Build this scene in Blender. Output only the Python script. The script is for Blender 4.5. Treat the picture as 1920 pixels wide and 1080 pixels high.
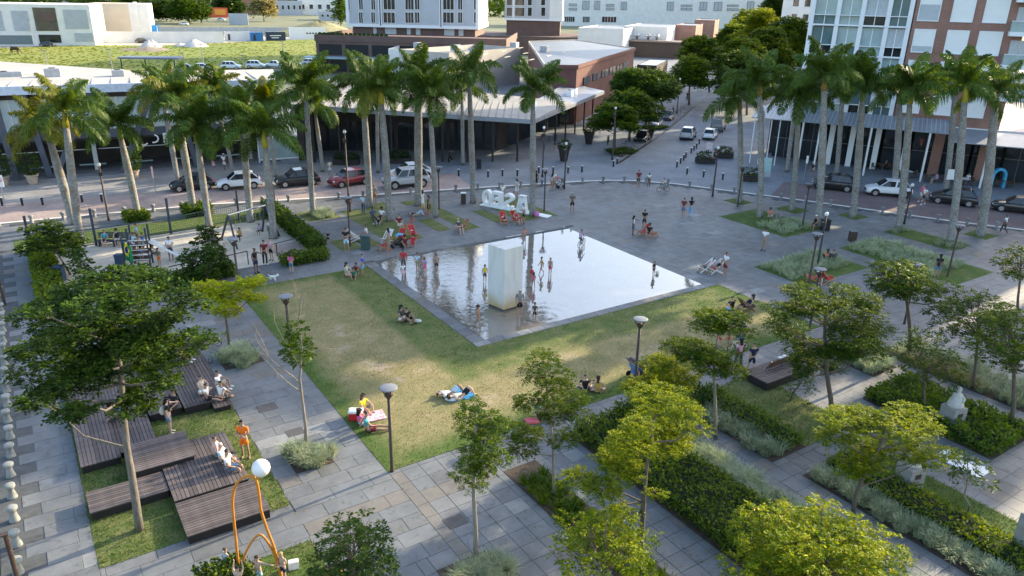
import bpy, math, random
import numpy as np
from mathutils import Vector, Matrix

for o in list(bpy.data.objects):
    bpy.data.objects.remove(o)
SC = bpy.context.scene
COL = SC.collection
PI = math.pi
R = math.radians

# ------------------------------------------------------------------ camera
F_PX, CAM_H = 1409.14, 17.194
CR = Vector((0.83689442, -0.54700579, 0.01980896))
CU = Vector((0.18361923, 0.31465396, 0.93127701))
CD = Vector((0.51564688, 0.77574323, -0.36377292))
CAM = Vector((0, 0, CAM_H))
cd = bpy.data.cameras.new('camera')
cd.sensor_width = 36.0
cd.lens = F_PX / 1920 * 36.0
cd.clip_start = 0.5
cd.clip_end = 6000
cam = bpy.data.objects.new('camera', cd)
COL.objects.link(cam)
m = Matrix.Identity(4)
for i in range(3):
    m[i][0] = CR[i]; m[i][1] = CU[i]; m[i][2] = -CD[i]; m[i][3] = CAM[i]
cam.matrix_world = m
SC.camera = cam

# ------------------------------------------------------------------ sky and sun
SUN_AZ = math.atan2(0.08, 1.0)          # direction towards the sun, measured from +X
SUN_EL = R(20)
world = bpy.data.worlds.new('World')
SC.world = world
world.use_nodes = True
wn = world.node_tree.nodes
sky = wn.new('ShaderNodeTexSky')
sky.sky_type = 'NISHITA'
sky.sun_disc = False
sky.sun_elevation = SUN_EL
sky.sun_rotation = PI / 2 - SUN_AZ      # Nishita: 0 = +Y, clockwise
sky.air_density = 1.0
sky.dust_density = 2.2
sky.ozone_density = 1.0
bg = wn['Background']
bg.inputs['Strength'].default_value = 0.15
world.node_tree.links.new(sky.outputs[0], bg.inputs['Color'])
sd = bpy.data.lights.new('sun', 'SUN')
sd.energy = 3.1
sd.angle = R(0.55)
sd.color = (1.0, 0.84, 0.58)
sun = bpy.data.objects.new('sun', sd)
COL.objects.link(sun)
sdir = Vector((math.cos(SUN_AZ) * math.cos(SUN_EL), math.sin(SUN_AZ) * math.cos(SUN_EL), math.sin(SUN_EL)))
sun.rotation_euler = sdir.to_track_quat('Z', 'Y').to_euler()
sun.location = (60, 20, 60)
vs = SC.view_settings
vs.view_transform = 'Standard'
vs.look = 'None'
vs.exposure = 1.82
vs.gamma = 1.0
vs.use_curve_mapping = False
SC.render.engine = 'CYCLES'
SC.cycles.max_bounces = 6
SC.cycles.transparent_max_bounces = 6

# ------------------------------------------------------------------ measuring helpers
def ray(px, py):
    return CD * F_PX + CR * (px - 960) - CU * (py - 540)
def G(px, py, z=0.0):
    """point at height z seen at photograph pixel (px, py)"""
    w = ray(px, py)
    t = (z - CAM_H) / w.z
    return Vector((w.x * t, w.y * t, z))
def proj(P):
    v = Vector(P) - CAM
    dd = v.dot(CD)
    return 960 + F_PX * v.dot(CR) / dd, 540 - F_PX * v.dot(CU) / dd
def HZ(P, ty):
    """height above ground point P that reaches picture row ty"""
    lo, hi = 0.0, 90.0
    for _ in range(40):
        mid = (lo + hi) / 2
        if proj((P[0], P[1], mid))[1] > ty: lo = mid
        else: hi = mid
    return lo
def PXM(P):
    return F_PX / (Vector(P) - CAM).dot(CD)
RIGHT = Vector((CR.x, CR.y, 0)).normalized()
AWAY = Vector((-RIGHT.y, RIGHT.x, 0))
YAW0 = math.atan2(RIGHT.y, RIGHT.x)

# ------------------------------------------------------------------ mesh helpers
class MB:
    def __init__(s):
        s.v = []; s.f = []; s.m = []
    def add(s, vs, fs, mi=0):
        n = len(s.v)
        s.v += [tuple(v) for v in vs]
        s.f += [tuple(i + n for i in f) for f in fs]
        s.m += [mi] * len(fs)
        return s
    def box(s, x0, x1, y0, y1, z0, z1, mi=0):
        return s.add([(x0,y0,z0),(x1,y0,z0),(x1,y1,z0),(x0,y1,z0),(x0,y0,z1),(x1,y0,z1),(x1,y1,z1),(x0,y1,z1)],
                     [(0,3,2,1),(4,5,6,7),(0,1,5,4),(1,2,6,5),(2,3,7,6),(3,0,4,7)], mi)
    def bbox(s, x0, x1, y0, y1, z0, z1, c=.02, mi=0):
        """box with chamfered top edges"""
        v = [(x0,y0,z0),(x1,y0,z0),(x1,y1,z0),(x0,y1,z0),(x0,y0,z1-c),(x1,y0,z1-c),(x1,y1,z1-c),(x0,y1,z1-c),
             (x0+c,y0+c,z1),(x1-c,y0+c,z1),(x1-c,y1-c,z1),(x0+c,y1-c,z1)]
        return s.add(v, [(0,3,2,1),(8,9,10,11),(0,1,5,4),(1,2,6,5),(2,3,7,6),(3,0,4,7),(4,5,9,8),(5,6,10,9),(6,7,11,10),(7,4,8,11)], mi)
    def bar(s, p, q, w, h=None, mi=0):
        h = h or w
        p = Vector(p); q = Vector(q); d = (q - p).normalized()
        up = Vector((0,0,1)) if abs(d.z) < .95 else Vector((1,0,0))
        a = d.cross(up).normalized() * w / 2; b = a.normalized().cross(d) * h / 2
        vs_ = [p-a-b, p+a-b, p+a+b, p-a+b, q-a-b, q+a-b, q+a+b, q-a+b]
        return s.add(vs_, [(0,1,2,3),(7,6,5,4),(0,4,5,1),(1,5,6,2),(2,6,7,3),(3,7,4,0)], mi)
    def prism(s, poly, z0, z1, mi=0):
        n = len(poly)
        zz0 = z0 if isinstance(z0, (list, tuple)) else [z0]*n
        zz1 = z1 if isinstance(z1, (list, tuple)) else [z1]*n
        v = [(p[0],p[1],zz0[i]) for i,p in enumerate(poly)] + [(p[0],p[1],zz1[i]) for i,p in enumerate(poly)]
        area = sum(poly[i][0]*poly[(i+1)%n][1]-poly[(i+1)%n][0]*poly[i][1] for i in range(n))
        f = [tuple(range(n-1,-1,-1)), tuple(range(n,2*n))] + [(i,(i+1)%n,(i+1)%n+n,i+n) for i in range(n)]
        if area < 0: f = [tuple(reversed(q)) for q in f]
        return s.add(v, f, mi)
    def tube(s, path, rad, n=8, mi=0, cap=True):
        path = [Vector(p) for p in path]
        if not isinstance(rad, (list, tuple)): rad = [rad]*len(path)
        vs_ = []; fs = []
        ref = None
        for i, p in enumerate(path):
            d = (path[min(i+1,len(path)-1)] - path[max(i-1,0)])
            d = d.normalized() if d.length > 1e-9 else Vector((0,0,1))
            if ref is None:
                ref = d.cross(Vector((0,0,1)) if abs(d.z) < .9 else Vector((1,0,0))).normalized()
            ref = (ref - d*ref.dot(d)).normalized()
            b = d.cross(ref)
            for k in range(n):
                a = 2*PI*k/n
                vs_.append(p + (ref*math.cos(a) + b*math.sin(a))*rad[i])
        for i in range(len(path)-1):
            for k in range(n):
                fs.append((i*n+k, i*n+(k+1)%n, (i+1)*n+(k+1)%n, (i+1)*n+k))
        if cap:
            fs.append(tuple(range(n-1,-1,-1))); fs.append(tuple(range((len(path)-1)*n, len(path)*n)))
        return s.add(vs_, fs, mi)
    def lathe(s, prof, n=16, c=(0,0,0), mi=0):
        vs_ = []; fs = []
        for r_, z in prof:
            for k in range(n):
                a = 2*PI*k/n
                vs_.append((c[0]+r_*math.cos(a), c[1]+r_*math.sin(a), c[2]+z))
        for i in range(len(prof)-1):
            for k in range(n):
                fs.append((i*n+k, i*n+(k+1)%n, (i+1)*n+(k+1)%n, (i+1)*n+k))
        fs.append(tuple(range(n-1,-1,-1))); fs.append(tuple(range((len(prof)-1)*n, len(prof)*n)))
        return s.add(vs_, fs, mi)
    def ell(s, c, rx, ry, rz, n=12, k=7, mi=0):
        vs_ = []; fs = []
        for i in range(k):
            t = -PI/2 + PI*(i+.02)/(k-1+.04)
            for j in range(n):
                a = 2*PI*j/n
                vs_.append((c[0]+rx*math.cos(t)*math.cos(a), c[1]+ry*math.cos(t)*math.sin(a), c[2]+rz*math.sin(t)))
        for i in range(k-1):
            for j in range(n):
                fs.append((i*n+j, i*n+(j+1)%n, (i+1)*n+(j+1)%n, (i+1)*n+j))
        fs.append(tuple(range(n-1,-1,-1))); fs.append(tuple(range((k-1)*n, k*n)))
        return s.add(vs_, fs, mi)
    def loft(s, rings, mi=0, cap=True):
        n = len(rings[0]); vs_ = [p for r_ in rings for p in r_]; fs = []
        for i in range(len(rings)-1):
            for k in range(n):
                fs.append((i*n+k, i*n+(k+1)%n, (i+1)*n+(k+1)%n, (i+1)*n+k))
        if cap:
            fs.append(tuple(range(n-1,-1,-1))); fs.append(tuple(range((len(rings)-1)*n, len(rings)*n)))
        return s.add(vs_, fs, mi)
    def mesh(s, name, mats, smooth=False):
        me = bpy.data.meshes.new(name)
        me.from_pydata(s.v, [], s.f)
        for mt in (mats if isinstance(mats, (list, tuple)) else [mats]): me.materials.append(mt)
        if len(set(s.m)) > 1: me.polygons.foreach_set('material_index', s.m)
        if smooth: me.polygons.foreach_set('use_smooth', [True]*len(s.f))
        me.update()
        return me
    def build(s, name, mats, parent=None, loc=None, rz=0, smooth=False):
        return link(name, s.mesh(name, mats, smooth), parent, loc, rz)

def link(name, me, parent=None, loc=None, rz=0):
    o = bpy.data.objects.new(name, me)
    COL.objects.link(o)
    if parent: o.parent = parent
    if loc is not None: o.location = loc
    if rz: o.rotation_euler = (0, 0, rz)
    return o
def tag(o, label=None, cat=None, group=None, kind=None):
    if label: o['label'] = label
    if cat: o['category'] = cat
    if group: o['group'] = group
    if kind: o['kind'] = kind
    return o
def thing(name, label, cat, loc=(0,0,0), rz=0, group=None):
    return tag(link(name, None, None, loc, rz), label, cat, group)
def copy_tree(o, parent=None):
    c = o.copy(); COL.objects.link(c)
    if parent: c.parent = parent
    for ch in list(o.children):
        copy_tree(ch, c)
    return c
def quads_mesh(name, V, mats, nper=4, mi=None, smooth=False):
    """V: (N, nper, 3) array, one face each"""
    V = np.asarray(V, dtype=np.float32)
    N = V.shape[0]
    me = bpy.data.meshes.new(name)
    me.vertices.add(N*nper); me.vertices.foreach_set('co', V.reshape(-1))
    me.loops.add(N*nper); me.loops.foreach_set('vertex_index', np.arange(N*nper, dtype=np.int32))
    me.polygons.add(N); me.polygons.foreach_set('loop_start', np.arange(0, N*nper, nper, dtype=np.int32))
    for mt in (mats if isinstance(mats, (list, tuple)) else [mats]): me.materials.append(mt)
    if mi is not None: me.polygons.foreach_set('material_index', np.asarray(mi, dtype=np.int32))
    me.update(calc_edges=True)
    return me

# ------------------------------------------------------------------ materials
MC = {}
def nt_new(name):
    mt = bpy.data.materials.new(name); mt.use_nodes = True
    nt = mt.node_tree
    return mt, nt, nt.nodes['Principled BSDF']
def rgb(c): return (c[0], c[1], c[2], 1)
def mk(name, col, rough=.75, var=.14, sc=3.0, bump=0.0, bsc=None, metal=0.0, rnd=0.0, spec=.35, col2=None, wpos=False, coat=0, stretch=None):
    if name in MC: return MC[name]
    mt, nt, b = nt_new(name)
    N = nt.nodes; L = nt.links
    if wpos:
        src = N.new('ShaderNodeNewGeometry').outputs['Position']
    else:
        src = N.new('ShaderNodeTexCoord').outputs['Object']
    if stretch:
        mp = N.new('ShaderNodeMapping'); mp.inputs['Scale'].default_value = stretch
        L.new(src, mp.inputs[0]); src = mp.outputs[0]
    nz = N.new('ShaderNodeTexNoise'); nz.inputs['Scale'].default_value = sc; nz.inputs['Detail'].default_value = 5
    L.new(src, nz.inputs['Vector'])
    mr = N.new('ShaderNodeMapRange'); mr.inputs[1].default_value = .3; mr.inputs[2].default_value = .7
    L.new(nz.outputs['Fac'], mr.inputs[0])
    mx = N.new('ShaderNodeMix'); mx.data_type = 'RGBA'
    L.new(mr.outputs[0], mx.inputs[0])
    c2 = col2 if col2 else tuple(min(1, c*(1+var)) for c in col)
    c1 = col if col2 else tuple(c*(1-var) for c in col)
    mx.inputs[6].default_value = rgb(c1); mx.inputs[7].default_value = rgb(c2)
    out = mx.outputs[2]
    if rnd:
        oi = N.new('ShaderNodeObjectInfo')
        m2 = N.new('ShaderNodeMapRange'); m2.inputs[3].default_value = 1-rnd; m2.inputs[4].default_value = 1+rnd
        L.new(oi.outputs['Random'], m2.inputs[0])
        hs = N.new('ShaderNodeHueSaturation')
        L.new(m2.outputs[0], hs.inputs['Value']); L.new(out, hs.inputs['Color']); out = hs.outputs[0]
    L.new(out, b.inputs['Base Color'])
    b.inputs['Roughness'].default_value = rough
    b.inputs['Metallic'].default_value = metal
    b.inputs['Specular IOR Level'].default_value = spec
    if coat: b.inputs['Coat Weight'].default_value = coat; b.inputs['Coat Roughness'].default_value = .05
    if bump:
        n2 = N.new('ShaderNodeTexNoise'); n2.inputs['Scale'].default_value = bsc or sc*6; n2.inputs['Detail'].default_value = 4
        L.new(src, n2.inputs['Vector'])
        bp = N.new('ShaderNodeBump'); bp.inputs['Strength'].default_value = 1; bp.inputs['Distance'].default_value = bump
        L.new(n2.outputs['Fac'], bp.inputs['Height']); L.new(bp.outputs[0], b.inputs['Normal'])
    MC[name] = mt
    return mt
def plain(col, rough=.8):
    key = 'c%02d%02d%02d_%d' % (int(col[0]*99), int(col[1]*99), int(col[2]*99), int(rough*10))
    return mk(key, col, rough, .08, 12)
def leafmat(name, col, col2, trans=.45, rough=.5, sc=1.2):
    """two-tone leaf: green blade, part of the light passes through"""
    if name in MC: return MC[name]
    mt, nt, b = nt_new(name)
    N = nt.nodes; L = nt.links
    tc = N.new('ShaderNodeTexCoord')
    nz = N.new('ShaderNodeTexNoise'); nz.inputs['Scale'].default_value = sc; nz.inputs['Detail'].default_value = 3
    L.new(tc.outputs['Object'], nz.inputs['Vector'])
    n3 = N.new('ShaderNodeTexWhiteNoise'); 
    mpv = N.new('ShaderNodeVectorMath'); mpv.operation = 'SNAP'; mpv.inputs[1].default_value = (.16,.16,.16)
    L.new(tc.outputs['Object'], mpv.inputs[0]); L.new(mpv.outputs[0], n3.inputs['Vector'])
    ad = N.new('ShaderNodeMath'); ad.operation = 'ADD'
    mu = N.new('ShaderNodeMath'); mu.operation = 'MULTIPLY'; mu.inputs[1].default_value = .45
    L.new(n3.outputs['Value'], mu.inputs[0]); L.new(mu.outputs[0], ad.inputs[0]); L.new(nz.outputs['Fac'], ad.inputs[1])
    mr = N.new('ShaderNodeMapRange'); mr.inputs[1].default_value = .42; mr.inputs[2].default_value = 1.05
    L.new(ad.outputs[0], mr.inputs[0])
    mx = N.new('ShaderNodeMix'); mx.data_type = 'RGBA'
    mx.inputs[6].default_value = rgb(col); mx.inputs[7].default_value = rgb(col2)
    L.new(mr.outputs[0], mx.inputs[0])
    oi = N.new('ShaderNodeObjectInfo'); m2 = N.new('ShaderNodeMapRange'); m2.inputs[3].default_value = .85; m2.inputs[4].default_value = 1.15
    L.new(oi.outputs['Random'], m2.inputs[0])
    hs = N.new('ShaderNodeHueSaturation'); L.new(m2.outputs[0], hs.inputs['Value']); L.new(mx.outputs[2], hs.inputs['Color'])
    L.new(hs.outputs[0], b.inputs['Base Color'])
    b.inputs['Roughness'].default_value = rough
    b.inputs['Specular IOR Level'].default_value = .08
    tr = N.new('ShaderNodeBsdfTranslucent')
    g2 = N.new('ShaderNodeHueSaturation'); g2.inputs['Hue'].default_value = .48; g2.inputs['Saturation'].default_value = 1.2; g2.inputs['Value'].default_value = 1.25
    L.new(hs.outputs[0], g2.inputs['Color']); L.new(g2.outputs[0], tr.inputs['Color'])
    ms = N.new('ShaderNodeMixShader'); ms.inputs[0].default_value = trans
    L.new(b.outputs[0], ms.inputs[1]); L.new(tr.outputs[0], ms.inputs[2])
    L.new(ms.outputs[0], N['Material Output'].inputs['Surface'])
    MC[name] = mt
    return mt
def brickmat(name, c1, c2, mortar, w=.24, h=.08, rough=.85, wpos=False, offs=.5, msize=.008, bump=.004, rot=0):
    if name in MC: return MC[name]
    mt, nt, b = nt_new(name); N = nt.nodes; L = nt.links
    br = N.new('ShaderNodeTexBrick')
    br.inputs['Color1'].default_value = rgb(c1); br.inputs['Color2'].default_value = rgb(c2); br.inputs['Mortar'].default_value = rgb(mortar)
    br.inputs['Scale'].default_value = 1; br.inputs['Brick Width'].default_value = w; br.inputs['Row Height'].default_value = h
    br.inputs['Mortar Size'].default_value = msize; br.offset = offs
    if wpos:
        g_ = N.new('ShaderNodeNewGeometry'); mp = N.new('ShaderNodeMapping'); mp.inputs['Rotation'].default_value = (0,0,rot)
        L.new(g_.outputs['Position'], mp.inputs[0]); L.new(mp.outputs[0], br.inputs['Vector'])
        srcv = g_.outputs['Position']
    else:
        tc = N.new('ShaderNodeTexCoord'); sp = N.new('ShaderNodeSeparateXYZ'); cb = N.new('ShaderNodeCombineXYZ')
        L.new(tc.outputs['Object'], sp.inputs[0])
        ad = N.new('ShaderNodeMath'); L.new(sp.outputs[0], ad.inputs[0]); L.new(sp.outputs[1], ad.inputs[1])
        L.new(ad.outputs[0], cb.inputs[0]); L.new(sp.outputs[2], cb.inputs[1]); L.new(cb.outputs[0], br.inputs['Vector'])
        srcv = tc.outputs['Object']
    nz = N.new('ShaderNodeTexNoise'); nz.inputs['Scale'].default_value = .35; nz.inputs['Detail'].default_value = 6
    L.new(srcv, nz.inputs['Vector'])
    mr = N.new('ShaderNodeMapRange'); mr.inputs[1].default_value = .3; mr.inputs[2].default_value = .7; mr.inputs[3].default_value = .82; mr.inputs[4].default_value = 1.15
    L.new(nz.outputs['Fac'], mr.inputs[0])
    hs = N.new('ShaderNodeHueSaturation'); L.new(mr.outputs[0], hs.inputs['Value']); L.new(br.outputs['Color'], hs.inputs['Color'])
    L.new(hs.outputs[0], b.inputs['Base Color']); b.inputs['Roughness'].default_value = rough; b.inputs['Specular IOR Level'].default_value = .25
    if bump:
        bp = N.new('ShaderNodeBump'); bp.inputs['Distance'].default_value = bump; bp.invert = True
        L.new(br.outputs['Fac'], bp.inputs['Height']); L.new(bp.outputs[0], b.inputs['Normal'])
    MC[name] = mt
    return mt
def glassmat(name, col=(.02,.025,.03), rough=.06):
    if name in MC: return MC[name]
    return mk(name, col, rough, .2, .8, spec=.6)

white_paint = mk('white_paint', (.78,.78,.76), .6, .06, 2, rnd=.02)
concrete = mk('concrete', (.28,.275,.26), .85, .18, 2.5, bump=.004)
lightconc = mk('light_concrete', (.55,.55,.52), .85, .15, 3, bump=.004)
dark_metal = mk('dark_metal', (.03,.028,.028), .45, .2, 6)
brown_metal = mk('brown_metal', (.06,.04,.032), .55, .25, 6)
black_plastic = mk('black_plastic', (.02,.02,.022), .5, .15, 5)
rubber = mk('rubber', (.018,.018,.018), .85, .1, 8)
steel = mk('steel', (.5,.5,.5), .3, .1, 5, metal=.8)
glass_dark = glassmat('glass_dark')
glass_teal = glassmat('glass_teal', (.10,.17,.18), .08)
bark = mk('bark', (.13,.105,.08), .9, .3, 5, bump=.02, stretch=(3,3,.6))
bark_pale = mk('bark_pale', (.24,.21,.17), .9, .3, 5, bump=.015, stretch=(3,3,.6))
soil = mk('soil', (.07,.052,.038), .95, .3, 4, bump=.03)
# ================================================================== the setting: ground, street, plaza
rng = np.random.default_rng(7)
random.seed(7)
m_ground = mk('ground_earth', (.16,.17,.10), .95, .3, .05, wpos=True)
m_sett = brickmat('granite_setts', (.185,.205,.23), (.24,.26,.285), (.11,.12,.13), .22, .11, .7, True, rot=R(-35))
m_forecourt = brickmat('forecourt_paving', (.27,.265,.26), (.33,.32,.31), (.16,.15,.15), .3, .15, .75, True, rot=R(12))
m_roadbrick = brickmat('road_brick', (.31,.25,.23), (.38,.305,.28), (.2,.16,.15), .22, .11, .85, True, rot=R(-12))
m_roadbrick_shade = brickmat('road_brick_shade', (.17,.13,.13), (.22,.165,.16), (.10,.085,.085), .22, .11, .85, True, rot=R(60))  # darker copy for the right arm, its shade put into the colour
m_kerb = mk('kerb_stone', (.62,.61,.58), .8, .12, 2, bump=.003)

def sheet(name, poly, z, mt):
    return tag(MB().add([(p[0],p[1],z) for p in poly], [tuple(range(len(poly)))]).build(name, mt), kind='structure')
sheet('ground', [(-2500,-500),(3000,-500),(3000,4000),(-2500,4000)], -.16, m_ground)
sheet('street', [(-60,40),(50,20),(140,-40),(260,60),(260,240),(60,135),(-60,120)], -.11, m_sett)

KERB = [(-30,68.6),(-2.3,67.9),(3.5,67.3),(12.7,66.1),(21.7,63.6),(27.6,62.1),(35.6,60.3),(42.5,58.5),(46.1,57.6),(48.9,56.6),(51.2,55.2),(53.8,52.4),(56.3,47.9),(58.3,44.3),(60.5,40.2),(63.4,34.3),(65.4,30.4),(67.8,26.5),(76,10),(82,-2)]
def offset(poly, dd):
    out = []
    for i, p in enumerate(poly):
        a = Vector(poly[max(0,i-1)]); b = Vector(poly[min(len(poly)-1,i+1)])
        t = (b-a).normalized(); out.append((p[0]-t.y*dd, p[1]+t.x*dd))
    return out
# brick carriageway, left arm and right arm
left_n = [p for p in KERB if p[0] < 40]
lf = offset(left_n, 6.6)
sheet('road', left_n + lf[::-1], -.104, m_roadbrick)
right_n = [p for p in KERB if p[0] > 57]
rf = offset(right_n, 7.6)
sheet('road', right_n + rf[::-1], -.104, m_roadbrick_shade)
# pale sidewalk across the left road
sl = offset(lf, 9)
sheet('sidewalk', lf[:6] + sl[:6][::-1], -.100, m_forecourt)
# side road at the left frame edge
sheet('road', [(-12,-5),(-3.0,-5),(-3.0,60),(-12,60)], .004, mk('side_road', (.115,.085,.075), .9, .3, 1.2, bump=.01, wpos=True))

plaza_poly = KERB + [(82,-8),(-2.9,-8),(-2.9,60),(-30,60)]
m_bed = mk('mortar_bed', (.085,.09,.092), .95, .2, 3, wpos=True)
plaza = tag(MB().prism(plaza_poly, -.2, -.012).build('plaza_pavement', m_bed), kind='structure')
kb = MB()
K2 = offset(KERB, .32)
for i in range(len(KERB)-1):
    kb.prism([KERB[i], KERB[i+1], K2[i+1], K2[i]], -.2, .006)
tag(kb.build('kerb', m_kerb), kind='structure')

# ---- regions cut out of the paving (x0,x1,y0,y1)
LAWNS = dict(main_a=(9.6,36.2,22.8,30.45), main_b=(9.6,18.15,30.45,44.9))
DECK_LAWN = (-.3,5.8,22.8,37.2)
POOL = (18.15,36.15,30.45,45.9)
BEDS = dict(tuft1=(6.6,8.1,24.5,25.9), tuft2=(6.4,8.3,34.5,36.8), tuft3=(8.7,10.6,15.0,17.1), sculpt=(2.2,5.8,12.0,20.6),
    bedA=(13.4,14.9,11.0,20.5), bedB=(17.15,21.5,6.0,21.3), bedC=(22.9,28.3,15.4,20.9), bedD=(23.2,27.4,4.0,14.2),
    bedE=(30.7,34.2,10.8,16.6), bedF=(36.0,38.8,8.0,19.2), tree1=(33.2,35.2,17.6,19.6),
    r1=(41,48,27.4,31.6), r2=(48.7,53.6,35,41.8), r3=(50,54.8,22.4,31.2), r4=(57,59.6,26.4,32),r5=(55.2,57.2,39,41.2), r6=(58.2,60,35.2,37),r7=(53.2,55,43.4,45.4), r8=(62.2,64.2,26.6,28.4),
    l1=(18.2,21,57,59.9), l2=(21.5,24.3,48.7,58.6), l3=(17.9,19.4,48.7,51.4), l4=(26,27.2,49.6,53.2), l5=(28,29.4,48.9,57.2), l6=(31.2,32.4,49.4,53.4), l7=(33.2,36.9,48.7,55.6), l8=(27.2,29.6,57.6,59), l9=(24.4,25.9,57,59.6),
    l10=(19.6,20.9,48.7,50.5))
PLAY = (.6,16.2,48.6,59.2)
PLAYGRASS = (-1.5,17.4,59.2,62.6)
HOLES = list(LAWNS.values()) + [DECK_LAWN, POOL, PLAY, PLAYGRASS] + list(BEDS.values())

def subtract(pieces, h):
    out = []
    for (a,b,c,d) in pieces:
        if h[0] >= b or h[1] <= a or h[2] >= d or h[3] <= c:
            out.append((a,b,c,d)); continue
        if h[0] > a: out.append((a,h[0],c,d)); a = h[0]
        if h[1] < b: out.append((h[1],b,c,d)); b = h[1]
        if h[2] > c: out.append((a,b,c,h[2]))
        if h[3] < d: out.append((a,b,h[3],d))
    return out
def inside(x, y, poly):
    r_ = False; n = len(poly); j = n-1
    for i in range(n):
        if (poly[i][1] > y) != (poly[j][1] > y) and x < (poly[j][0]-poly[i][0])*(y-poly[i][1])/(poly[j][1]-poly[i][1])+poly[i][0]: r_ = not r_
        j = i
    return r_
# granite slab: speckle, joints-to-joint tone shifts, brown and pale individuals
def slabmat(name, col):
    mt, nt, b = nt_new(name); N = nt.nodes; L = nt.links
    gp = N.new('ShaderNodeNewGeometry')
    n1 = N.new('ShaderNodeTexNoise'); n1.inputs['Scale'].default_value = 1.1; n1.inputs['Detail'].default_value = 6; n1.inputs['Roughness'].default_value = .65
    n2 = N.new('ShaderNodeTexNoise'); n2.inputs['Scale'].default_value = 38; n2.inputs['Detail'].default_value = 2
    n3 = N.new('ShaderNodeTexNoise'); n3.inputs['Scale'].default_value = .16; n3.inputs['Detail'].default_value = 3
    for n_ in (n1,n2,n3): L.new(gp.outputs['Position'], n_.inputs['Vector'])
    a1 = N.new('ShaderNodeMapRange'); a1.inputs[1].default_value=.3; a1.inputs[2].default_value=.7; a1.inputs[3].default_value=.8; a1.inputs[4].default_value=1.2
    a2 = N.new('ShaderNodeMapRange'); a2.inputs[1].default_value=.3; a2.inputs[2].default_value=.7; a2.inputs[3].default_value=.84; a2.inputs[4].default_value=1.16
    a3 = N.new('ShaderNodeMapRange'); a3.inputs[1].default_value=.3; a3.inputs[2].default_value=.7; a3.inputs[3].default_value=.76; a3.inputs[4].default_value=1.16
    L.new(n1.outputs['Fac'], a1.inputs[0]); L.new(n2.outputs['Fac'], a2.inputs[0]); L.new(n3.outputs['Fac'], a3.inputs[0])
    mm = N.new('ShaderNodeMath'); mm.operation='MULTIPLY'; L.new(a1.outputs[0], mm.inputs[0]); L.new(a2.outputs[0], mm.inputs[1])
    m3 = N.new('ShaderNodeMath'); m3.operation='MULTIPLY'; L.new(mm.outputs[0], m3.inputs[0]); L.new(a3.outputs[0], m3.inputs[1])
    n4 = N.new('ShaderNodeTexNoise'); n4.inputs['Scale'].default_value = 2.7; n4.inputs['Detail'].default_value = 3; n4.inputs['Distortion'].default_value = .8; L.new(gp.outputs['Position'], n4.inputs['Vector'])
    a4 = N.new('ShaderNodeMapRange'); a4.inputs[1].default_value=.6; a4.inputs[2].default_value=.7; a4.inputs[3].default_value=1; a4.inputs[4].default_value=.74; L.new(n4.outputs['Fac'], a4.inputs[0])
    m4 = N.new('ShaderNodeMath'); m4.operation='MULTIPLY'; L.new(m3.outputs[0], m4.inputs[0]); L.new(a4.outputs[0], m4.inputs[1])
    hs = N.new('ShaderNodeHueSaturation'); hs.inputs['Color'].default_value = rgb(col); L.new(m4.outputs[0], hs.inputs['Value'])
    L.new(hs.outputs[0], b.inputs['Base Color']); b.inputs['Roughness'].default_value = .62; b.inputs['Specular IOR Level'].default_value = .35
    bp = N.new('ShaderNodeBump'); bp.inputs['Distance'].default_value = .004; L.new(n2.outputs['Fac'], bp.inputs['Height']); L.new(bp.outputs[0], b.inputs['Normal'])
    MC[name] = mt
    return mt
SLAB = [slabmat('slab_grey', (.164,.170,.174)), slabmat('slab_blue', (.154,.163,.170)), slabmat('slab_dark', (.138,.143,.146)), slabmat('slab_brown', (.168,.156,.140)), slabmat('slab_pale', (.225,.23,.228))]
pieces = []
def tile(x0, x1, y0, y1, px, py, ox=0, oy=0, stagger=0):
    j = 0
    y = y0 + oy
    while y < y1:
        x = x0 + ox - (stagger*px if j % 2 else 0)
        while x < x1:
            a, b_, c, d_ = max(x,x0), min(x+px,x1), max(y,y0), min(y+py,y1)
            if b_-a > .06 and d_-c > .06:
                ps = [(a,b_,c,d_)]
                for h in HOLES: ps = subtract(ps, h)
                for q in ps:
                    cx_, cy_ = (q[0]+q[1])/2, (q[2]+q[3])/2
                    if q[1]-q[0] > .05 and q[3]-q[2] > .05 and all(inside(xx, yy, plaza_poly) for xx in (q[0]-.1,q[1]+.1) for yy in (q[2],q[3]+.3)):
                        pieces.append(q)
            x += px
        y += py; j += 1
tile(-2.85, 9.6, 4, 47, 1.5, .75, -.3, .3, .37)
tile(9.6, 40, 3, 22.8, .75, .745, -.27, .2)
tile(9.6, 40, 22.8, 48.6, .9, .75, 0, 0, .4)
tile(40, 80, 3, 48.6, 1.2, .75, 0, 0, .5)
tile(-2.85, 60, 48.6, 68, 1.2, .9, 0, 0, .5)
pieces.sort(key=lambda q: ((q[0]+q[1])/2)**2 + ((q[2]+q[3])/2)**2 - (1e4 if False else 0))
def vis(q):
    px, py = proj(((q[0]+q[1])/2, (q[2]+q[3])/2, 0)); return -60 < px < 1980 and -20 < py < 1140
near = [q for q in pieces if vis(q)][:300]
ns = set(near)
GAP = .007
slab_cache = {}
def slabpick(q):
    u_ = random.random()
    cxx, cyy = (q[0]+q[1])/2, (q[2]+q[3])/2
    # brown bands that run through the paving
    if (abs(cyy-20.9) < .3 and 5.8 < cxx < 13) or (abs(cxx-9.95) < .38 and 17 < cyy < 22.6): return 3
    return 4 if u_ < .012 else 3 if u_ < .05 else 2 if u_ < .12 else 1 if u_ < .55 else 0
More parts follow.
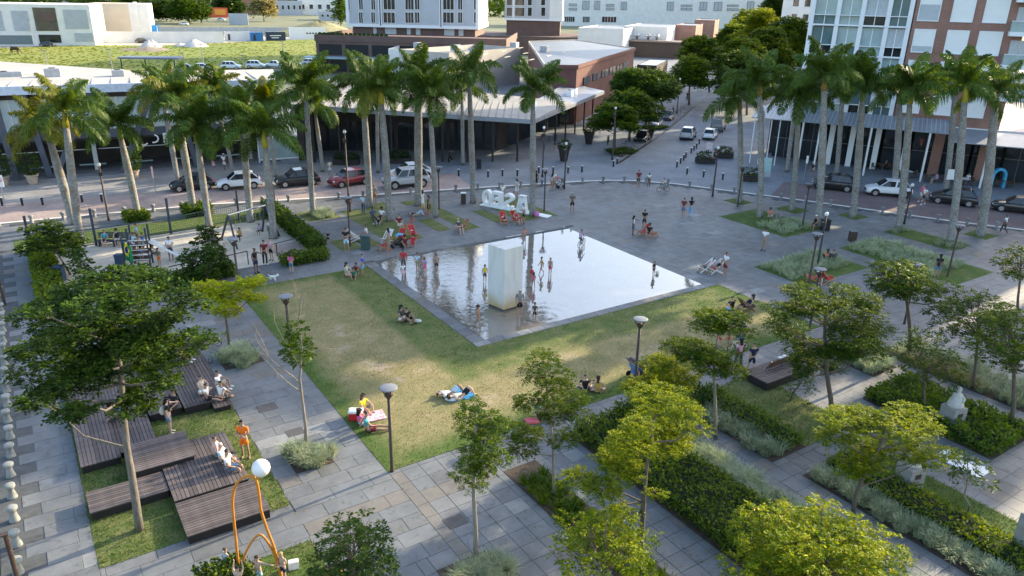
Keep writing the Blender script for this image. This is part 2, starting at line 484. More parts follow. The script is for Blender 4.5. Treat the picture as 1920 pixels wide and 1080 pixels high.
for q in near:
    w_, h_ = round(q[1]-q[0],2), round(q[3]-q[2],2)
    k = slabpick(q)
    key = (w_, h_, k)
    if key not in slab_cache:
        slab_cache[key] = MB().bbox(-w_/2+GAP, w_/2-GAP, -h_/2+GAP, h_/2-GAP, -.04, 0, .008).mesh('paving_slab', SLAB[k])
    o = link('paving_slab', slab_cache[key], plaza, ((q[0]+q[1])/2, (q[2]+q[3])/2, random.uniform(-.003,.003)))
    o.rotation_euler = (random.uniform(-.003,.003), random.uniform(-.003,.003), 0)
rest = MB()
for q in pieces:
    if q in ns: continue
    zt = random.uniform(-.003,.003)
    rest.box(q[0]+GAP, q[1]-GAP, q[2]+GAP, q[3]-GAP, -.04, zt, slabpick(q))
rb = rest.build('paving_slabs', SLAB, plaza); tag(rb, kind='stuff')

# ---- lawns
def lawnmat(name, green, dry, soilc):
    mt, nt, b = nt_new(name); N = nt.nodes; L = nt.links
    gp = N.new('ShaderNodeNewGeometry')
    at = N.new('ShaderNodeAttribute'); at.attribute_name = 'dry'
    n1 = N.new('ShaderNodeTexNoise'); n1.inputs['Scale'].default_value = .9; n1.inputs['Detail'].default_value = 7; n1.inputs['Roughness'].default_value = .7
    n2 = N.new('ShaderNodeTexNoise'); n2.inputs['Scale'].default_value = 22; n2.inputs['Detail'].default_value = 4; n2.inputs['Roughness'].default_value = .8
    for n_ in (n1,n2): L.new(gp.outputs['Position'], n_.inputs['Vector'])
    ad = N.new('ShaderNodeMath'); ad.operation = 'ADD'; L.new(at.outputs['Fac'], ad.inputs[0])
    s1 = N.new('ShaderNodeMapRange'); s1.inputs[1].default_value=.25; s1.inputs[2].default_value=.75; s1.inputs[3].default_value=-.45; s1.inputs[4].default_value=.45
    L.new(n1.outputs['Fac'], s1.inputs[0]); L.new(s1.outputs[0], ad.inputs[1]); ad.use_clamp = True
    mx = N.new('ShaderNodeMix'); mx.data_type='RGBA'; mx.inputs[6].default_value = rgb(green); mx.inputs[7].default_value = rgb(dry)
    L.new(ad.outputs[0], mx.inputs[0])
    so = N.new('ShaderNodeMapRange'); so.inputs[1].default_value=1.02; so.inputs[2].default_value=1.3
    ad2 = N.new('ShaderNodeMath'); ad2.operation='ADD'; L.new(at.outputs['Fac'], ad2.inputs[0]); L.new(s1.outputs[0], ad2.inputs[1]); L.new(ad2.outputs[0], so.inputs[0])
    m2 = N.new('ShaderNodeMix'); m2.data_type='RGBA'; m2.inputs[7].default_value = rgb(soilc); L.new(mx.outputs[2], m2.inputs[6]); L.new(so.outputs[0], m2.inputs[0])
    v2 = N.new('ShaderNodeMapRange'); v2.inputs[1].default_value=.3; v2.inputs[2].default_value=.7; v2.inputs[3].default_value=.6; v2.inputs[4].default_value=1.4
    L.new(n2.outputs['Fac'], v2.inputs[0])
    hs = N.new('ShaderNodeHueSaturation'); L.new(v2.outputs[0], hs.inputs['Value']); L.new(m2.outputs[2], hs.inputs['Color'])
    L.new(hs.outputs[0], b.inputs['Base Color']); b.inputs['Roughness'].default_value = .9; b.inputs['Specular IOR Level'].default_value = .15
    bp = N.new('ShaderNodeBump'); bp.inputs['Distance'].default_value = .05; L.new(n2.outputs['Fac'], bp.inputs['Height']); L.new(bp.outputs[0], b.inputs['Normal'])
    MC[name] = mt
    return mt
m_lawn = lawnmat('lawn_grass', (.080,.130,.032), (.285,.245,.125), (.38,.32,.23))
def sm(a, b, x): t = min(1, max(0, (x-a)/(b-a))); return t*t*(3-2*t)
WORN = [(*G(a,b)[:2],r1,r2) for (a,b,r1,r2) in [(655,650,1.0,.7),(690,637,.6,.4),(640,628,.9,.4),(1045,668,1.2,.5),(1225,660,1.1,.6),(1165,640,1.0,.4),(1190,672,1.3,.6),(1300,622,1.0,.5),(700,690,1.2,.7),(900,745,1.5,.8),(780,700,1.4,.5),(990,690,.9,.5),(620,620,1.2,.6)]]
def dry_main(x, y):
    e = min(x-9.6, y-22.8, 36.2-x)
    d_ = sm(.3, 1.6, e)
    if y > 30.4: d_ *= sm(0, 1.2, 44.9-y)
    # band of fresh turf laid round the pool
    if y > 30.45: f = 15.4-x
    else: f = max(15.4-x, 27.9-y)
    d_ *= (.32 + .68*(1 if f > 0 else 0))
    w = 0
    for (cx_,cy_,rx,ry) in WORN: w = max(w, math.exp(-((x-cx_)/rx)**2-((y-cy_)/ry)**2))
    return .80*d_ + .36*w
def lawn(name, rects, dryf, step=.5, z=.028, mt=None, parent=None):
    v = []; f = []; dv = []
    for (x0,x1,y0,y1) in rects:
        nx = max(1, int((x1-x0)/step)); ny = max(1, int((y1-y0)/step)); b0 = len(v)
        for j in range(ny+1):
            for i in range(nx+1):
                x = x0+(x1-x0)*i/nx; y = y0+(y1-y0)*j/ny
                edge = i in (0,nx) or j in (0,ny)
                v.append((x, y, z-.02 if edge else z + random.uniform(-.012,.014))); dv.append(dryf(x,y))
        for j in range(ny):
            for i in range(nx):
                a = b0+j*(nx+1)+i; f.append((a,a+1,a+nx+2,a+nx+1))
        # cut turf edge
        n0 = len(v)
        v += [(x0,y0,z-.02),(x1,y0,z-.02),(x1,y1,z-.02),(x0,y1,z-.02),(x0,y0,-.05),(x1,y0,-.05),(x1,y1,-.05),(x0,y1,-.05)]; dv += [0]*8
        for k in range(4): f.append((n0+k, n0+4+k, n0+4+(k+1)%4, n0+(k+1)%4))
    me = bpy.data.meshes.new(name); me.from_pydata(v, [], f); me.materials.append(mt or m_lawn)
    at = me.attributes.new('dry', 'FLOAT', 'POINT'); at.data.foreach_set('value', dv)
    me.polygons.foreach_set('use_smooth', [True]*len(f)); me.update()
    return tag(link(name, me, parent), kind='structure')
lawn('lawn', [LAWNS['main_a'], LAWNS['main_b']], dry_main)
lawn('lawn', [DECK_LAWN], lambda x,y: .18)
lawn('lawn', [BEDS['sculpt']], lambda x,y: 0)
lawn('lawn', [(25.0,28.3,15.4,20.9)], lambda x,y: .3)
lawn('lawn', [(25.6,27.4,4.0,14.2)], lambda x,y: -.15)
for k in ('l1','l2','l3','l4','l5','l6','l7','l8','l9','l10'):
    lawn('lawn', [BEDS[k]], lambda x,y: .3)
for k in ('r1','r2','r3','r4','r5','r6','r7','r8'):
    lawn('lawn', [BEDS[k]], lambda x,y: .05)
lawn('lawn', [PLAYGRASS], lambda x,y: .1)
for nm, rc in [('bedA',BEDS['bedA']),('bedB',BEDS['bedB']),('bedC',(22.9,25.0,15.4,20.9)),('bedD',(23.2,25.6,4,14.2)),('bedE',BEDS['bedE']),('bedF',BEDS['bedF']),('t1',BEDS['tuft1']),('t2',BEDS['tuft2']),('t3',BEDS['tuft3']),('q1',BEDS['tree1'])]:
    tag(MB().box(rc[0]+.01,rc[1]-.01,rc[2]+.01,rc[3]-.01,-.1,.012).build('planting_soil', soil), kind='structure')
# sand of the playground
m_sand = mk('sand', (.50,.45,.37), .95, .16, 1.2, bump=.03, bsc=6, wpos=True)
v = []; f = []; nx, ny = 52, 36
for j in range(ny+1):
    for i in range(nx+1):
        x = PLAY[0]+(PLAY[1]-PLAY[0])*i/nx; y = PLAY[2]+(PLAY[3]-PLAY[2])*j/ny
        v.append((x, y, .012+random.uniform(-.012,.02)*(0 if i in (0,nx) or j in (0,ny) else 1)))
for j in range(ny):
    for i in range(nx): a = j*(nx+1)+i; f.append((a,a+1,a+nx+2,a+nx+1))
tag(MB().add(v,f).build('playground_sand', m_sand, smooth=True), kind='structure')

# ---- short grass blades on the nearer lawns
def blades(rects, dens, hmin, hmax, dryf):
    P = []
    for (x0,x1,y0,y1) in rects:
        n = int((x1-x0)*(y1-y0)*dens)
        P.append(np.stack([rng.uniform(x0-.05,x1+.05,n), rng.uniform(y0-.05,y1+.05,n)],1))
    P = np.concatenate(P); n = len(P)
    a = rng.uniform(0, 2*PI, n); h = rng.uniform(hmin,hmax,n); w_ = rng.uniform(.012,.022,n)
    ln = rng.normal(0, .45, (n,2))*h[:,None]
    V = np.zeros((n,3,3)); V[:,:,0] = P[:,0:1]; V[:,:,1] = P[:,1:2]; V[:,:,2] = .015
    V[:,0,0] += np.cos(a)*w_; V[:,0,1] += np.sin(a)*w_; V[:,1,0] -= np.cos(a)*w_; V[:,1,1] -= np.sin(a)*w_
    V[:,2,0] += ln[:,0]; V[:,2,1] += ln[:,1]; V[:,2,2] += h
    d_ = np.array([dryf(x,y) for x,y in P]); mi = (rng.uniform(0,1,n) < d_*1.15).astype(int)
    return V, mi
m_bl = [leafmat('blade_green', (.075,.115,.03), (.13,.17,.045), .25, .7), leafmat('blade_dry', (.22,.175,.08), (.30,.24,.115), .2, .8)]
V, mi = blades([LAWNS['main_a'], LAWNS['main_b']], 110, .03, .075, dry_main)
tag(link('grass', quads_mesh('grass', V, m_bl, 3, mi)), 'short worn grass of the big lawn round the pool', 'grass', kind='stuff')
V, mi = blades([DECK_LAWN, BEDS['sculpt'], (25.0,28.3,15.4,20.9), (25.6,27.4,4.0,14.2)], 190, .05, .12, lambda x,y: .12)
tag(link('grass', quads_mesh('grass', V, m_bl, 3, mi)), 'longer green grass round the decks and garden beds', 'grass', kind='stuff')

# ---- pool: thin sheet of water over dark stone
def watermat():
    mt, nt, b = nt_new('pool_water'); N = nt.nodes; L = nt.links
    gp = N.new('ShaderNodeNewGeometry')
    n1 = N.new('ShaderNodeTexNoise'); n1.inputs['Scale'].default_value = .8; n1.inputs['Detail'].default_value = 6
    L.new(gp.outputs['Position'], n1.inputs['Vector'])
    mx = N.new('ShaderNodeMix'); mx.data_type='RGBA'; mx.inputs[6].default_value=(.10,.08,.062,1); mx.inputs[7].default_value=(.24,.21,.18,1)
    L.new(n1.outputs['Fac'], mx.inputs[0]); L.new(mx.outputs[2], b.inputs['Base Color'])
    b.inputs['Roughness'].default_value = .03; b.inputs['IOR'].default_value = 2.9; b.inputs['Specular IOR Level'].default_value = .5
    sp = N.new('ShaderNodeSeparateXYZ'); L.new(gp.outputs['Position'], sp.inputs[0])
    mk_ = N.new('ShaderNodeMapRange'); mk_.inputs[1].default_value=27.5; mk_.inputs[2].default_value=20.5; mk_.inputs[3].default_value=.08; mk_.inputs[4].default_value=.32
    L.new(sp.outputs[0], mk_.inputs[0])
    n2 = N.new('ShaderNodeTexNoise'); n2.inputs['Scale'].default_value = 2.6; n2.inputs['Detail'].default_value = 3; n2.inputs['Distortion'].default_value = 1.5
    L.new(gp.outputs['Position'], n2.inputs['Vector'])
    # rings spreading from where people splash
    hts = [n2.outputs['Fac']]
    for (cx_,cy_,fr,am) in [(23.5,31.9,9,.08),(21.2,39.5,6,.1),(26.2,40.5,8,.04),(19.5,32.6,10,.05)]:
        vm = N.new('ShaderNodeVectorMath'); vm.operation='DISTANCE'; vm.inputs[1].default_value=(cx_,cy_,.01); L.new(gp.outputs['Position'], vm.inputs[0])
        s1 = N.new('ShaderNodeMath'); s1.operation='MULTIPLY'; s1.inputs[1].default_value=fr; L.new(vm.outputs['Value'], s1.inputs[0])
        s2 = N.new('ShaderNodeMath'); s2.operation='SINE'; L.new(s1.outputs[0], s2.inputs[0])
        fo = N.new('ShaderNodeMapRange'); fo.inputs[1].default_value=.2; fo.inputs[2].default_value=3.2; fo.inputs[3].default_value=am; fo.inputs[4].default_value=0
        L.new(vm.outputs['Value'], fo.inputs[0])
        s3 = N.new('ShaderNodeMath'); s3.operation='MULTIPLY'; L.new(s2.outputs[0], s3.inputs[0]); L.new(fo.outputs[0], s3.inputs[1]); hts.append(s3.outputs[0])
    acc = None
    m0 = N.new('ShaderNodeMath'); m0.operation='MULTIPLY'; L.new(hts[0], m0.inputs[0]); L.new(mk_.outputs[0], m0.inputs[1]); acc = m0.outputs[0]
    for h in hts[1:]:
        a_ = N.new('ShaderNodeMath'); a_.operation='ADD'; L.new(acc, a_.inputs[0]); L.new(h, a_.inputs[1]); acc = a_.outputs[0]
    bp = N.new('ShaderNodeBump'); bp.inputs['Distance'].default_value = .022; L.new(acc, bp.inputs['Height']); L.new(bp.outputs[0], b.inputs['Normal'])
    return mt
wat = MB()
wpoly = [(18.95,31.05),(35.35,31.05),(35.35,45.2),(31,45.25),(27,45.2),(24.6,45.6),(22.6,45.25),(20.4,45.6),(19.2,45.0),(18.7,43.6),(18.95,42),(18.75,40.5),(18.95,39)]
tag(wat.add([(p[0],p[1],.004) for p in wpoly], [tuple(range(len(wpoly)))]).build('pool_water', watermat()), kind='structure')
m_wet = mk('wet_stone', (.12,.115,.105), .22, .3, 1.5, bump=.003, wpos=True, spec=.5)
pb = tag(MB().box(18.17,36.13,30.47,45.88,-.1,-.014).build('pool_basin', m_wet), kind='structure')
# rim slabs round the pool, each its own stone
rimw = .78
def rim(x0,x1,y0,y1,k):
    key = ('rim',round(x1-x0,2),round(y1-y0,2),k)
    if key not in slab_cache:
        w_,h_ = x1-x0,y1-y0
        slab_cache[key] = MB().bbox(-w_/2+GAP,w_/2-GAP,-h_/2+GAP,h_/2-GAP,-.03,0,.01).mesh('rim_slab', [SLAB[0],SLAB[1],SLAB[2],SLAB[3],SLAB[4],m_wet][k])
    link('rim_slab', slab_cache[key], pb, ((x0+x1)/2,(y0+y1)/2,.012))
y = 30.47
x = 18.17
while x < 36:
    rim(x, min(x+.9,36.13), 30.47, 31.05, random.choice([0,0,1,3,4,2])); x += .9
y = 31.05
while y < 45.2:
    rim(18.17, 18.93, y, min(y+.9,45.88), random.choice([1,2,2,0,5]) ); rim(35.37, 36.13, y, min(y+.9,45.88), random.choice([0,0,1,2])); y += .9
x = 18.93
while x < 35.3:
    rim(x, min(x+.9,35.37), 45.62, 45.88, random.choice([2,5,3])); x += .9
# concrete monolith in the pool
slab = thing('monolith', 'tall pale concrete block standing in the shallow pool, rust stained at its foot', 'sculpture', (0,0,0))
def slabstain():
    mt, nt, b = nt_new('stained_concrete'); N = nt.nodes; L = nt.links
    tc = N.new('ShaderNodeTexCoord'); sp = N.new('ShaderNodeSeparateXYZ'); L.new(tc.outputs['Object'], sp.inputs[0])
    n1 = N.new('ShaderNodeTexNoise'); n1.inputs['Scale'].default_value = 1.3; n1.inputs['Detail'].default_value = 6; L.new(tc.outputs['Object'], n1.inputs['Vector'])
    mp = N.new('ShaderNodeMapping'); mp.inputs['Scale'].default_value=(2.2,2.2,.6); L.new(tc.outputs['Object'], mp.inputs[0])
    n2 = N.new('ShaderNodeTexNoise'); n2.inputs['Scale'].default_value = 1.2; n2.inputs['Detail'].default_value = 5; L.new(mp.outputs[0], n2.inputs['Vector'])
    ad = N.new('ShaderNodeMath'); ad.operation='MULTIPLY_ADD'; ad.inputs[1].default_value=1.1; L.new(n1.outputs['Fac'], ad.inputs[0]); L.new(sp.outputs[2], ad.inputs[2])
    mr = N.new('ShaderNodeMapRange'); mr.inputs[1].default_value=1.75; mr.inputs[2].default_value=.65; L.new(ad.outputs[0], mr.inputs[0])
    mx = N.new('ShaderNodeMix'); mx.data_type='RGBA'; mx.inputs[6].default_value=(.60,.60,.575,1); mx.inputs[7].default_value=(.42,.31,.14,1); L.new(mr.outputs[0], mx.inputs[0])
    m2 = N.new('ShaderNodeMix'); m2.data_type='RGBA'; m2.inputs[7].default_value=(.40,.40,.38,1); L.new(mx.outputs[2], m2.inputs[6])
    r2 = N.new('ShaderNodeMapRange'); r2.inputs[1].default_value=.5; r2.inputs[2].default_value=.75; r2.inputs[4].default_value=.55; L.new(n2.outputs['Fac'], r2.inputs[0]); L.new(r2.outputs[0], m2.inputs[0])
    L.new(m2.outputs[2], b.inputs['Base Color']); b.inputs['Roughness'].default_value=.8
    bp = N.new('ShaderNodeBump'); bp.inputs['Distance'].default_value=.01; L.new(n1.outputs['Fac'], bp.inputs['Height']); L.new(bp.outputs[0], b.inputs['Normal'])
    return mt
mono = [(21.6,35.05),(21.88,33.72),(23.22,33.86),(22.94,35.2)]
MB().prism(mono, .12, 3.8).build('block', slabstain(), slab)
MB().prism([(p[0]*.94+22.4*.06, p[1]*.94+34.45*.06) for p in mono], -.01, .12).build('plinth', mk('dark_stone', (.06,.055,.05), .5), slab)
# ================================================================== vegetation
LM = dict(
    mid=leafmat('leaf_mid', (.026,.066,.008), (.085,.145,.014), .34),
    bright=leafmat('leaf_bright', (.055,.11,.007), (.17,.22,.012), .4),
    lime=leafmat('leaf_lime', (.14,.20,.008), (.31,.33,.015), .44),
    lime2=leafmat('leaf_neon', (.26,.33,.012), (.44,.46,.02), .48),  # lighter lime stands for sun on a tree lying in shade
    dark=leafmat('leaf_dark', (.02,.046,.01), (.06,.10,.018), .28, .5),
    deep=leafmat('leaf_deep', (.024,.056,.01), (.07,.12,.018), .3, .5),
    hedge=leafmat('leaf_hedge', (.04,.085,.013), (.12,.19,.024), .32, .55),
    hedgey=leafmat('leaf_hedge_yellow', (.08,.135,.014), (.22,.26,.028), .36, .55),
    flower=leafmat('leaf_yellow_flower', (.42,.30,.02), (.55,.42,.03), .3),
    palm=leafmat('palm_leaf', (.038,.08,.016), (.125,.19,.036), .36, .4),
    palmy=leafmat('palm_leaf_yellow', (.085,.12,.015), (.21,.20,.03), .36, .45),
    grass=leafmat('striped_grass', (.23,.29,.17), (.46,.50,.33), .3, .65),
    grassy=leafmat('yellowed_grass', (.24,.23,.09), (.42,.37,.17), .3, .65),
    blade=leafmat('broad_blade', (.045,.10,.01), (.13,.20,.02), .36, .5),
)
def unit(a): return a/np.maximum(np.linalg.norm(a, axis=-1, keepdims=True), 1e-9)
def leaf_quads(P, D, size, asp, rg, up=.8):
    """rhombic leaves at P pointing along D"""
    n = len(P)
    nr = unit(np.array([0,0,up]) + rg.normal(0,.45,(n,3)))
    D = unit(D); b = unit(np.cross(nr, D))
    l = size*rg.uniform(.5,1.45,n)[:,None]
    V = np.stack([P, P + D*l*.5 + b*l*asp*.5, P + D*l, P + D*l*.5 - b*l*asp*.5], 1)
    return V
def sprays(C, Rr, nspray, k, slen, lsize, asp, rg, flat=.25):
    """clusters of leaves: nspray twigs in ellipsoid (centre C, radii Rr), k leaves on each"""
    d = unit(rg.normal(0,1,(nspray,3)))
    rr = rg.uniform(.45,1.0,nspray)[:,None]**.6
    O = C + d*rr*Rr
    T = d*np.array([1,1,flat]) + rg.normal(0,.35,(nspray,3))*np.array([1,1,.5]); T = unit(T)
    side = unit(np.cross(T, np.array([0,0,1.0])))
    s = np.linspace(.1,1,k)
    P = O[:,None,:] + T[:,None,:]*(s*slen)[None,:,None]
    P[:,:,2] -= (s**2*slen*.22)[None,:]
    sg = np.where(np.arange(k)%2==0, 1, -1)[None,:,None]
    D = T[:,None,:]*.55 + side[:,None,:]*sg + rg.normal(0,.2,(nspray,k,3))
    return leaf_quads(P.reshape(-1,3), D.reshape(-1,3), lsize, asp, rg)
def limb_path(a, b, rg, n=5, sag=.12):
    a = Vector(a); b = Vector(b); L_ = (b-a).length
    pts = []
    for i in range(n):
        t = i/(n-1)
        p = a.lerp(b, t); p.z += math.sin(t*PI)*L_*-sag*.5 + 0
        if 0 < i < n-1: p += Vector(rg.normal(0,.05*L_,3))
        pts.append(p)
    return pts
def tree(name, label, base, H, Rc, zb, seed, leaf='mid', leaf2=None, nclump=16, dens=1.0, lsize=.11, trunk_r=.09, flat=.38, lean=(0,0), fork=.55, bk=None, group=None, cat='tree', squash=1.0, slen=.3, flowers=0, asp=.5, cs=.68, k=12):
    rg = np.random.default_rng(seed)
    t = thing(name, label, cat, (base[0], base[1], 0), 0, group)
    top = Vector((lean[0], lean[1], H))
    fz = zb + (H-zb)*.1 if fork is None else H*fork
    fz = min(fz, H*.8)
    wood = MB()
    mid = [Vector((0,0,-.05)), Vector((lean[0]*.1+rg.normal(0,.04), lean[1]*.1+rg.normal(0,.04), fz*.35)), Vector((lean[0]*.35+rg.normal(0,.06), lean[1]*.35+rg.normal(0,.06), fz*.7)), Vector((lean[0]*.5, lean[1]*.5, fz))]
    wood.tube(mid + [Vector((lean[0]*.8+rg.normal(0,.1), lean[1]*.8+rg.normal(0,.1), fz+(H-fz)*.5)), Vector((lean[0], lean[1], H*.95))], [trunk_r*1.25, trunk_r, trunk_r*.9, trunk_r*.8, trunk_r*.45, trunk_r*.15], 7)
    CL = []
    nclump = int(nclump*1.3)
    for i in range(nclump):
        u_ = (i+.5)/nclump
        z = zb + (H-zb)*(.08+.86*u_)
        env = math.sin(min(1, .18+.82*(1-u_)**.75 if u_ > .35 else .55+u_*1.3)*PI/2)
        a = i*2.39996 + rg.uniform(-.5,.5)
        rr = Rc*env*math.sqrt(rg.uniform(.12,1))
        c = np.array([lean[0]*(.5+.5*u_)+math.cos(a)*rr*squash, lean[1]*(.5+.5*u_)+math.sin(a)*rr, z])
        cr = Rc*rg.uniform(.26,.46)*cs*(1-.25*u_)
        CL.append((c, cr, u_))
        h0 = fz + (z-fz)*rg.uniform(.0,.6) if z > fz else fz*rg.uniform(.7,1)
        h0 = min(max(h0, zb*.6), H*.9)
        tt = min(1, h0/H)
        pa = (lean[0]*tt, lean[1]*tt, h0)
        wood.tube(limb_path(pa, (c[0],c[1],c[2]-cr*flat*.3), rg), [trunk_r*.42, trunk_r*.34, trunk_r*.26, trunk_r*.18, trunk_r*.07], 5, cap=False)
        for _ in range(3):
            e = c + unit(rg.normal(0,1,3)*np.array([1,1,.25]))*cr*.8
            wood.tube(limb_path(c*.6+np.array(pa)*.4, e, rg, 4), [trunk_r*.16, trunk_r*.12, trunk_r*.08, trunk_r*.03], 4, cap=False)
    wood.build('trunk', bk or bark, t, smooth=True)
    Q = []; MI = []
    for c, cr, u_ in CL:
        n = max(8, int(190*cr*cr*dens))
        q = sprays(c, np.array([cr, cr, cr*flat]), n, k, slen, lsize, asp, rg)
        Q.append(q)
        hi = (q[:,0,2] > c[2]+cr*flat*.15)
        MI.append(np.where(hi & (rg.uniform(0,1,len(q)) < .75), 1, 0) if leaf2 else np.zeros(len(q), int))  # upper leaves take the lighter tone, sunlight put into the colour
    Q = np.concatenate(Q); MI = np.concatenate(MI)
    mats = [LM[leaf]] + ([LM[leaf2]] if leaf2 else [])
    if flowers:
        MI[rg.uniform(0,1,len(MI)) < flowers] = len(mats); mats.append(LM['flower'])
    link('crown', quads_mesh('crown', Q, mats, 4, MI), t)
    return t

# -------- palms
def frond_mesh(seed, length, droop, mt, up=.0):
    rg = np.random.default_rng(seed)
    n = 54
    s = np.linspace(0,1,n)
    # arching midrib in the x-z plane
    ang = up - droop*s**1.25
    dx = np.cos(ang)*length/n; dz = np.sin(ang)*length/n
    X = np.cumsum(dx); Z = np.cumsum(dz)
    mb = MB()
    mb.tube([(X[i],0,Z[i]) for i in range(0,n,5)], [.035*(1-i/n)+.006 for i in range(0,n,5)], 4)
    Q = []
    for i in range(3,n):
        T = np.array([math.cos(ang[i]),0,math.sin(ang[i])]); Nn = np.array([-math.sin(ang[i]),0,math.cos(ang[i])])
        ll = (.84*math.sin(PI*min(1,(.12+s[i]*.95)))**.6)*length/3.3
        for sd in (-1,1):
            for rep in (0,1):
                el = rg.uniform(-.5,.6)
                D = unit(T*rg.uniform(.35,.7) + np.array([0,sd,0])*math.cos(el) + Nn*math.sin(el))
                p0 = np.array([X[i],0,Z[i]])
                p1 = p0 + D*ll*.5; p2 = p1 + unit(D*.8 + np.array([0,0,-1.0]))*ll*.55
                w_ = T*.04
                Q.append([p0-w_*.5, p0+w_*.5, p1+w_, p1-w_]); Q.append([p1-w_, p1+w_, p2+w_*.15, p2-w_*.15])
    for q in Q:
        mb.add(q, [(0,1,2,3)], 0)
    return mb.mesh('frond', mt)
FR = {}
for tone in ('palm','palmy'):
    FR[tone] = [frond_mesh(10+i, 3.3+.14*i, [.9,1.25,1.6,1.75,1.6][i], LM[tone], up=[1.3,1.05,.75,.4,0.0][i]) for i in range(5)]
def trunkmat():
    mt, nt, b = nt_new('palm_trunk'); N = nt.nodes; L = nt.links
    tc = N.new('ShaderNodeTexCoord')
    n1 = N.new('ShaderNodeTexNoise'); n1.inputs['Scale'].default_value = 7; n1.inputs['Detail'].default_value = 6; n1.inputs['Roughness'].default_value=.8
    n2 = N.new('ShaderNodeTexNoise'); n2.inputs['Scale'].default_value = .9; n2.inputs['Detail'].default_value = 2
    wv = N.new('ShaderNodeTexWave'); wv.bands_direction='Z'; wv.inputs['Scale'].default_value = 1.1; wv.inputs['Distortion'].default_value=1.2
    for n_ in (n1,n2,wv): L.new(tc.outputs['Object'], n_.inputs['Vector'])
    mx = N.new('ShaderNodeMix'); mx.data_type='RGBA'; mx.inputs[6].default_value=(.13,.12,.105,1); mx.inputs[7].default_value=(.36,.35,.32,1)
    r1 = N.new('ShaderNodeMapRange'); r1.inputs[1].default_value=.35; r1.inputs[2].default_value=.65; L.new(n1.outputs['Fac'], r1.inputs[0]); L.new(r1.outputs[0], mx.inputs[0])
    m2 = N.new('ShaderNodeMix'); m2.data_type='RGBA'; m2.inputs[7].default_value=(.17,.12,.085,1); L.new(mx.outputs[2], m2.inputs[6])
    r2 = N.new('ShaderNodeMapRange'); r2.inputs[1].default_value=.5; r2.inputs[2].default_value=.68; r2.inputs[4].default_value=.75; L.new(n2.outputs['Fac'], r2.inputs[0]); L.new(r2.outputs[0], m2.inputs[0])
    m3 = N.new('ShaderNodeMix'); m3.data_type='RGBA'; m3.blend_type='MULTIPLY'; m3.inputs[0].default_value=.0; L.new(m2.outputs[2], m3.inputs[6]); L.new(wv.outputs['Color'], m3.inputs[7])
    L.new(m3.outputs[2], b.inputs['Base Color']); b.inputs['Roughness'].default_value=.9
    bp = N.new('ShaderNodeBump'); bp.inputs['Distance'].default_value=.015; L.new(n1.outputs['Fac'], bp.inputs['Height']); L.new(bp.outputs[0], b.inputs['Normal'])
    return mt
m_ptrunk = trunkmat()
m_shaft = mk('crownshaft_green', (.16,.22,.03), .35, .3, 1.5)
m_shaft_y = mk('crownshaft_yellow', (.40,.34,.03), .35, .3, 1.5)
m_shaft_o = mk('crownshaft_orange', (.34,.20,.05), .45, .3, 1.5)
m_spear = mk('spear_leaf', (.20,.27,.05), .4, .2, 3)
def palm(label, bpx, bpy, tx, ty, seed, tone='palm', r=.24, shaft=None, nf=15, scale=1.0, group='royal palms round the plaza', base=None):
    """trunk foot at pixel (bpx,bpy); the crown's middle at pixel (tx,ty)"""
    rg = random.Random(seed)
    B = G(bpx, bpy) if base is None else Vector((base[0],base[1],0))
    h = HZ(B, ty)
    for _ in range(3):
        q = proj((B.x, B.y, h)); dx = (tx - q[0])/PXM((B.x,B.y,h))
        T = Vector((B.x, B.y, h)) + RIGHT*dx
        h += (proj(T)[1]-ty)/PXM(T)
    dx = max(-1.6, min(1.6, dx))
    off = RIGHT*dx
    t = thing('palm_tree', label, 'palm tree', B, 0, group)
    hs = h - 1.15
    path = []; rad = []
    prof = [(0,1.25),(.04,1.08),(.15,.96),(.35,1.0),(.55,1.04),(.75,.96),(.9,.82),(1.0,.72)]
    for s_, k_ in prof:
        path.append(Vector((off.x*s_**1.3, off.y*s_**1.3, hs*s_-.04*(s_==0)))); rad.append(r*k_)
    MB().tube(path, rad, 12).build('trunk', m_ptrunk, t, smooth=True)
    tp = path[-1]
    MB().tube([tp - Vector((0,0,.05)), tp+Vector((0,0,.25)), tp+Vector((off.x*.06,off.y*.06,.75)), tp+Vector((off.x*.1,off.y*.1,1.2))], [r*.74, r*.86, r*.62, r*.34], 10).build('crownshaft', shaft or m_shaft, t, smooth=True)
    c = tp + Vector((off.x*.1, off.y*.1, 1.15))
    MB().tube([c, c+Vector((.05,0,.8)), c+Vector((.12,.02,1.7))], [.06,.035,.008], 5).build('spear_leaf', m_spear, t)
    nf = nf + rg.choice((-3,-1,0,1,3)); dead = 0
    for i in range(nf):
        lev = i/(nf-1)
        kk = min(4, max(0, int(lev*5+rg.uniform(-.6,.6))))
        tn = tone if tone in FR else 'palm'
        if tone == 'mix': tn = 'palmy' if rg.random() < .22 else 'palm'
        if i >= nf-dead: tn = 'dead'; kk = 4
        fo = link('frond', FR[tn][kk], t, c - Vector((0,0,.12*lev)))
        sc_ = scale*rg.uniform(.85,1.12)
        fo.scale = (sc_,sc_,sc_)
        fo.rotation_euler = (rg.uniform(-.35,.35), rg.uniform(-.15,.15) + (.55 if i >= nf-dead else 0), i*2.39996+rg.uniform(-.3,.3))
    return t
GL = 'royal palms in the left rows'; GR = 'royal palms in the right rows'
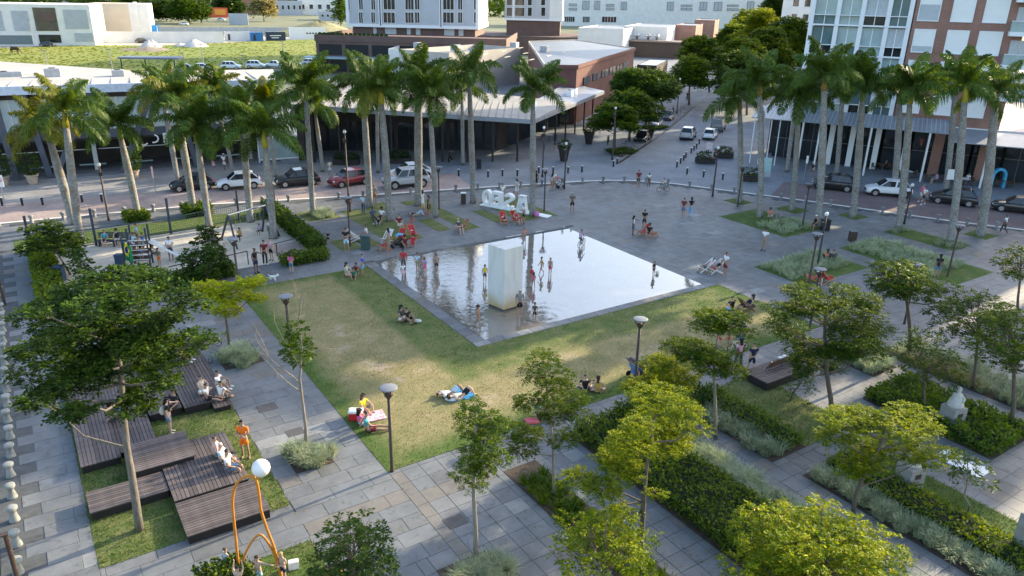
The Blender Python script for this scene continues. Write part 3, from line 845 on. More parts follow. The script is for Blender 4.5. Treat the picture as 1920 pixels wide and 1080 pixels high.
# label, foot pixel, crown pixel, seed, tone, radius
PALMS = [
 ('yellowing palm with thick trunk, leftmost in the photo, leaning outwards', 137,420, 88,235, 1,'palmy',.30,None,GL),
 ('pale trunked palm just right of the leftmost palm, beside the play area', 152,457, 118,205, 2,'mix',.26,m_shaft_y,GL),
 ('short palm with pale trunk behind the climbing children', 260,410, 222,232, 3,'palm',.27,m_shaft,GL),
 ('tall palm beside the small dark car, its foot on the far sidewalk', 333,340, 303,165, 4,'mix',.24,None,GL),
 ('palm in front of the dark car, its foot in a round shrub', 364,402, 328,180, 5,'mix',.28,None,GL),
 ('palm with a green neck between the dark and the white car', 392,424, 366,238, 6,'palm',.25,m_shaft_y,GL),
 ('thin palm behind the white hatchback on the far sidewalk', 437,325, 402,168, 7,'mix',.18,None,GL),
 ('palm in front of the white hatchback tail by the swings', 470,416, 452,215, 8,'palm',.27,None,GL),
 ('palm with a bright yellow green neck, its foot on the playground sand', 514,447, 494,245, 9,'palm',.27,m_shaft_y,GL),
 ('slim palm on the far sidewalk behind the black hatchback', 518,330, 496,190, 10,'mix',.18,None,GL),
 ('tall lush palm with a bunch of grass at its foot, left of the red car', 587,402, 572,160, 11,'palm',.22,m_shaft,GL),
 ('thin bare trunked palm between the black and the red car', 605,320, 590,195, 12,'palm',.2,None,GL),
 ('palm with smooth grey trunk right of the red car', 694,388, 680,160, 13,'palm',.27,None,GL),
 ('slender palm behind the red car on the far sidewalk', 709,322, 706,175, 14,'palm',.18,m_shaft_y,GL),
 ('palm with a scarred trunk and yellow neck beside the picnic groups', 731,414, 714,165, 15,'mix',.28,m_shaft_y,GL),
 ('thick grey palm in front of the silver car', 785,385, 784,145, 16,'palm',.33,None,GL),
 ('slim palm with a long yellow neck left of the disc lamp', 817,407, 806,178, 17,'palm',.2,m_shaft_y,GL),
 ('pale slim palm standing on the far forecourt by the arcade', 868,307, 866,165, 18,'palm',.2,None,GL),
 ('tallest palm in the middle of the left row by the white letters', 887,380, 880,135, 19,'palm',.24,None,GL),
 ('palm right of the white letters with green upper trunk', 998,404, 1000,165, 20,'palm',.24,m_shaft,GL),
 ('first palm of the right row, reddish neck, beside a disc lamp', 1386,380, 1390,180, 21,'palm',.25,m_shaft_o,GR),
 ('second palm of the right row standing in a grass bed', 1424,407, 1428,150, 22,'palm',.25,m_shaft_o,GR),
 ('slim palm behind the right row near the arcade corner', 1475,320, 1496,165, 23,'palm',.22,None,GR),
 ('palm with lichen speckled trunk in front of the black car nose', 1484,395, 1502,175, 24,'palm',.22,m_shaft,GR),
 ('palm with a bulging orange neck beside the sitting woman', 1532,425, 1550,140, 25,'palm',.28,m_shaft_o,GR),
 ('grey palm standing by the awning behind the black car', 1568,325, 1583,150, 26,'palm',.24,None,GR),
 ('palm with drooping fronds between black and white cars', 1598,407, 1622,160, 27,'palm',.27,None,GR),
 ('palm by the awning behind the white hatchback', 1675,362, 1692,170, 28,'palm',.28,m_shaft,GR),
 ('palm with yellow neck in front of the white hatchback tail', 1684,428, 1712,165, 29,'palm',.27,m_shaft_y,GR),
 ('palm carrying a square white sign by the awning', 1772,358, 1796,145, 30,'palm',.26,m_shaft,GR),
 ('palm standing in a low bed nearest the lower right lamp', 1781,455, 1815,160, 31,'palm',.27,m_shaft_y,GR),
 ('palm beside the yellow green dressed walker, far right', 1838,442, 1872,170, 32,'palm',.32,m_shaft,GR),
]
for (lb,bx,by,tx,ty,sd_,tone,r_,sh,gp) in PALMS:
    palm(lb, bx, by, tx, ty, sd_, tone, r_, sh, 14, 1.0, gp)

# -------- broadleaf trees: foot pixel, top row, crown left/right/bottom pixels
def ptree(name, label, foot, top, xl, xr, bot, seed, **kw):
    B = G(*foot)
    H = HZ(B, top); zb = HZ(B, bot)
    pm = PXM((B.x,B.y,H*.7))
    Rc = (xr-xl)/2/pm
    xc = (xl+xr)/2; q = proj((B.x,B.y,(H+zb)/2)); ln = RIGHT*((xc-q[0])/pm)
    # rows of the picture also show the crown's depth: take that off the height
    H2 = max(H - Rc*.2, zb+.8); zb2 = min(zb + Rc*.12, H2-.6)
    return tree(name, label, (B.x,B.y), H2, Rc*1.04, zb2, seed, lean=(ln.x,ln.y), **kw)
ptree('broadleaf_tree','umbrella shaped tree behind the dense tree, beside the grass beds',(1705,672),480,1600,1760,560,109,leaf='deep',leaf2='bright',nclump=24,dens=1.0,lsize=.105,trunk_r=.1,flat=.3,fork=.62)
ptree('broadleaf_tree','spreading tree in the upper right bed, left one of three',(1822,728),535,1755,1905,640,110,leaf='mid',leaf2='bright',nclump=20,dens=.9,lsize=.105,trunk_r=.08,flat=.28,fork=.55)
ptree('broadleaf_tree','large spreading tree at the right frame edge above the statue bed',(1893,800),565,1800,1990,700,111,leaf='mid',leaf2='bright',nclump=26,dens=.9,lsize=.10,trunk_r=.09,flat=.3,fork=.5)
ptree('broadleaf_tree','thin layered tree between the grass strip and the statue',(1735,780),610,1660,1800,720,112,leaf='mid',leaf2='bright',nclump=16,dens=.75,lsize=.10,trunk_r=.06,flat=.22,fork=.4)
ptree('broadleaf_tree','short twiggy tree by the low kerb in front of the bench platform',(1482,752),700,1475,1530,738,114,leaf='mid',nclump=6,dens=.8,lsize=.092,trunk_r=.04,flat=.4,fork=.5)
ptree('broadleaf_tree','small sapling in the sunny lawn at the lower right',(1812,965),845,1765,1850,905,115,leaf='mid',nclump=7,dens=.6,lsize=.11,trunk_r=.035,flat=.2,fork=.45,bk=bark_pale)
ptree('broadleaf_tree','huge yellow blossoming tree crown at the bottom edge',(1520,1180),955,1375,1690,1110,116,leaf='bright',leaf2='lime',nclump=40,dens=1.1,lsize=.09,trunk_r=.12,flat=.5,flowers=.03,fork=.4)
ptree('broadleaf_tree','feathery low tree at the bottom edge right of the grass clump',(1130,1150),945,1030,1235,1085,117,leaf='bright',leaf2='lime',nclump=26,dens=.85,lsize=.09,trunk_r=.07,flat=.4,fork=.4)
ptree('broadleaf_tree','yellow flowering shrub-like tree at the bottom edge beside the arch sculpture',(660,1150),965,585,745,1110,118,leaf='dark',leaf2='deep',nclump=26,dens=1.05,lsize=.105,trunk_r=.07,flat=.5,flowers=.012,fork=.4)
ptree('broadleaf_tree','sparse tree at the right frame edge beside the path',(1908,580),450,1858,1960,530,119,leaf='mid',leaf2='bright',nclump=14,dens=.8,lsize=.12,trunk_r=.07,flat=.35,fork=.5)
ptree('broadleaf_tree','small dark tree standing on the playground sand',(386,478),418,362,412,462,120,leaf='dark',leaf2='deep',nclump=9,dens=1.0,lsize=.2,trunk_r=.06,flat=.55,fork=.5,bk=bark_pale)
ptree('broadleaf_tree','second small dark tree by the low playground fence',(388,528),455,340,435,515,121,leaf='dark',leaf2='deep',nclump=14,dens=.9,lsize=.19,trunk_r=.06,flat=.5,fork=.5)
ptree('broadleaf_tree','scraggly young tree left of the flag on the playground edge',(133,515),410,35,135,480,122,leaf='dark',leaf2='hedgey',nclump=16,dens=.9,lsize=.19,trunk_r=.05,flat=.55,fork=.4)
ptree('broadleaf_tree','tufted sapling in front of the playground beside the bin',(160,535),460,125,172,520,123,leaf='dark',leaf2='deep',nclump=9,dens=.8,lsize=.19,trunk_r=.04,flat=.6,fork=.5)
ptree('broadleaf_tree','bright green street tree at the plaza end of the side street',(1152,285),186,1112,1196,248,124,leaf='mid',leaf2='bright',nclump=20,dens=.9,lsize=.26,trunk_r=.13,flat=.3,fork=.55,slen=.5)
ptree('broadleaf_tree','tall dark street tree by the brick mall',(1213,245),118,1130,1255,190,125,leaf='dark',leaf2='mid',nclump=26,dens=.55,lsize=.34,trunk_r=.15,flat=.4,fork=.5,slen=.7)
ptree('broadleaf_tree','round green street tree over the parked motorbikes',(1330,172),58,1268,1355,140,126,leaf='mid',leaf2='bright',nclump=26,dens=.3,lsize=.45,trunk_r=.18,flat=.5,fork=.45,slen=.9)
ptree('broadleaf_tree','street tree deep in the side street with sunlit top',(1372,130),38,1340,1425,95,127,leaf='deep',leaf2='bright',nclump=22,dens=.2,lsize=.6,trunk_r=.2,flat=.5,fork=.45,slen=1.1)
ptree('broadleaf_tree','yellow sunlit street tree farthest up the side street',(1420,95),24,1375,1455,65,128,leaf='bright',leaf2='lime',nclump=20,dens=.14,lsize=.75,trunk_r=.2,flat=.5,fork=.45,slen=1.3)
ptree('broadleaf_tree','dark street tree left of the glass tower',(1455,150),30,1420,1520,130,129,leaf='dark',leaf2='deep',nclump=26,dens=.28,lsize=.45,trunk_r=.2,flat=.55,fork=.4,slen=.9)
ptree('broadleaf_tree','leafy tree behind the palms where the side street meets the tower',(1400,215),85,1340,1450,190,130,leaf='deep',leaf2='mid',nclump=24,dens=.5,lsize=.34,trunk_r=.16,flat=.5,fork=.45,slen=.7)
ptree('broadleaf_tree','tall background tree against the glass tower edge',(1490,120),0,1455,1530,95,131,leaf='deep',leaf2='bright',nclump=24,dens=.2,lsize=.6,trunk_r=.2,flat=.55,fork=.4,slen=1.1)

for (ft,tp_,xl,xr,bt,sd_,lf_,l2,lb) in [((1388,196),62,1345,1442,150,140,'mid','bright','leafy tree on the right kerb of the side street, behind the first right palms'),((1432,186),42,1395,1482,140,141,'deep','bright','dark full tree right of the side street, left of the glass tower'),((1476,168),22,1440,1526,130,142,'mid','bright','tall full tree close against the glass tower'),((1424,140),8,1388,1462,100,143,'bright','lime','sunlit tree in the second row right of the side street'),((1245,215),128,1195,1262,190,144,'deep','bright','dark tree in the left kerb row above the motorbikes'),((1292,196),100,1262,1325,165,145,'mid','bright','street tree left of the carriageway halfway up'),((1180,262),165,1140,1225,225,146,'deep','bright','dark tree behind the bright green street tree')]:
    ptree('broadleaf_tree',lb,ft,tp_,xl,xr,bt,sd_,leaf=lf_,leaf2=l2,nclump=24,dens=.3,lsize=.4,trunk_r=.16,flat=.5,fork=.45,slen=.8,cs=1.0,k=9)
# trees whose foliage pads are placed one by one: (pixel x, pixel y, width, height)
def padtree(label, foot, stem, pads, seed, leaf, leaf2, lsize=.1, trunk_r=.08, dens=1.0, slen=.28, k=12, asp=.5, bk=None, dspread=.5, frac=.75):
    rg = np.random.default_rng(seed)
    B = G(*foot); t = thing('broadleaf_tree', label, 'tree', B)
    vn = Vector((CD.x,CD.y,0)).normalized()
    def at_(px, py, dd):
        w = ray(px,py); P0 = B + vn*dd; tt = (P0-CAM).dot(vn)/w.dot(vn); return CAM + w*tt - B
    wood = MB()
    st = [at_(x,y,0) for (x,y) in stem]; st = [Vector((0,0,-.05))] + [p for p in st if p.z > .15]
    n = len(st); rr = [trunk_r*(1.15-.75*i/max(1,n-1)) for i in range(n)]
    wood.tube(st, rr, 8)
    Q = []; MI = []
    spread = max(p[0] for p in pads)-min(p[0] for p in pads)
    for (px,py,w,h) in pads:
        dd = rg.normal(0,1)*dspread*spread/2/PXM(B)*.5
        c = at_(px,py,dd); pm = PXM(B+c); rx = w/2/pm; ry = rx*.85; rz = max(.13, h/2/pm - ry*.35)
        # limb from the stem point best below the pad
        best = None
        for i in range(1,n):
            for q in (0,.5):
                p = st[i-1].lerp(st[i],q+.5); dz = c.z-p.z; hd = math.hypot(c.x-p.x,c.y-p.y); co = abs(dz-hd*.45)+hd*.3+(2 if dz < 0 else 0)
                if best is None or co < best[0]: best = (co,p)
        a = best[1]; L_ = (c-a).length
        m1 = a.lerp(c,.4)+Vector((0,0,-L_*.06))+Vector(rg.normal(0,.05*L_,3)); m2 = a.lerp(c,.75)+Vector(rg.normal(0,.03*L_,3))
        wood.tube([a,m1,m2,c-Vector((0,0,rz*.3))],[trunk_r*.42,trunk_r*.3,trunk_r*.2,trunk_r*.08],6,cap=False)
        for _ in range(5):
            e = Vector(c)+Vector(unit(rg.normal(0,1,3)))*rx*.75; e.z = c.z+(e.z-c.z)*rz/rx*.6; wood.tube([m2,m2.lerp(e,.6)+Vector(rg.normal(0,.03,3)),e],[trunk_r*.13,trunk_r*.09,trunk_r*.03],4,cap=False)
        ns = max(10,int(255*rx*ry*dens))
        # each pad is itself a handful of smaller uneven tufts
        for j in range(4):
            o = unit(rg.normal(0,1,3))*rg.uniform(.2,.6); cc = np.array(c)+o*np.array([rx,ry,rz]); f_ = rg.uniform(.45,.75)
            q = sprays(cc, np.array([rx*f_,ry*f_,rz*f_]), max(4,int(ns*f_*.55)), k, slen*.9, lsize*.76, asp, rg)
            Q.append(q); hi = q[:,0,2] > cc[2]-rz*.1; MI.append(np.where(hi & (rg.uniform(0,1,len(q)) < frac),1,0))  # higher leaves of each tuft are coloured as sunlit
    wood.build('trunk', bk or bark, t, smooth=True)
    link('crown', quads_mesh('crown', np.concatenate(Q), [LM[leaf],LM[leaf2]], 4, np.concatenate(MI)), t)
    return t
padtree('big dark leafy tree with forked trunk growing out of the wooden decks',(262,995),[(256,950),(247,890),(238,840),(232,780),(228,720),(222,660),(215,600),(210,560)],
 [(200,520,115,50),(265,512,90,45),(312,545,75,42),(352,562,62,36),(150,545,105,42),(92,572,110,45),(45,592,62,40),(230,562,140,48),(180,592,100,36),(300,590,90,34),(180,640,130,34),(262,640,120,36),(332,642,120,34),(60,652,92,46),(112,672,80,40),(378,640,44,20),(100,722,112,44),(70,748,70,30),(150,768,84,30),(272,722,90,30),(245,762,74,26),(306,714,50,24),(180,715,60,22),(40,700,50,30),(215,672,140,36),(150,692,100,36),(300,682,80,28),(250,602,150,40),(130,622,110,38),(90,610,90,36)],601,'dark','mid',.16,.12,.95,.34,10,.5,mk('bark_grey',(.17,.15,.125),.9,.3,5,bump=.02,stretch=(3,3,.6)),.7)
padtree('bright lime green flat-topped tree rising from a grass clump behind the decks',(430,655),[(427,620),(423,595),(421,575),(420,555)],[(400,540,90,30),(450,532,60,25),(476,527,50,22),(420,560,110,28),(425,582,60,24),(482,556,40,16),(384,546,50,24),(365,535,30,14)],602,'lime','lime2',.11,.07,1.0,.3,dspread=.3)
padtree('small bushy yellow green tree above a silvery grass clump at the bottom centre',(892,1058),[(892,1000),(889,940),(888,915),(890,860),(892,800),(892,770)],[(889,759,50,30),(873,781,60,36),(911,784,70,40),(930,797,50,35),(883,809,70,36),(914,822,75,40),(886,844,56,35),(914,850,70,36),(933,860,46,26),(877,866,60,30),(902,875,70,30),(864,891,46,30),(889,905,50,20)],603,'deep','bright',.085,.075,1.5,.24,bk=bark_pale,frac=.5)
padtree('airy young tree with thin trunk in the small dark bed beside the lawn',(1039,930),[(1038,880),(1037,830),(1030,770),(1024,720),(1020,680)],[(1019,667,60,20),(1000,685,55,20),(1034,680,45,25),(1003,704,55,22),(1052,706,60,18),(1043,731,80,25),(990,755,75,30),(1034,756,60,25),(1078,749,60,22),(1090,743,40,20),(1055,772,90,25),(1083,774,50,20),(971,809,80,25),(1002,815,70,25),(1056,819,75,25),(977,844,70,22)],604,'mid','bright',.09,.055,1.1,.25,bk=bark_pale)
padtree('sunlit yellow green tree in front of the long clipped hedge',(1203,1062),[(1202,1010),(1206,960),(1208,925),(1212,880),(1220,830),(1228,780)],[(1235,745,130,40),(1290,765,90,35),(1245,790,130,45),(1200,790,80,40),(1170,835,130,45),(1250,830,120,45),(1310,800,60,30),(1183,879,120,45),(1085,899,90,30),(1126,915,90,28),(1172,961,70,30),(1229,925,40,14),(1150,860,80,30)],605,'bright','lime',.088,.085,1.25,.26)
padtree('slim tree beside the path left of the bench platform',(1342,822),[(1341,770),(1340,725),(1338,700),(1340,670),(1346,630),(1350,600)],[(1327,588,60,18),(1354,595,90,30),(1388,597,60,20),(1330,614,80,35),(1400,625,50,18),(1293,649,90,35),(1264,647,60,30),(1304,664,90,25),(1327,660,60,30),(1338,671,60,25),(1369,671,40,15),(1330,688,80,25),(1378,695,80,20),(1365,615,60,26)],606,'mid','bright',.095,.07,1.2,.26,bk=bark_pale)
padtree('low bright tree leaning over the walkway beside the lawn lamp',(1250,815),[(1253,790),(1256,760),(1262,735),(1258,710),(1250,690)],[(1240,678,90,25),(1264,690,90,25),(1286,704,70,22),(1206,717,90,40),(1197,727,70,35),(1243,704,90,25),(1234,745,110,30),(1275,722,70,20)],607,'bright','lime',.09,.055,1.2,.26)
padtree('full dense tree shading the end of the bench platform',(1560,790),[(1558,750),(1550,700),(1548,650),(1546,630),(1548,590),(1552,560)],[(1515,545,110,40),(1580,545,70,30),(1472,580,90,45),(1520,575,120,45),(1580,570,110,45),(1620,562,80,45),(1640,588,60,50),(1455,605,60,40),(1490,620,80,40),(1585,605,110,50),(1627,615,90,40),(1595,630,110,45),(1640,645,60,40),(1522,650,110,35),(1560,660,90,40),(1600,655,100,45),(1515,675,80,35),(1552,685,80,35),(1502,695,50,30),(1630,660,70,40)],608,'deep','bright',.095,.1,1.15,.27,frac=.6)
padtree('yellow green layered tree above the second pedestal',(1598,975),[(1604,930),(1618,895),(1640,860),(1655,825),(1660,795)],[(1591,775,100,40),(1563,784,70,35),(1629,778,90,35),(1698,778,110,40),(1685,800,100,35),(1733,797,60,30),(1748,806,50,15),(1610,793,110,35),(1566,815,90,25),(1635,831,110,30),(1707,844,90,30),(1742,863,70,25),(1774,850,60,12),(1591,875,90,35),(1629,860,80,30),(1717,825,70,20)],613,'bright','lime',.088,.08,1.1,.26)
# nearly bare tree with two green tufts
B = G(574,842)
t = thing('bare_tree', 'nearly bare young tree with two leafy tufts rising from a silvery grass clump', 'tree', B)
rg = np.random.default_rng(5)
w_ = MB()
def bp(px, py, dz=0):
    h = HZ(B, py); q = proj((B.x,B.y,h)); dx = (px-q[0])/PXM((B.x,B.y,h)); o = RIGHT*dx; return Vector((o.x, o.y, h+dz))
def branch(pts, r0, r1, tw=0):
    P_ = [bp(*p) for p in pts]; n = len(P_)
    w_.tube(P_, [r0+(r1-r0)*i/(n-1) for i in range(n)], 6, cap=False)
    for i in range(tw):
        k_ = rg.integers(1, n); a = P_[k_]; b = a + Vector(rg.normal(0,.35,3)) + Vector((0,0,.3))
        w_.tube([a, a.lerp(b,.5)+Vector(rg.normal(0,.04,3)), b], [r1*1.2, r1*.8, r1*.3], 4, cap=False)
w_.tube([Vector((0,0,-.05)), bp(573,800), bp(566,745), bp(562,710), bp(564,690)], [.085,.07,.06,.05,.045], 8)
branch([(562,720),(548,705),(525,690),(505,672),(497,650)], .035, .01, 6)
branch([(505,672),(493,655),(480,640),(478,622)], .015, .005, 5)
branch([(564,735),(545,722),(520,700),(498,676)], .03, .008, 4)
branch([(564,692),(575,670),(590,660),(606,652)], .03, .008, 5)
branch([(564,690),(545,660),(528,630),(515,605)], .03, .006, 6)
branch([(572,655),(585,630),(595,605)], .02, .005, 5)
branch([(564,690),(566,650),(560,600),(564,560),(570,545)], .03, .006, 6)
branch([(562,600),(556,575),(554,540)], .015, .004, 4)
for i in range(3): w_.tube([bp(562,590), bp(563,585+i), bp(566,552-i*2)], [.012,.01,.004], 4)
w_.build('trunk', bark_pale, t, smooth=True)
Q = [sprays(np.array(bp(556,656)), np.array([.45,.4,.42]), 70, 9, .35, .16, .5, rg, .8), sprays(np.array(bp(560,617)), np.array([.26,.22,.24]), 28, 9, .3, .15, .5, rg, .8)]
link('crown', quads_mesh('crown', np.concatenate(Q), [LM['mid']], 4), t)

# -------- hedges, shrubs, grass clumps
def hedge_mesh(x0,x1,y0,y1,h,dens,size,rg,und=.15,round_=.2):
    A = (x1-x0)*(y1-y0); n = int(A*dens)
    P = np.stack([rg.uniform(x0,x1,n), rg.uniform(y0,y1,n), np.zeros(n)],1)
    e = np.minimum(np.minimum(P[:,0]-x0, x1-P[:,0]), np.minimum(P[:,1]-y0, y1-P[:,1]))
    top = h*(1 - round_*np.clip(1-e/.35,0,1)**2)
    ph = rg.uniform(0,6,4)
    top *= 1 + und*(np.sin(P[:,0]*2.3+ph[0])*np.sin(P[:,1]*1.9+ph[1])*.6 + np.sin(P[:,0]*5.1+ph[2])*np.sin(P[:,1]*4.7+ph[3])*.4)
    P[:,2] = top*(1-rg.uniform(0,1,n)**2.5*.6)
    per = 2*(x1-x0+y1-y0); m = int(per*h*dens*.8)
    u_ = rg.uniform(0,per,m); S = np.zeros((m,3))
    w = x1-x0; d_ = y1-y0
    for i in range(m):
        uu = u_[i]
        if uu < w: S[i,:2] = (x0+uu, y0)
        elif uu < w+d_: S[i,:2] = (x1, y0+uu-w)
        elif uu < 2*w+d_: S[i,:2] = (x1-(uu-w-d_), y1)
        else: S[i,:2] = (x0, y1-(uu-2*w-d_))
    S[:,:2] += rg.normal(0,.06,(m,2)); S[:,2] = rg.uniform(.05,h*.95,m)
    P = np.concatenate([P,S])
    D = rg.normal(0,1,(len(P),3))*np.array([1,1,.6]) + np.array([0,0,.35])
    return leaf_quads(P, D, size, .6, rg, .5)
def hedge(name, label, rects, h, dens, size, seed, leaf='hedge', leaf2=None, cat='hedge', stuff=False, und=.15, inner=True, frac2=.5):
    rg = np.random.default_rng(seed)
    Q = np.concatenate([hedge_mesh(*rc, h, dens, size, rg, und) for rc in rects])
    mi = (rg.uniform(0,1,len(Q)) < frac2).astype(int) if leaf2 else None
    x0 = sum(rc[0]+rc[1] for rc in rects)/2/len(rects); y0 = sum(rc[2]+rc[3] for rc in rects)/2/len(rects)
    t = thing(name, label, cat, (x0,y0,0))
    Q = Q - np.array([x0,y0,0])
    f = link('foliage', quads_mesh('foliage', Q, [LM[leaf]] + ([LM[leaf2]] if leaf2 else []), 4, mi), t)
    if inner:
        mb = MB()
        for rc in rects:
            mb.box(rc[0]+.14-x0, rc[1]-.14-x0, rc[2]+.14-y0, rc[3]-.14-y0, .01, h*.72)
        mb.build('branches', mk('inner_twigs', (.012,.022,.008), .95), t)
    return t
hedge('hedge','long clipped dark green hedge in the wide diagonal bed',[(17.3,19.9,6.2,21.1)],.75,260,.13,201,'hedge','hedgey',frac2=.35)
hedge('hedge','low hedge beside silvery grass left of the dark garden lawn',[(23.9,25.0,15.6,20.7)],.6,240,.13,202,'hedge',None)
hedge('hedge','yellow green hedge between silvery grass and the sunny lawn',[(24.35,25.6,4.2,14.0)],.62,250,.12,203,'hedge','hedgey',frac2=.6)
hedge('hedge','tall narrow hedge along the right side of the playground',[(15.9,16.85,49.2,61.4)],1.15,210,.16,204,'hedge',None)
hedge('hedge','low hedge at the near corner of the playground by the lawn path',[(13.4,16.4,47.3,48.6)],.7,230,.15,205,'hedge','hedgey',frac2=.3)
hedge('hedge','dark leafy hedge along the near side of the playground',[(5.6,10.2,47.3,48.6)],.65,220,.16,206,'hedge',None)
hedge('hedge','sunlit green hedge along the left side of the playground',[(-.6,.6,47.2,58.6)],.9,200,.17,207,'hedgey','hedge',frac2=.4)
hedge('shrub','dense leafy planting round the statue bed',[(30.8,34.1,10.9,16.5)],.55,260,.15,208,'hedge','blade',cat='plants',frac2=.5,und=.35)
hedge('shrub','dark round shrub at the foot of the palm beside the dark car',[(10.2,12.2,62.6,64.2)],.9,220,.18,209,'hedge',None,cat='shrub')
hedge('shrub','round shrub at the foot of the palm behind the climbing children',[(6.0,7.6,63.2,64.8)],.7,220,.18,210,'hedge','hedgey',cat='shrub')
hedge('shrub','dark round bush at the bottom edge beside the arch sculpture',[(2.2,3.5,18.9,20.4)],.8,520,.12,211,'dark','hedgey',cat='shrub',frac2=.3)
hedge('shrub','deep green bush below the tree beside the left garden bed',[(22.9,24.0,19.6,20.9)],.95,300,.14,212,'dark',None,cat='shrub')
hedge('shrub','dark planting in the near part of the wide diagonal bed',[(19.6,21.3,18.6,21.2)],.9,260,.14,213,'dark','hedge',cat='shrub')

def tuft_quads(c, R_, h, n, rg, w=.02, spread=1.0, segs=3):
    a = rg.uniform(0,2*PI,n); rr = R_*np.sqrt(rg.uniform(0,1,n))*.55
    P = np.stack([c[0]+np.cos(a)*rr, c[1]+np.sin(a)*rr, np.full(n,c[2])],1)
    hh = h*rg.uniform(.6,1.15,n); out = (.25+.75*rr/(R_*.55))*spread*rg.uniform(.5,1.2,n)*R_*.75
    az = a + rg.normal(0,.5,n)
    D = np.stack([np.cos(az), np.sin(az), np.zeros(n)],1); S = np.stack([-np.sin(az), np.cos(az), np.zeros(n)],1)
    Q = []
    prev = None
    for s in range(segs+1):
        t_ = s/segs
        p = P + D*(out*t_**1.7)[:,None]; p[:,2] += hh*(t_ - .38*t_**2.6)
        ww = w*(1-.85*t_)
        cur = (p-S*ww, p+S*ww)
        if prev is not None: Q.append(np.stack([prev[0],prev[1],cur[1],cur[0]],1))
        prev = cur
    return np.concatenate(Q)
def clump(label, c, R_, h, seed, n=900, leaf='grass', w=.016, name='ornamental_grass'):
    rg = np.random.default_rng(seed)
    t = thing(name, label, 'grass clump', (c[0],c[1],0))
    Q = [tuft_quads((rg.normal(0,R_*.38), rg.normal(0,R_*.38), .01), R_*.62, h*rg.uniform(.85,1.1), n//9, rg, w) for _ in range(9)]
    link('blades', quads_mesh('blades', np.concatenate(Q), [LM[leaf]], 4), t)
    return t
clump('silvery grass clump round the nearly bare tree', (7.35,25.2), .85, .75, 301, 2600)
clump('silvery grass clump below the lime green tree behind the decks', (7.35,35.6), 1.0, .8, 302, 2600)
clump('big silvery grass clump at the bottom centre', (9.7,16.1), 1.0, .8, 303, 3200)
def strip(label, rects, sp, R_, h, seed, n=130, leaf='grass', leaf2=None, w=.018, name='ornamental_grass', cat='grass'):
    rg = np.random.default_rng(seed); Q = []
    for (x0,x1,y0,y1) in rects:
        nx = max(1,round((x1-x0)/sp)); ny = max(1,round((y1-y0)/sp))
        for i in range(nx):
            for j in range(ny):
                Q.append(tuft_quads((x0+(i+.5)*(x1-x0)/nx+rg.normal(0,sp*.14), y0+(j+.5)*(y1-y0)/ny+rg.normal(0,sp*.14), .01), R_*rg.uniform(.8,1.2), h*rg.uniform(.75,1.2), n, rg, w))
    Q = np.concatenate(Q)
    mi = None
    if leaf2:
        k = np.sin(Q[:,0,0]*1.1+seed)+np.sin(Q[:,0,1]*.9+seed*2) + rg.normal(0,.6,len(Q)); mi = (k > .9).astype(int)
    return tag(link(name, quads_mesh(name, Q, [LM[leaf]]+([LM[leaf2]] if leaf2 else []), 4, mi)), label, cat, kind='stuff')
strip('silvery striped grass along the right side of the long hedge bed', [(20.1,21.35,6.3,18.4)], .55, .5, .7, 311, 190)
strip('silvery grass strip edging the diagonal path at the lower right', [(23.35,24.25,4.2,14.0)], .5, .45, .6, 312, 190, 'grass', 'grassy')
strip('tufts of silvery grass beside the low garden hedge', [(22.95,23.9,15.6,19.6)], .6, .5, .7, 313, 190)
strip('pale grass tufts along the far right bed', [(36.1,38.6,8.2,19.0)], .75, .6, .8, 314, 170, 'grass', 'grassy')
strip('fresh green broad blades in the small dark bed', [(13.5,14.8,11.1,19.6)], .45, .35, .45, 315, 60, 'blade', None, .022)
strip('silvery grasses in the bed behind the deckchair lovers', [(41.3,47.6,28.3,31.4)], .8, .6, .7, 316, 130)
strip('grasses in the long bed at the right middle', [(50.2,54.6,24,31)], .85, .6, .65, 317, 120)
strip('grasses in the bed below the right palms', [(49,53.4,35.4,38.2)], .85, .6, .6, 318, 120)
strip('grass tufts at the foot of the lush left palm', [(18.8,20.8,57.3,59.5)], .8, .7, .8, 319, 140)
strip('grass tufts in the planted bed at the far right', [(57.2,59.4,26.6,28.2),(57.2,59.4,31,31.9)], .8, .5, .5, 320, 110)
strip('pale grass tufts below the dense garden tree', [(33.3,35.1,17.7,19.5)], .7, .6, .85, 321, 190)
strip('grass tufts between the statue bed plants', [(31,33.9,14.5,16.4)], .7, .5, .7, 322, 150, 'grassy', 'grass')
# fallen leaves and litter on the near paving
rg = np.random.default_rng(91); n = 3600
P = np.zeros((n,3)); P[:,0] = rg.uniform(-2.6,40,n); P[:,1] = rg.uniform(12,40,n)**1.0; P[:,2] = .012
P[:n//2,0] = rg.uniform(12,38,n//2); P[:n//2,1] = rg.uniform(5,24,n//2)
ok = np.ones(n,bool)
for h_ in [POOL]: ok &= ~((P[:,0]>h_[0])&(P[:,0]<h_[1])&(P[:,1]>h_[2])&(P[:,1]<h_[3]))
P = P[ok]; P[:,2] += np.where((P[:,0]>9.6)&(P[:,1]>22.8)&(P[:,1]<45),.03,0)
D = rg.normal(0,1,(len(P),3))*np.array([1,1,.08])
Q = leaf_quads(P, D, .075, .55, rg, 6.0)
tag(link('fallen_leaves', quads_mesh('fallen_leaves', Q, [leafmat('dead_leaf',(.16,.10,.035),(.30,.22,.06),.1,.8,3), LM['mid']], 4, (rg.uniform(0,1,len(Q))<.25).astype(int))), 'scattered fallen leaves on the paving and lawn', 'leaves', kind='stuff')
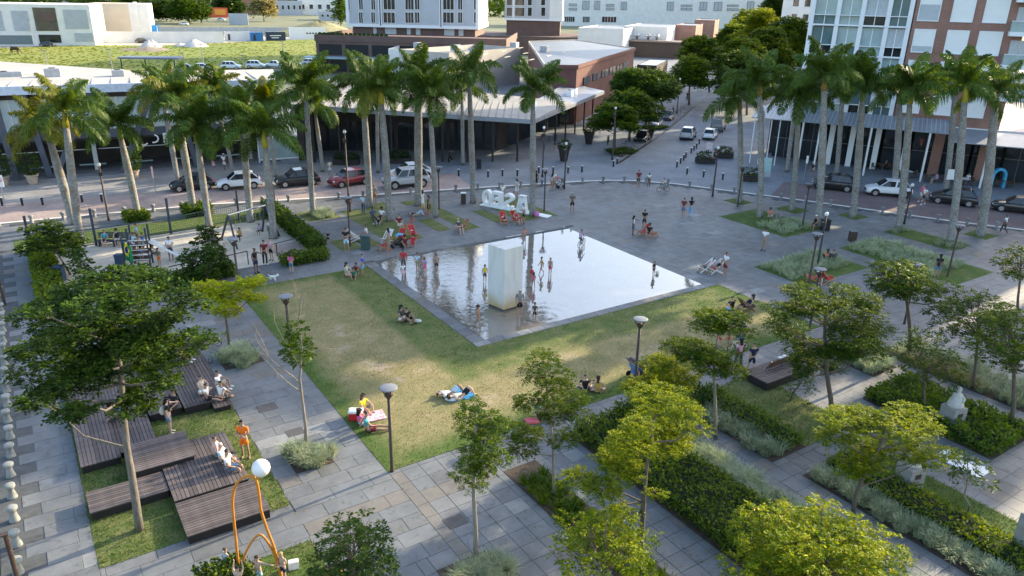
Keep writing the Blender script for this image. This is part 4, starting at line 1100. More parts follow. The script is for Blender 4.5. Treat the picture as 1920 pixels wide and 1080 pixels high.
# ================================================================== buildings
class Fac:
    """facade frame: local x runs along the wall (dr), local y into the house, z up"""
    def __init__(s, P0, dr):
        s.P = Vector((P0[0], P0[1], 0)); d = Vector((dr[0], dr[1], 0)).normalized(); s.d = d; s.n = Vector((-d.y, d.x, 0)); s.rz = math.atan2(d.y, d.x)
    def uv(s, px, py, off=0):
        w = ray(px, py); P = s.P + s.n*off
        t = (P - CAM).dot(s.n)/w.dot(s.n); X = CAM + w*t
        return (X - s.P).dot(s.d), X.z
    def loc(s, X): v = Vector((X[0],X[1],0)) - s.P; return v.dot(s.d), v.dot(s.n)
    def thing(s, name, label, cat='building', group=None): return thing(name, label, cat, s.P, s.rz, group)
m_wallw = mk('wall_white', (.72,.71,.68), .75, .07, .4)
m_wallg = mk('wall_grey', (.45,.47,.50), .75, .06, .4)
m_frame = mk('frame_white', (.76,.77,.78), .6, .04, 1)
m_brown = mk('wall_brown', (.13,.085,.075), .8, .12, .6)
m_brick = brickmat('brick_red', (.26,.125,.095), (.33,.16,.12), (.31,.25,.21), .24, .085)
m_brickd = brickmat('brick_shade', (.135,.058,.052), (.17,.075,.064), (.15,.11,.10), .24, .085)  # brick darkened in colour to stand for the side street's shade
m_roofm = mk('roof_metal', (.19,.21,.24), .5, .15, .5, metal=.2)
m_rooflight = mk('roof_light', (.43,.40,.36), .75, .1, .4)
m_canopy = mk('canopy_metal', (.29,.32,.36), .45, .1, 1, metal=.3)
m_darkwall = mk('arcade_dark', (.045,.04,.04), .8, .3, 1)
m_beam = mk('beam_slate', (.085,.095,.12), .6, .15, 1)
m_beige = mk('wall_beige', (.62,.52,.40), .8, .06, .3)
m_garage = mk('garage_dark', (.02,.02,.022), .8)
m_shutter = mk('shutter_white', (.80,.80,.78), .55, .03, 1)
m_cloth = mk('curtain', (.45,.48,.50), .8, .25, 6, stretch=(8,8,.4))
m_greenish = mk('glass_green', (.33,.42,.42), .12, .2, .6, spec=.6)

m_panel_ = mk('unit_grey', (.38,.39,.4), .6)
# ---- left mall with slanting columns
f = Fac((-0.3,83.6), (.993,-.12))
t = f.thing('mall_building', 'low mall with pale roof, glass upper floor and slanting dark columns')
U0, U1 = -24, 24
poly = [f.loc(p) for p in [(-24,86.5),(23.6,80.7),(26.5,91.0),(13,93.4),(0,107),(-24,111)]]
MB().prism(poly, [8.2]*6, [8.45,8.45,8.55,8.55,8.9,8.9]).build('roof', m_rooflight, t)
rib = MB()
for i in range(28):
    u = U0+1+i*1.68
    rib.box(u-.04, u+.04, .3, 8.5, 8.47, 8.56)
rib.build('roof_ribs', m_rooflight, t)
MB().box(U0,U1-.4,-.06,.2,7.75,8.52).build('fascia', mk('fascia_blue_grey', (.55,.60,.68), .5), t)
MB().box(U0,U1-.6,1.0,1.4,7.2,8.18).build('soffit_beam', mk('soffit_dark', (.07,.055,.05), .8), t)
for i in range(16):
    u = U0+.3+i*2.98
    g_ = MB().box(u+.05,u+2.9,1.22,1.28,4.15,7.18).build('window', mk('mall_glass',(.58,.66,.66),.2,.12,.5,spec=.6), t)
    MB().box(u-.05,u+.05,1.1,1.3,4.1,7.2).build('mullion', m_frame, g_)
MB().box(U0,U1,.9,1.5,3.35,4.1).build('beam', m_beam, t)
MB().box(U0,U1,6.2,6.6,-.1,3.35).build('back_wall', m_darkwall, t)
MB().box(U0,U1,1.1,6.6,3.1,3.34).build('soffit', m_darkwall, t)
MB().box(U0,U1,.6,6.4,-.11,.02).build('terrace_floor', mk('terrace_tiles', (.16,.15,.15), .7), t)
for (xa,ya,xb,yb) in [(-8,205,32,340),(48,205,97,338),(178,205,112,318),(292,205,232,320),(330,205,372,318)]:
    ua, za = f.uv(xa,ya,.4); ub, zb = f.uv(xb,yb,.4); k = (za+.1)/(za-zb) if za != zb else 1
    ub2 = ua+(ub-ua)*k
    MB().bar((ua,.4,7.9),(ub2,.4,-.1),.5,.5).build('column', m_beam, t)
for px in (20,180,345,470):
    u,_ = f.uv(px,300,2.2); MB().box(u-.2,u+.2,2.0,2.4,0,3.2).build('pillar', lightconc, t)
for i in range(11):
    u = U0+2+i*4.1
    MB().box(u,u+3.2,2.95,3.02,1.9,1.98).build('shelf_rail', m_frame, t)
for i in range(10):
    u = U0+3+i*4.3; MB().box(u,u+2.4,2.9,3.0,.35,.5).build('glass_railing', m_greenish, t)
# letters on the beam, only partly seen between the palms
ws = mk('sign_white', (.85,.86,.88), .5, .02)
def ring(cu, cz, rx, rz_, w=.16, a0=0, a1=2*PI, n=20):
    mb = MB(); rg_ = []
    for i in range(n+1):
        a = a0+(a1-a0)*i/n
        rg_.append([(cu+math.cos(a)*(rx-w), y_, cz+math.sin(a)*(rz_-w)) if k_ else (cu+math.cos(a)*rx, y_, cz+math.sin(a)*rz_) for (k_,y_) in ((0,.82),(1,.82),(1,.9),(0,.9))])
    return mb.loft(rg_)
cu, cz = f.uv(268,263,.8); r1 = ring(cu,cz,.55,.55,.13,PI*.75,PI*1.78); cu2, _ = f.uv(288,262,.8)
r2 = ring(cu2,cz+.1,.5,.45,.13,-PI*.6,PI*.4); r1.add(r2.v, r2.f)
r1.build('sign_cloud_outline', ws, t)
u0,z0 = f.uv(308,271,.8); MB().box(u0,u0+.38,.82,.92,z0,z0+1.15).box(u0+.38,u0+.8,.82,.92,z0+.35,z0+.6).box(u0+.38,u0+.8,.82,.92,z0+.9,z0+1.15).box(u0+.8,u0+1.0,.82,.92,z0+.35,z0+1.15).build('sign_letter_p', ws, t)
cu, cz = f.uv(396,258,.8); ring(cu,cz,.62,.66,.26).build('sign_letter_o', ws, t)
# corner glass pavilion at the right end
u0,_ = f.uv(486,290,.6)
MB().box(u0,u0+4.2,.4,.5,.25,2.4).build('glass_panel', m_greenish, t)
MB().box(u0-.12,u0,.3,.5,-.1,2.6).box(u0+4.2,u0+4.55,.2,.6,-.1,3.3).box(u0,u0+4.2,.36,.5,2.4,2.55).box(u0,u0+4.2,.36,.5,.1,.25).build('panel_frame', m_frame, t)

for (u,y_,w,d_,h) in [(-12,9,2.2,1.4,.9),(-7,11,1.2,1.2,.7),(-2,8,3,.5,.5),(3,7,1.4,1.0,.8),(9,6,1.1,1.1,.6),(14,5,2,.9,.7)]:
    a_ = MB().bbox(u,u+w,y_,y_+d_,8.5,8.6+h,.05).build('roof_unit', m_panel_, t); MB().lathe([(.05,0),(.3,0),(.3,.06)],10,(u+w/2,y_+d_/2,8.6+h)).build('fan', dark_metal, a_)
# ---- middle mall: low sloping canopy over a dark arcade, along the square and up the side street
f = Fac((25,78.5), (.894,-.449))
t = f.thing('mall_building', 'middle mall wing with a sloping pale canopy over a dark open arcade')
L1 = 24.8
corner = (47.1,67.4)
e1 = f.loc((71.5,85.0)); cl = f.loc(corner)
MB().prism([(-1,0),(cl[0],0),(cl[0]+6.5,12.5),(4,12.5)], [6.0,4.45,4.75,7.2], [6.2,4.65,4.95,7.4]).build('roof', mk('roof_mid',(.30,.285,.26),.7,.1,.4), t)
rb_ = MB()
for i in range(30):
    u = .2+i*.82; k = u/24.8
    rb_.bar((u,.15,6.24-1.55*k),(u+1.8,12.3,7.42-2.3*k),.07,.07)
rb_.build('roof_ribs', mk('roof_mid',(.30,.285,.26),.7), t)
MB().prism([(-1,-.12),(cl[0],-.12),(cl[0],0),(-1,0)], [5.75,4.2,4.2,5.75], [6.22,4.67,4.67,6.22]).build('fascia', m_canopy, t)
MB().prism([(cl[0],0),(e1[0],e1[1]),(e1[0]-4.5,e1[1]+5),(cl[0]+1,9)], 4.45, [4.66,4.66,5.2,5.2]).build('side_canopy', m_canopy, t)
MB().prism([(cl[0],-.1),(e1[0]+.1,e1[1]-.08),(e1[0],e1[1]),(cl[0],0)], 4.2, 4.64).build('side_fascia', m_canopy, t)
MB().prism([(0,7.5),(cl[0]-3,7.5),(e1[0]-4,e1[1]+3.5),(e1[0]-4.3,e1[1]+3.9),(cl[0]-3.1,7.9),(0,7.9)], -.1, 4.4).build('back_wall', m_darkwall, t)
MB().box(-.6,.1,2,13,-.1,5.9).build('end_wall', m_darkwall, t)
for i in range(9):
    u = 1.2+i*2.75; MB().tube([(u,1.0,-.1),(u,1.0,6.0-1.5*u/24.8)], .12, 8).build('post', dark_metal, t)
for i in range(7):
    k = (i+.6)/7; x = cl[0]+(e1[0]-cl[0])*k; y = e1[1]*k
    MB().tube([(x-.8,y+.9,-.1),(x-.8,y+.9,4.45)], .11, 8).build('post', dark_metal, t)
for i in range(7):
    u = 1+i*3; gl = MB().box(u,u+2.5,7.4,7.46,.1,3.2).build('shop_window', glass_dark, t)
    MB().box(u+1.2,u+1.28,7.33,7.4,.1,3.2).build('mullion', dark_metal, gl)
for i in range(5):
    k = .1+i*.18; x = cl[0]-3+(e1[0]-cl[0]-1)*k; y = 7.5+(e1[1]-4)*k
    MB().box(x,x+1.4,y-.35,y-.2,.3,2.6).build('shop_window', glass_dark, t)

# ---- brick mall block above the arcade
s_ = (.79,.613)
Fp = G(1083,124,8)
f = Fac((Fp.x,Fp.y), s_)
t = f.thing('brick_building', 'red brick mall block coloured as in shade with blue grey sheet roof beside the side street')
roofp = [f.loc((Fp.x,Fp.y)), f.loc(G(1191,91,8)), f.loc((108.7,139.8)), f.loc((94,137)), f.loc(G(1022,123,8))]
MB().prism([(p[0]*.995+.1, p[1]*.995+.12) for p in roofp], -.1, 7.8).build('wall', m_brickd, t)
MB().prism([(p[0]*.985+.3, p[1]*.985+.3) for p in roofp], 7.8, 7.95).build('roof', m_roofm, t)
n = len(roofp)
for i in range(n):
    a, b = Vector(roofp[i]), Vector(roofp[(i+1)%n]); MB().bar((a.x,a.y,7.9),(b.x,b.y,7.9),.22,.5).build('parapet', m_brickd if i in (0,4) else m_rooflight, t)
for i in range(9):
    a = (6+i*3.1, 9+ (i%3)*5); MB().box(a[0],a[0]+2.6,a[1],a[1]+.25,7.96,8.02).build('skylight', mk('skylight', (.55,.53,.42), .4), t)
for i in range(6):
    u = 4+i*6; w_ = MB().box(u,u+4.4,-.06,.06,5.0,6.1).build('window', glass_dark, t); MB().box(u+2.1,u+2.3,-.1,0,5.0,6.1).build('mullion', m_brickd, w_)
for (u,y_) in [(12,20),(18,26),(25,12),(32,20),(20,34)]: MB().bbox(u,u+1.8,y_,y_+1.2,7.96,8.9,.06).build('roof_unit', m_panel_, t)
for (px,py) in [(1070,158),(1078,152)]:
    u,z = f.uv(px,py,-1.2); b_ = MB().box(u-.5,u+.5,-1.5,-.8,4.7,5.6).build('air_conditioner', m_frame, t); MB().lathe([(.02,0),(.32,0),(.32,.05)],12,(u,-1.15,5.6)).build('fan', dark_metal, b_)

# ---- generic block: front wall from pixel (x0,y0) at height z0 to column x1, top at row ty
def block(name, label, x0, y0, z0, x1, dr, ty, depth, wall, roof=None, zbase=0, parapet=.25, base=None):
    P = G(x0,y0,z0) if base is None else Vector((base[0],base[1],0)); ff = Fac((P.x,P.y), dr)
    tt = ff.thing(name, label)
    W = ff.uv(x1, y0)[0]; H = ff.uv(x0, ty)[1]
    MB().box(0,W,0,depth,zbase-.15,H).build('wall', wall, tt)
    if roof:
        MB().box(.2,W-.2,.2,depth-.2,H,H+.04).build('roof', roof, tt)
        p = MB().box(0,W,0,.18,H,H+parapet).box(0,W,depth-.18,depth,H,H+parapet).box(0,.18,.18,depth-.18,H,H+parapet).box(W-.18,W,.18,depth-.18,H,H+parapet)
        p.build('parapet', wall, tt)
    ff.W = W; ff.H = H; ff.t = tt
    return ff
def wins(ff, rects, glass=None, frame=None, off=0, d=.06, fr=.07, name='window', mull=1, side=None):
    """windows given as pixel rectangles on the facade: recess-deep frame and a pane"""
    for (a,b,c,d_) in rects:
        u0,z1 = ff.uv(a,b); u1,z0 = ff.uv(c,d_)
        if u1-u0 < .1 or z1-z0 < .1: continue
        w_ = MB().box(u0-fr,u0,-d,0,z0-fr,z1+fr).box(u1,u1+fr,-d,0,z0-fr,z1+fr).box(u0,u1,-d,0,z1,z1+fr).box(u0,u1,-d,0,z0-fr,z0).build(name, frame or m_frame, ff.t)
        MB().box(u0,u1,-d*.35,-.01,z0,z1).build('pane', glass or glass_dark, w_)
        if mull:
            mb = MB()
            for k in range(mull): um = u0+(u1-u0)*(k+1)/(mull+1); mb.box(um-fr*.35,um+fr*.35,-d*.8,-d*.36,z0,z1)
            mb.build('mullion', frame or m_frame, w_)

# ---- apartment tower in the middle background, with podium
Pb = G(895,52,10); drc = Vector((.79,-.613,0)).normalized()
A_ = Pb - drc*29.8
f = Fac((A_.x,A_.y), drc); t = f.thing('apartment_tower', 'white and grey apartment tower with brown podium in the middle background'); f.t = t
W = 29.8
MB().box(0,W,0,20,10,46).build('wall', m_wallg, t)
MB().box(-.25,W+.25,-.25,20,9.6,10.25).build('slab_edge', m_frame, t)
for px in (648,713.5,827,896.5):
    u,_ = f.uv(px,30); u = min(max(u,.0),W)
    MB().box(u-.35,u+.35,-.3,0,10.25,46).build('frame_strip', m_frame, t)
for px in (713.5,827):
    u,_ = f.uv(px,30); MB().box(u-.12,u+.12,-.34,-.3,10,46).build('joint', dark_metal, t)
MB().box(W+.01,W+.22,0,20,10.25,46).build('painted_lit_side', m_wallw, t)  # whiter sheet over the grey wall, sunlight put into the colour
rows = [(0,-8),(1,23),(2,-33)]
cols = [(649.5,656.5),(673,681),(696,704),(719,741),(760,776),(778,787),(831,851),(859,867),(889,895.5)]
for (a,c) in cols:
    for (y0,y1) in ((23,43),(-2,18),(-27,-7)):
        wins(f, [(a,y0,c,y1)], mull=2 if c-a > 12 else (1 if c-a > 7.5 else 0), d=.2, fr=.1)
for u in (3,8,12.5,18):
    for zz in (10.8,13.85,16.9):
        w_ = MB().box(W+.22,W+.3,u,u+.9,zz,zz+2).build('window', m_frame, t); MB().box(W+.3,W+.34,u+.1,u+.8,zz+.1,zz+1.9).build('pane', glass_dark, w_)
MB().box(.8,W-.6,.8,19,7.9,9.6).build('recessed_floor', m_brown, t)
for (a,c) in [(700,706),(722,743),(763,770),(780,788),(833,852),(860,869)]:
    u0,_ = f.uv(a,55,.8); u1,_ = f.uv(c,55,.8); MB().box(u0,u1,.7,.8,8.1,9.5).build('window', m_cloth, t)
MB().box(-6,W+7,-6,26,-.1,6.6).build('podium', m_brown, t)
MB().box(-6,W+7,-6.2,-6,6.6,8.0).box(W+7,W+7.2,-6.2,26,6.6,8.0).box(-6.2,-6,-6.2,26,6.6,8.0).build('terrace_parapet', m_brown, t)
for i in range(7):
    u = -5.3+i*6.05; MB().box(u,u+5.2,-6.06,-5.98,3.7,6.0).build('garage_opening', m_garage, t)
MB().box(-8,14,-9.5,-6,3.1,3.4).build('shop_canopy', mk('canopy_teal', (.30,.40,.44), .5), t)
for i in range(5): MB().box(-7+i*4.2,-3.4+i*4.2,-6.08,-6.0,.1,2.9).build('shop_window', glass_dark, t)
for i in range(16): MB().ell((-5+i*1.0,-5.6,8.1),.5,.35,.45,7,5).build('terrace_shrub', LM['dark'], t)
# second tower of the pair
P2 = G(946,35,10); f = Fac((P2.x,P2.y), drc); t = f.thing('apartment_tower', 'second white framed apartment tower partly hidden behind the first'); f.t = t
W2 = f.uv(1054,35)[0]
MB().box(0,W2-4,0,18,10,46).build('wall', m_wallg, t); MB().box(W2-4,W2,0,18,10,46).build('side_wall', m_wallw, t)
MB().box(-.2,W2+.2,-.2,18,9.6,10.2).build('slab_edge', m_frame, t)
MB().box(.6,W2-.6,.6,17,3,9.6).build('recessed_floor', m_brown, t)
MB().box(-8,W2+6,-8,20,-.1,5.2).build('podium', m_brown, t)
for (a,c) in [(950,960),(966,983),(990,997),(1015,1022)]:
    for (y0,y1) in ((14,30),(-6,10)): wins(f, [(a,y0,c,y1)], d=.2, fr=.1, mull=0)
u,_ = f.uv(963,10); MB().box(u-.3,u+.3,-.3,0,10.2,46).build('frame_strip', m_frame, t)

# ---- long white building behind
f = block('office_building','long white institutional building filling the background left of the street trees',1055,48,0,1435,(.86,-.51),-60,22,m_wallw)


wl = [(1067,7,1081,11),(1067,15,1081,19),(1093,2,1104,18),(1115,2,1124,18),(1137,8,1151,12),(1137,15,1151,19),(1165,4,1174,18),(1252,4,1262,19),(1277,9,1297,12),(1277,15,1297,19),(1313,4,1324,19),(1340,4,1352,20),(1364,9,1384,12),(1364,16,1384,20),(1402,3,1412,20)]
wins(f, wl, m_cloth, glass_dark, d=.3, fr=.12)
wins(f, [(1059,31,1077,41),(1129,31,1155,42),(1093,31,1105,42)], glass_dark, m_frame, d=.3, fr=.2, mull=4)
f2 = block('office_building','blue grey stair block between the two white office wings',1186,45,0,1240,(.86,-.51),-60,8,m_wallg)
wins(f2, [(1192,6,1234,13)], glass_dark, m_frame, d=.3, fr=.2, mull=7)

# ---- white and brick mall roofs in the middle distance
tp = (.613,-.79)
f = block('mall_building','white walled mall hall with flat roof behind the brick block',1083,80,4,1168,tp,53,26,m_wallw,m_roofm)
f = block('mall_building','taller white hall with steel roof vents along the side street',1168,78,4,1250,tp,50,30,m_wallw,m_roofm)
for px in (1180,1194,1215,1231):
    u,_ = f.uv(px,75,-3); v_ = MB().lathe([(.35,0),(.35,.9),(.75,1.0),(.8,1.35),(.55,1.75),(.1,1.9)],12,(u,-3,4.9)).build('roof_vent', steel, f.t, smooth=True)
MB().box(-1,f.W+8,-6,0,4.5,4.9).build('porch_roof', mk('porch_roof', (.30,.24,.20), .7), f.t)
MB().box(0,f.W+7,-5.2,-5,-.1,4.5).build('porch_glass', mk('porch_dark', (.09,.06,.045), .5), f.t)
for i in range(2): MB().tube([(f.W+1+i*1.1,-2.5,4.9),(f.W+1+i*1.1,-2.5,8.4)], .2, 10).build('flue', white_paint, f.t)
f = block('brick_building','brick gabled mall block with sunlit end wall by the street trees',1263,82,3,1302,tp,48,22,m_brick,m_roofm)
f = block('brick_building','farther brick mall block with white corner',1300,64,3,1338,tp,38,22,m_brick,m_roofm)
f = block('mall_building','low white roofed hall in front of the apartment podium',729,120,3,850,(.8,-.6),97,30,m_wallw,m_roofm,parapet=.6)
f = block('mall_building','cream parapet hall right of the low white hall',842,132,4,975,(.92,.39),110,12,m_rooflight,m_roofm,parapet=1.0)
f = block('kiosk_building','flat blue roofed porch along the side street',1193,140,2.2,1230,tp,122,16,m_darkwall,m_canopy,parapet=.1)

# ---- glass and brick apartment tower on the right, awning along its foot
f = Fac((72.3,59.0), (.5,-.866)); t = f.thing('apartment_tower', 'right hand apartment tower, white glazed bays beside red brick with white shutters'); f.t = t
uA = f.uv(1521,40)[0]; uB = f.uv(1716,20)[0]; UE = f.uv(1925,20)[0] + .2
TH = 34
MB().box(uA+.3,uB,.9,14,5.6,TH).build('core_wall', m_wallg, t)
MB().box(uB,UE,0,14,5.2,TH).build('brick_wall', m_brick, t)
piers = [uA, f.uv(1571,30)[0], f.uv(1617,30)[0], f.uv(1666,30)[0], uB-.35]
for u in piers: MB().box(u-.22,u+.22,-.12,.9,5.6,TH).build('pier', m_frame, t)
nf_ = int((TH-5.6)/3.05)
for k in range(nf_):
    z = 5.6+k*3.05
    for i in range(len(piers)-1):
        a, b = piers[i]+.22, piers[i+1]-.22
        MB().box(a,b,-.3,.9,z,z+.16).build('floor_slab', m_frame, t)
        MB().box(a,b,-.2,.1,z+1.05,z+1.13).build('window_sill', m_frame, t)
        cw = [m_greenish, m_greenish, glass_teal, m_cloth][(i*7+k*3)%4]
        w_ = MB().box(a,b,.2,.26,z+1.13,z+2.95).build('window', cw, t)
        um = (a+b)/2; MB().box(um-.04,um+.04,.12,.2,z+.16,z+2.95).build('mullion', m_frame, w_)
        MB().box(a,b,.22,.28,z+.16,z+1.05).build('lower_window', [glass_teal,m_greenish,glass_dark][(i+k)%3], t)
for (a,c) in [(1728,1758),(1791,1822),(1852,1886)]:
    ua,zt_ = f.uv(a,1); ub,zb_ = f.uv(c,38); hh = 2.15; fl = f.uv(1740,38)[1]
    for k in range(-4,6):
        z = fl + k*3.08
        if z < 6 or z > TH-3: continue
        w_ = MB().box(ua-.08,ua,-.1,0,z-.08,z+hh+.08).box(ub,ub+.08,-.1,0,z-.08,z+hh+.08).box(ua,ub,-.1,0,z+hh,z+hh+.08).box(ua-.08,ub+.08,-.14,0,z-.1,z).build('window', m_frame, t)
        cut = z + (1.5 if (k==0 and a==1728) else .55 if (k*3+a)%5==0 else 0)
        MB().box(ua,ub,-.05,-.012,cut,z+hh).build('shutter', m_shutter, w_)
        if cut > z: MB().box(ua,ub,-.04,-.012,z,cut).build('pane', m_cloth, w_)
        mb = MB()
        for q in range(9):
            if z+.15+q*.23 > cut: mb.box(ua,ub,-.056,-.05,z+.15+q*.23,z+.16+q*.23)
        mb.build('slats', mk('shutter_line', (.62,.62,.60), .6), w_)
ub0 = f.uv(1898,30)[0]
for k in range(-4,6):
    z = f.uv(1900,60)[1] + k*3.08
    if z < 6 or z > TH-3: continue
    b_ = MB().box(ub0,UE+3,-1.5,0,z-.35,z+.05).build('balcony', m_frame, t)
    MB().box(ub0,UE+3,-1.5,-1.45,z+.05,z+1.0).box(ub0,ub0+.05,-1.45,0,z+.05,z+1.0).build('glass_railing', m_greenish, b_)
    MB().box(ub0-.03,UE+3,-1.55,-1.4,z+1.0,z+1.06).build('handrail', m_frame, b_)
    MB().box(ub0+.4,ub0+2.6,-.05,-.01,z+.05,z+2.3).build('balcony_door', m_cloth, b_)
AW = 4.4; UV0 = f.uv(1410,214,-AW)[0]
MB().box(UV0,UE+10,0,14,4.9,5.19).build('ceiling_slab', m_wallw, t)
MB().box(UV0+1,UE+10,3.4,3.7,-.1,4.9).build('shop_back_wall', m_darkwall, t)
UW = f.uv(1782,240,-AW)[0]
MB().add([(UV0,-AW,4.95),(UW,-AW,4.95),(UW,-.02,5.75),(UV0,-.02,5.75),(UV0,-AW,5.03),(UW,-AW,5.03),(UW,-.02,5.83),(UV0,-.02,5.83)], [(0,1,2,3),(7,6,5,4),(0,4,5,1),(1,5,6,2),(2,6,7,3),(3,7,4,0)]).build('awning', m_canopy, t)
rr_ = MB()
for i in range(int((UW-UV0)/.42)):
    u = UV0+.1+i*.42; rr_.bar((u,-AW+.02,5.05),(u,-.1,5.85),.05,.05)
rr_.build('awning_ribs', mk('awning_light', (.55,.57,.58), .5), t)
MB().add([(UW+.4,-AW,4.2),(UW+14,-AW,4.2),(UW+14,-.02,5.0),(UW+.4,-.02,5.0),(UW+.4,-AW,4.28),(UW+14,-AW,4.28),(UW+14,-.02,5.08),(UW+.4,-.02,5.08)], [(0,1,2,3),(7,6,5,4),(0,4,5,1),(1,5,6,2),(2,6,7,3),(3,7,4,0)]).build('lower_awning', m_canopy, t)
for (px,py) in [(1498,288),(1528,300),(1618,328),(1725,340),(1836,353)]:
    u,_ = f.uv(px,py,-AW+.15); MB().tube([(u,-AW+.15,-.1),(u,-AW+.15,4.97)], .1, 8).build('awning_post', white_paint, t)
for i in range(4):
    u = UV0+.4+i*.9; MB().tube([(u,-AW+.2,-.1),(u,-AW+.2,4.97)], .06, 6).build('awning_post', white_paint, t)
for px in (1557,1596,1644,1700):
    u,_ = f.uv(px,270); MB().box(u-.28,u+.28,-.1,.4,-.1,4.9).build('pillar', m_frame, t)
for px in (1760,1850):
    u,_ = f.uv(px,270); MB().box(u-.5,u+.5,-.1,.6,-.1,4.9).build('brick_pier', m_brick, t)
for i in range(9):
    u = UV0+2+i*2.9; g_ = MB().box(u,u+2.6,.9,.95,0,4.6).build('shop_window', glass_dark, t)
    MB().box(u,u+2.6,.84,.9,2.2,2.27).box(u+1.28,u+1.34,.84,.9,0,4.6).build('mullion', mk('mullion_bronze', (.16,.13,.12), .5), g_)
# plain blocks added to cast the long evening shade, most of them out of view
def shade_block(label, x0,x1,y0,y1,h,mt):
    t_ = thing('apartment_tower', label, 'building', (x0,y0,0))
    MB().box(0,x1-x0,0,y1-y0,-.1,h).build('wall', mt, t_)
    MB().box(-.2,x1-x0+.2,-.2,y1-y0+.2,h,h+.4).build('roof', m_roofm, t_)
    for k in range(int(h/3)):
        for i in range(int((y1-y0)/3)):
            MB().box(-.06,0,i*3+.8,i*3+2.2,k*3+1,k*3+2.4).build('window', glass_dark, t_)
shade_block('unseen tower added for shade outside the right edge of the view, nearest of three', 98,112,-2,11.8,30,m_brick)
shade_block('narrow unseen tower added for shade outside the right edge, middle of three', 98,112,15.8,22.3,30,m_wallw)
shade_block('narrow unseen brick tower added for shade outside the right edge, farthest of three', 98,112,24.8,29.8,30,m_brick)
shade_block('lower unseen white block added for shade outside the right edge beside the brick tower', 98,112,30.4,38,22,m_wallw)
shade_block('white tower added for street shade behind the right apartment tower, mostly hidden by it', 106,119,64,78,30,m_wallw)
shade_block('pale tower added for street shade beyond the street trees right of the side street', 150,165,92,118,34,m_wallw)

# ---- far left: showroom with white columns, beige block, houses, billboard strip
f = block('showroom_building','white showroom with grey panels and a tall glazed bay behind the green field',-60,86,0,180,(.97,-.24),6,25,m_wallw,base=(-22,286))
def rect(ff, name, a,b,c,d_, mt, off=0, dp=.15):
    u0,z1 = ff.uv(a,b); u1,z0 = ff.uv(c,d_); return MB().box(min(u0,u1),max(u0,u1),-dp-off,-off,max(-.1,z0),z1).build(name, mt, ff.t)
m_panelg = mk('panel_grey', (.40,.43,.47), .8, .08, .5)
rect(f,'grey_panel',-40,20,10,58,m_panelg); rect(f,'grey_panel',20,20,59,58,m_panelg); rect(f,'grey_panel',117,18,168,54,m_panelg)
rect(f,'glazed_bay',60,14,111,58,glassmat('glass_bay',(.10,.09,.07),.1)); rect(f,'ground_glass',-40,66,64,83,mk('showroom_glass',(.16,.20,.21),.2)); rect(f,'ground_glass',72,65,116,80,glass_dark); rect(f,'roller_door',139,62,176,78,m_panelg)
rect(f,'brown_sign',72,24,104,40,m_brown,.2)
f = block('warehouse_building','big plain beige block with bright sunlit end wall beside the showroom',176,73,0,250,(.97,-.24),6,18,m_beige,base=None)
rect(f,'painted_sun_panel',249,3,263,50,m_wallw,.0,.3)  # white panel stands for sunlight on the beige end wall
f.t2 = MB().box(f.W,f.W+6,0,18,-.1,f.H).build('painted_sun_end', m_wallw, f.t)  # white in place of beige paints the end as sunlit
wl_ = Fac((G(193,80).x,G(193,80).y),(.985,-.17)); t = thing('boundary_wall','long white boundary wall behind the field','wall',wl_.P,wl_.rz); wl_.t = t
MB().box(0,wl_.uv(420,75)[0],0,.4,-.1,3.4).build('wall_face', m_wallw, t)
sg = Fac((G(266,64).x,G(266,64).y),(.985,-.17)); t = thing('fence','pale panel fence of the lot beyond the boundary wall','fence',sg.P,sg.rz)
for i in range(22): MB().box(i*4,i*4+3.9,0,.15,-.1,2.6).build('panel', m_panelg, t)
t = thing('banner','bright blue site banner on the boundary wall','sign',G(266,72),sg.rz); u_ = MB().box(0,6,-.4,-.2,1.8,4.6).build('sheet', mk('banner_blue',(.02,.22,.55),.6), t); MB().tube([(.1,-.1,-.1),(.1,-.1,4.6)],.1,6).build('post', steel, t); MB().tube([(5.9,-.1,-.1),(5.9,-.1,4.6)],.1,6).build('post', steel, t)
bl = [('house_building','pale terraced house behind the field trees',560,28,640,0,m_wallw),('house_building','low grey shed left of the apartment tower',600,38,650,22,m_wallg),('house_building','white house with red trim at the top edge',580,20,655,-8,mk('wall_pink',(.60,.42,.36),.8)),('house_building','pale hall at the top edge left of the tower',515,28,568,2,m_wallg),('house_building','low white office strip along the top left edge',95,16,245,-4,m_wallw),('house_building','brick red house among the far trees',425,26,520,-6,mk('wall_rust',(.36,.17,.12),.8))]
for (nm,lb,x0,y0,x1,ty,mt) in bl:
    ff = block(nm,lb,x0,y0,0,x1,(.95,-.3),ty,20,mt,m_roofm)
    wd = (x1-x0)/5
    wins(ff, [(x0+wd*k+wd*.25, ty+(y0-ty)*.3, x0+wd*k+wd*.7, ty+(y0-ty)*.6) for k in range(5)], d=.3, fr=.15, mull=0)
m_red = mk('hoarding_red', (.62,.10,.05), .6)
f = block('hoarding','red and orange printed hoarding among the far trees',388,32,0,428,(.97,-.24),14,.5,m_red); rect(f,'orange_print',402,17,424,28,mk('hoarding_orange',(.75,.32,.05),.6))
f = block('billboard','pale roadside billboard seen from behind',430,46,0,466,(.9,-.4),25,.4,m_panelg,zbase=0)
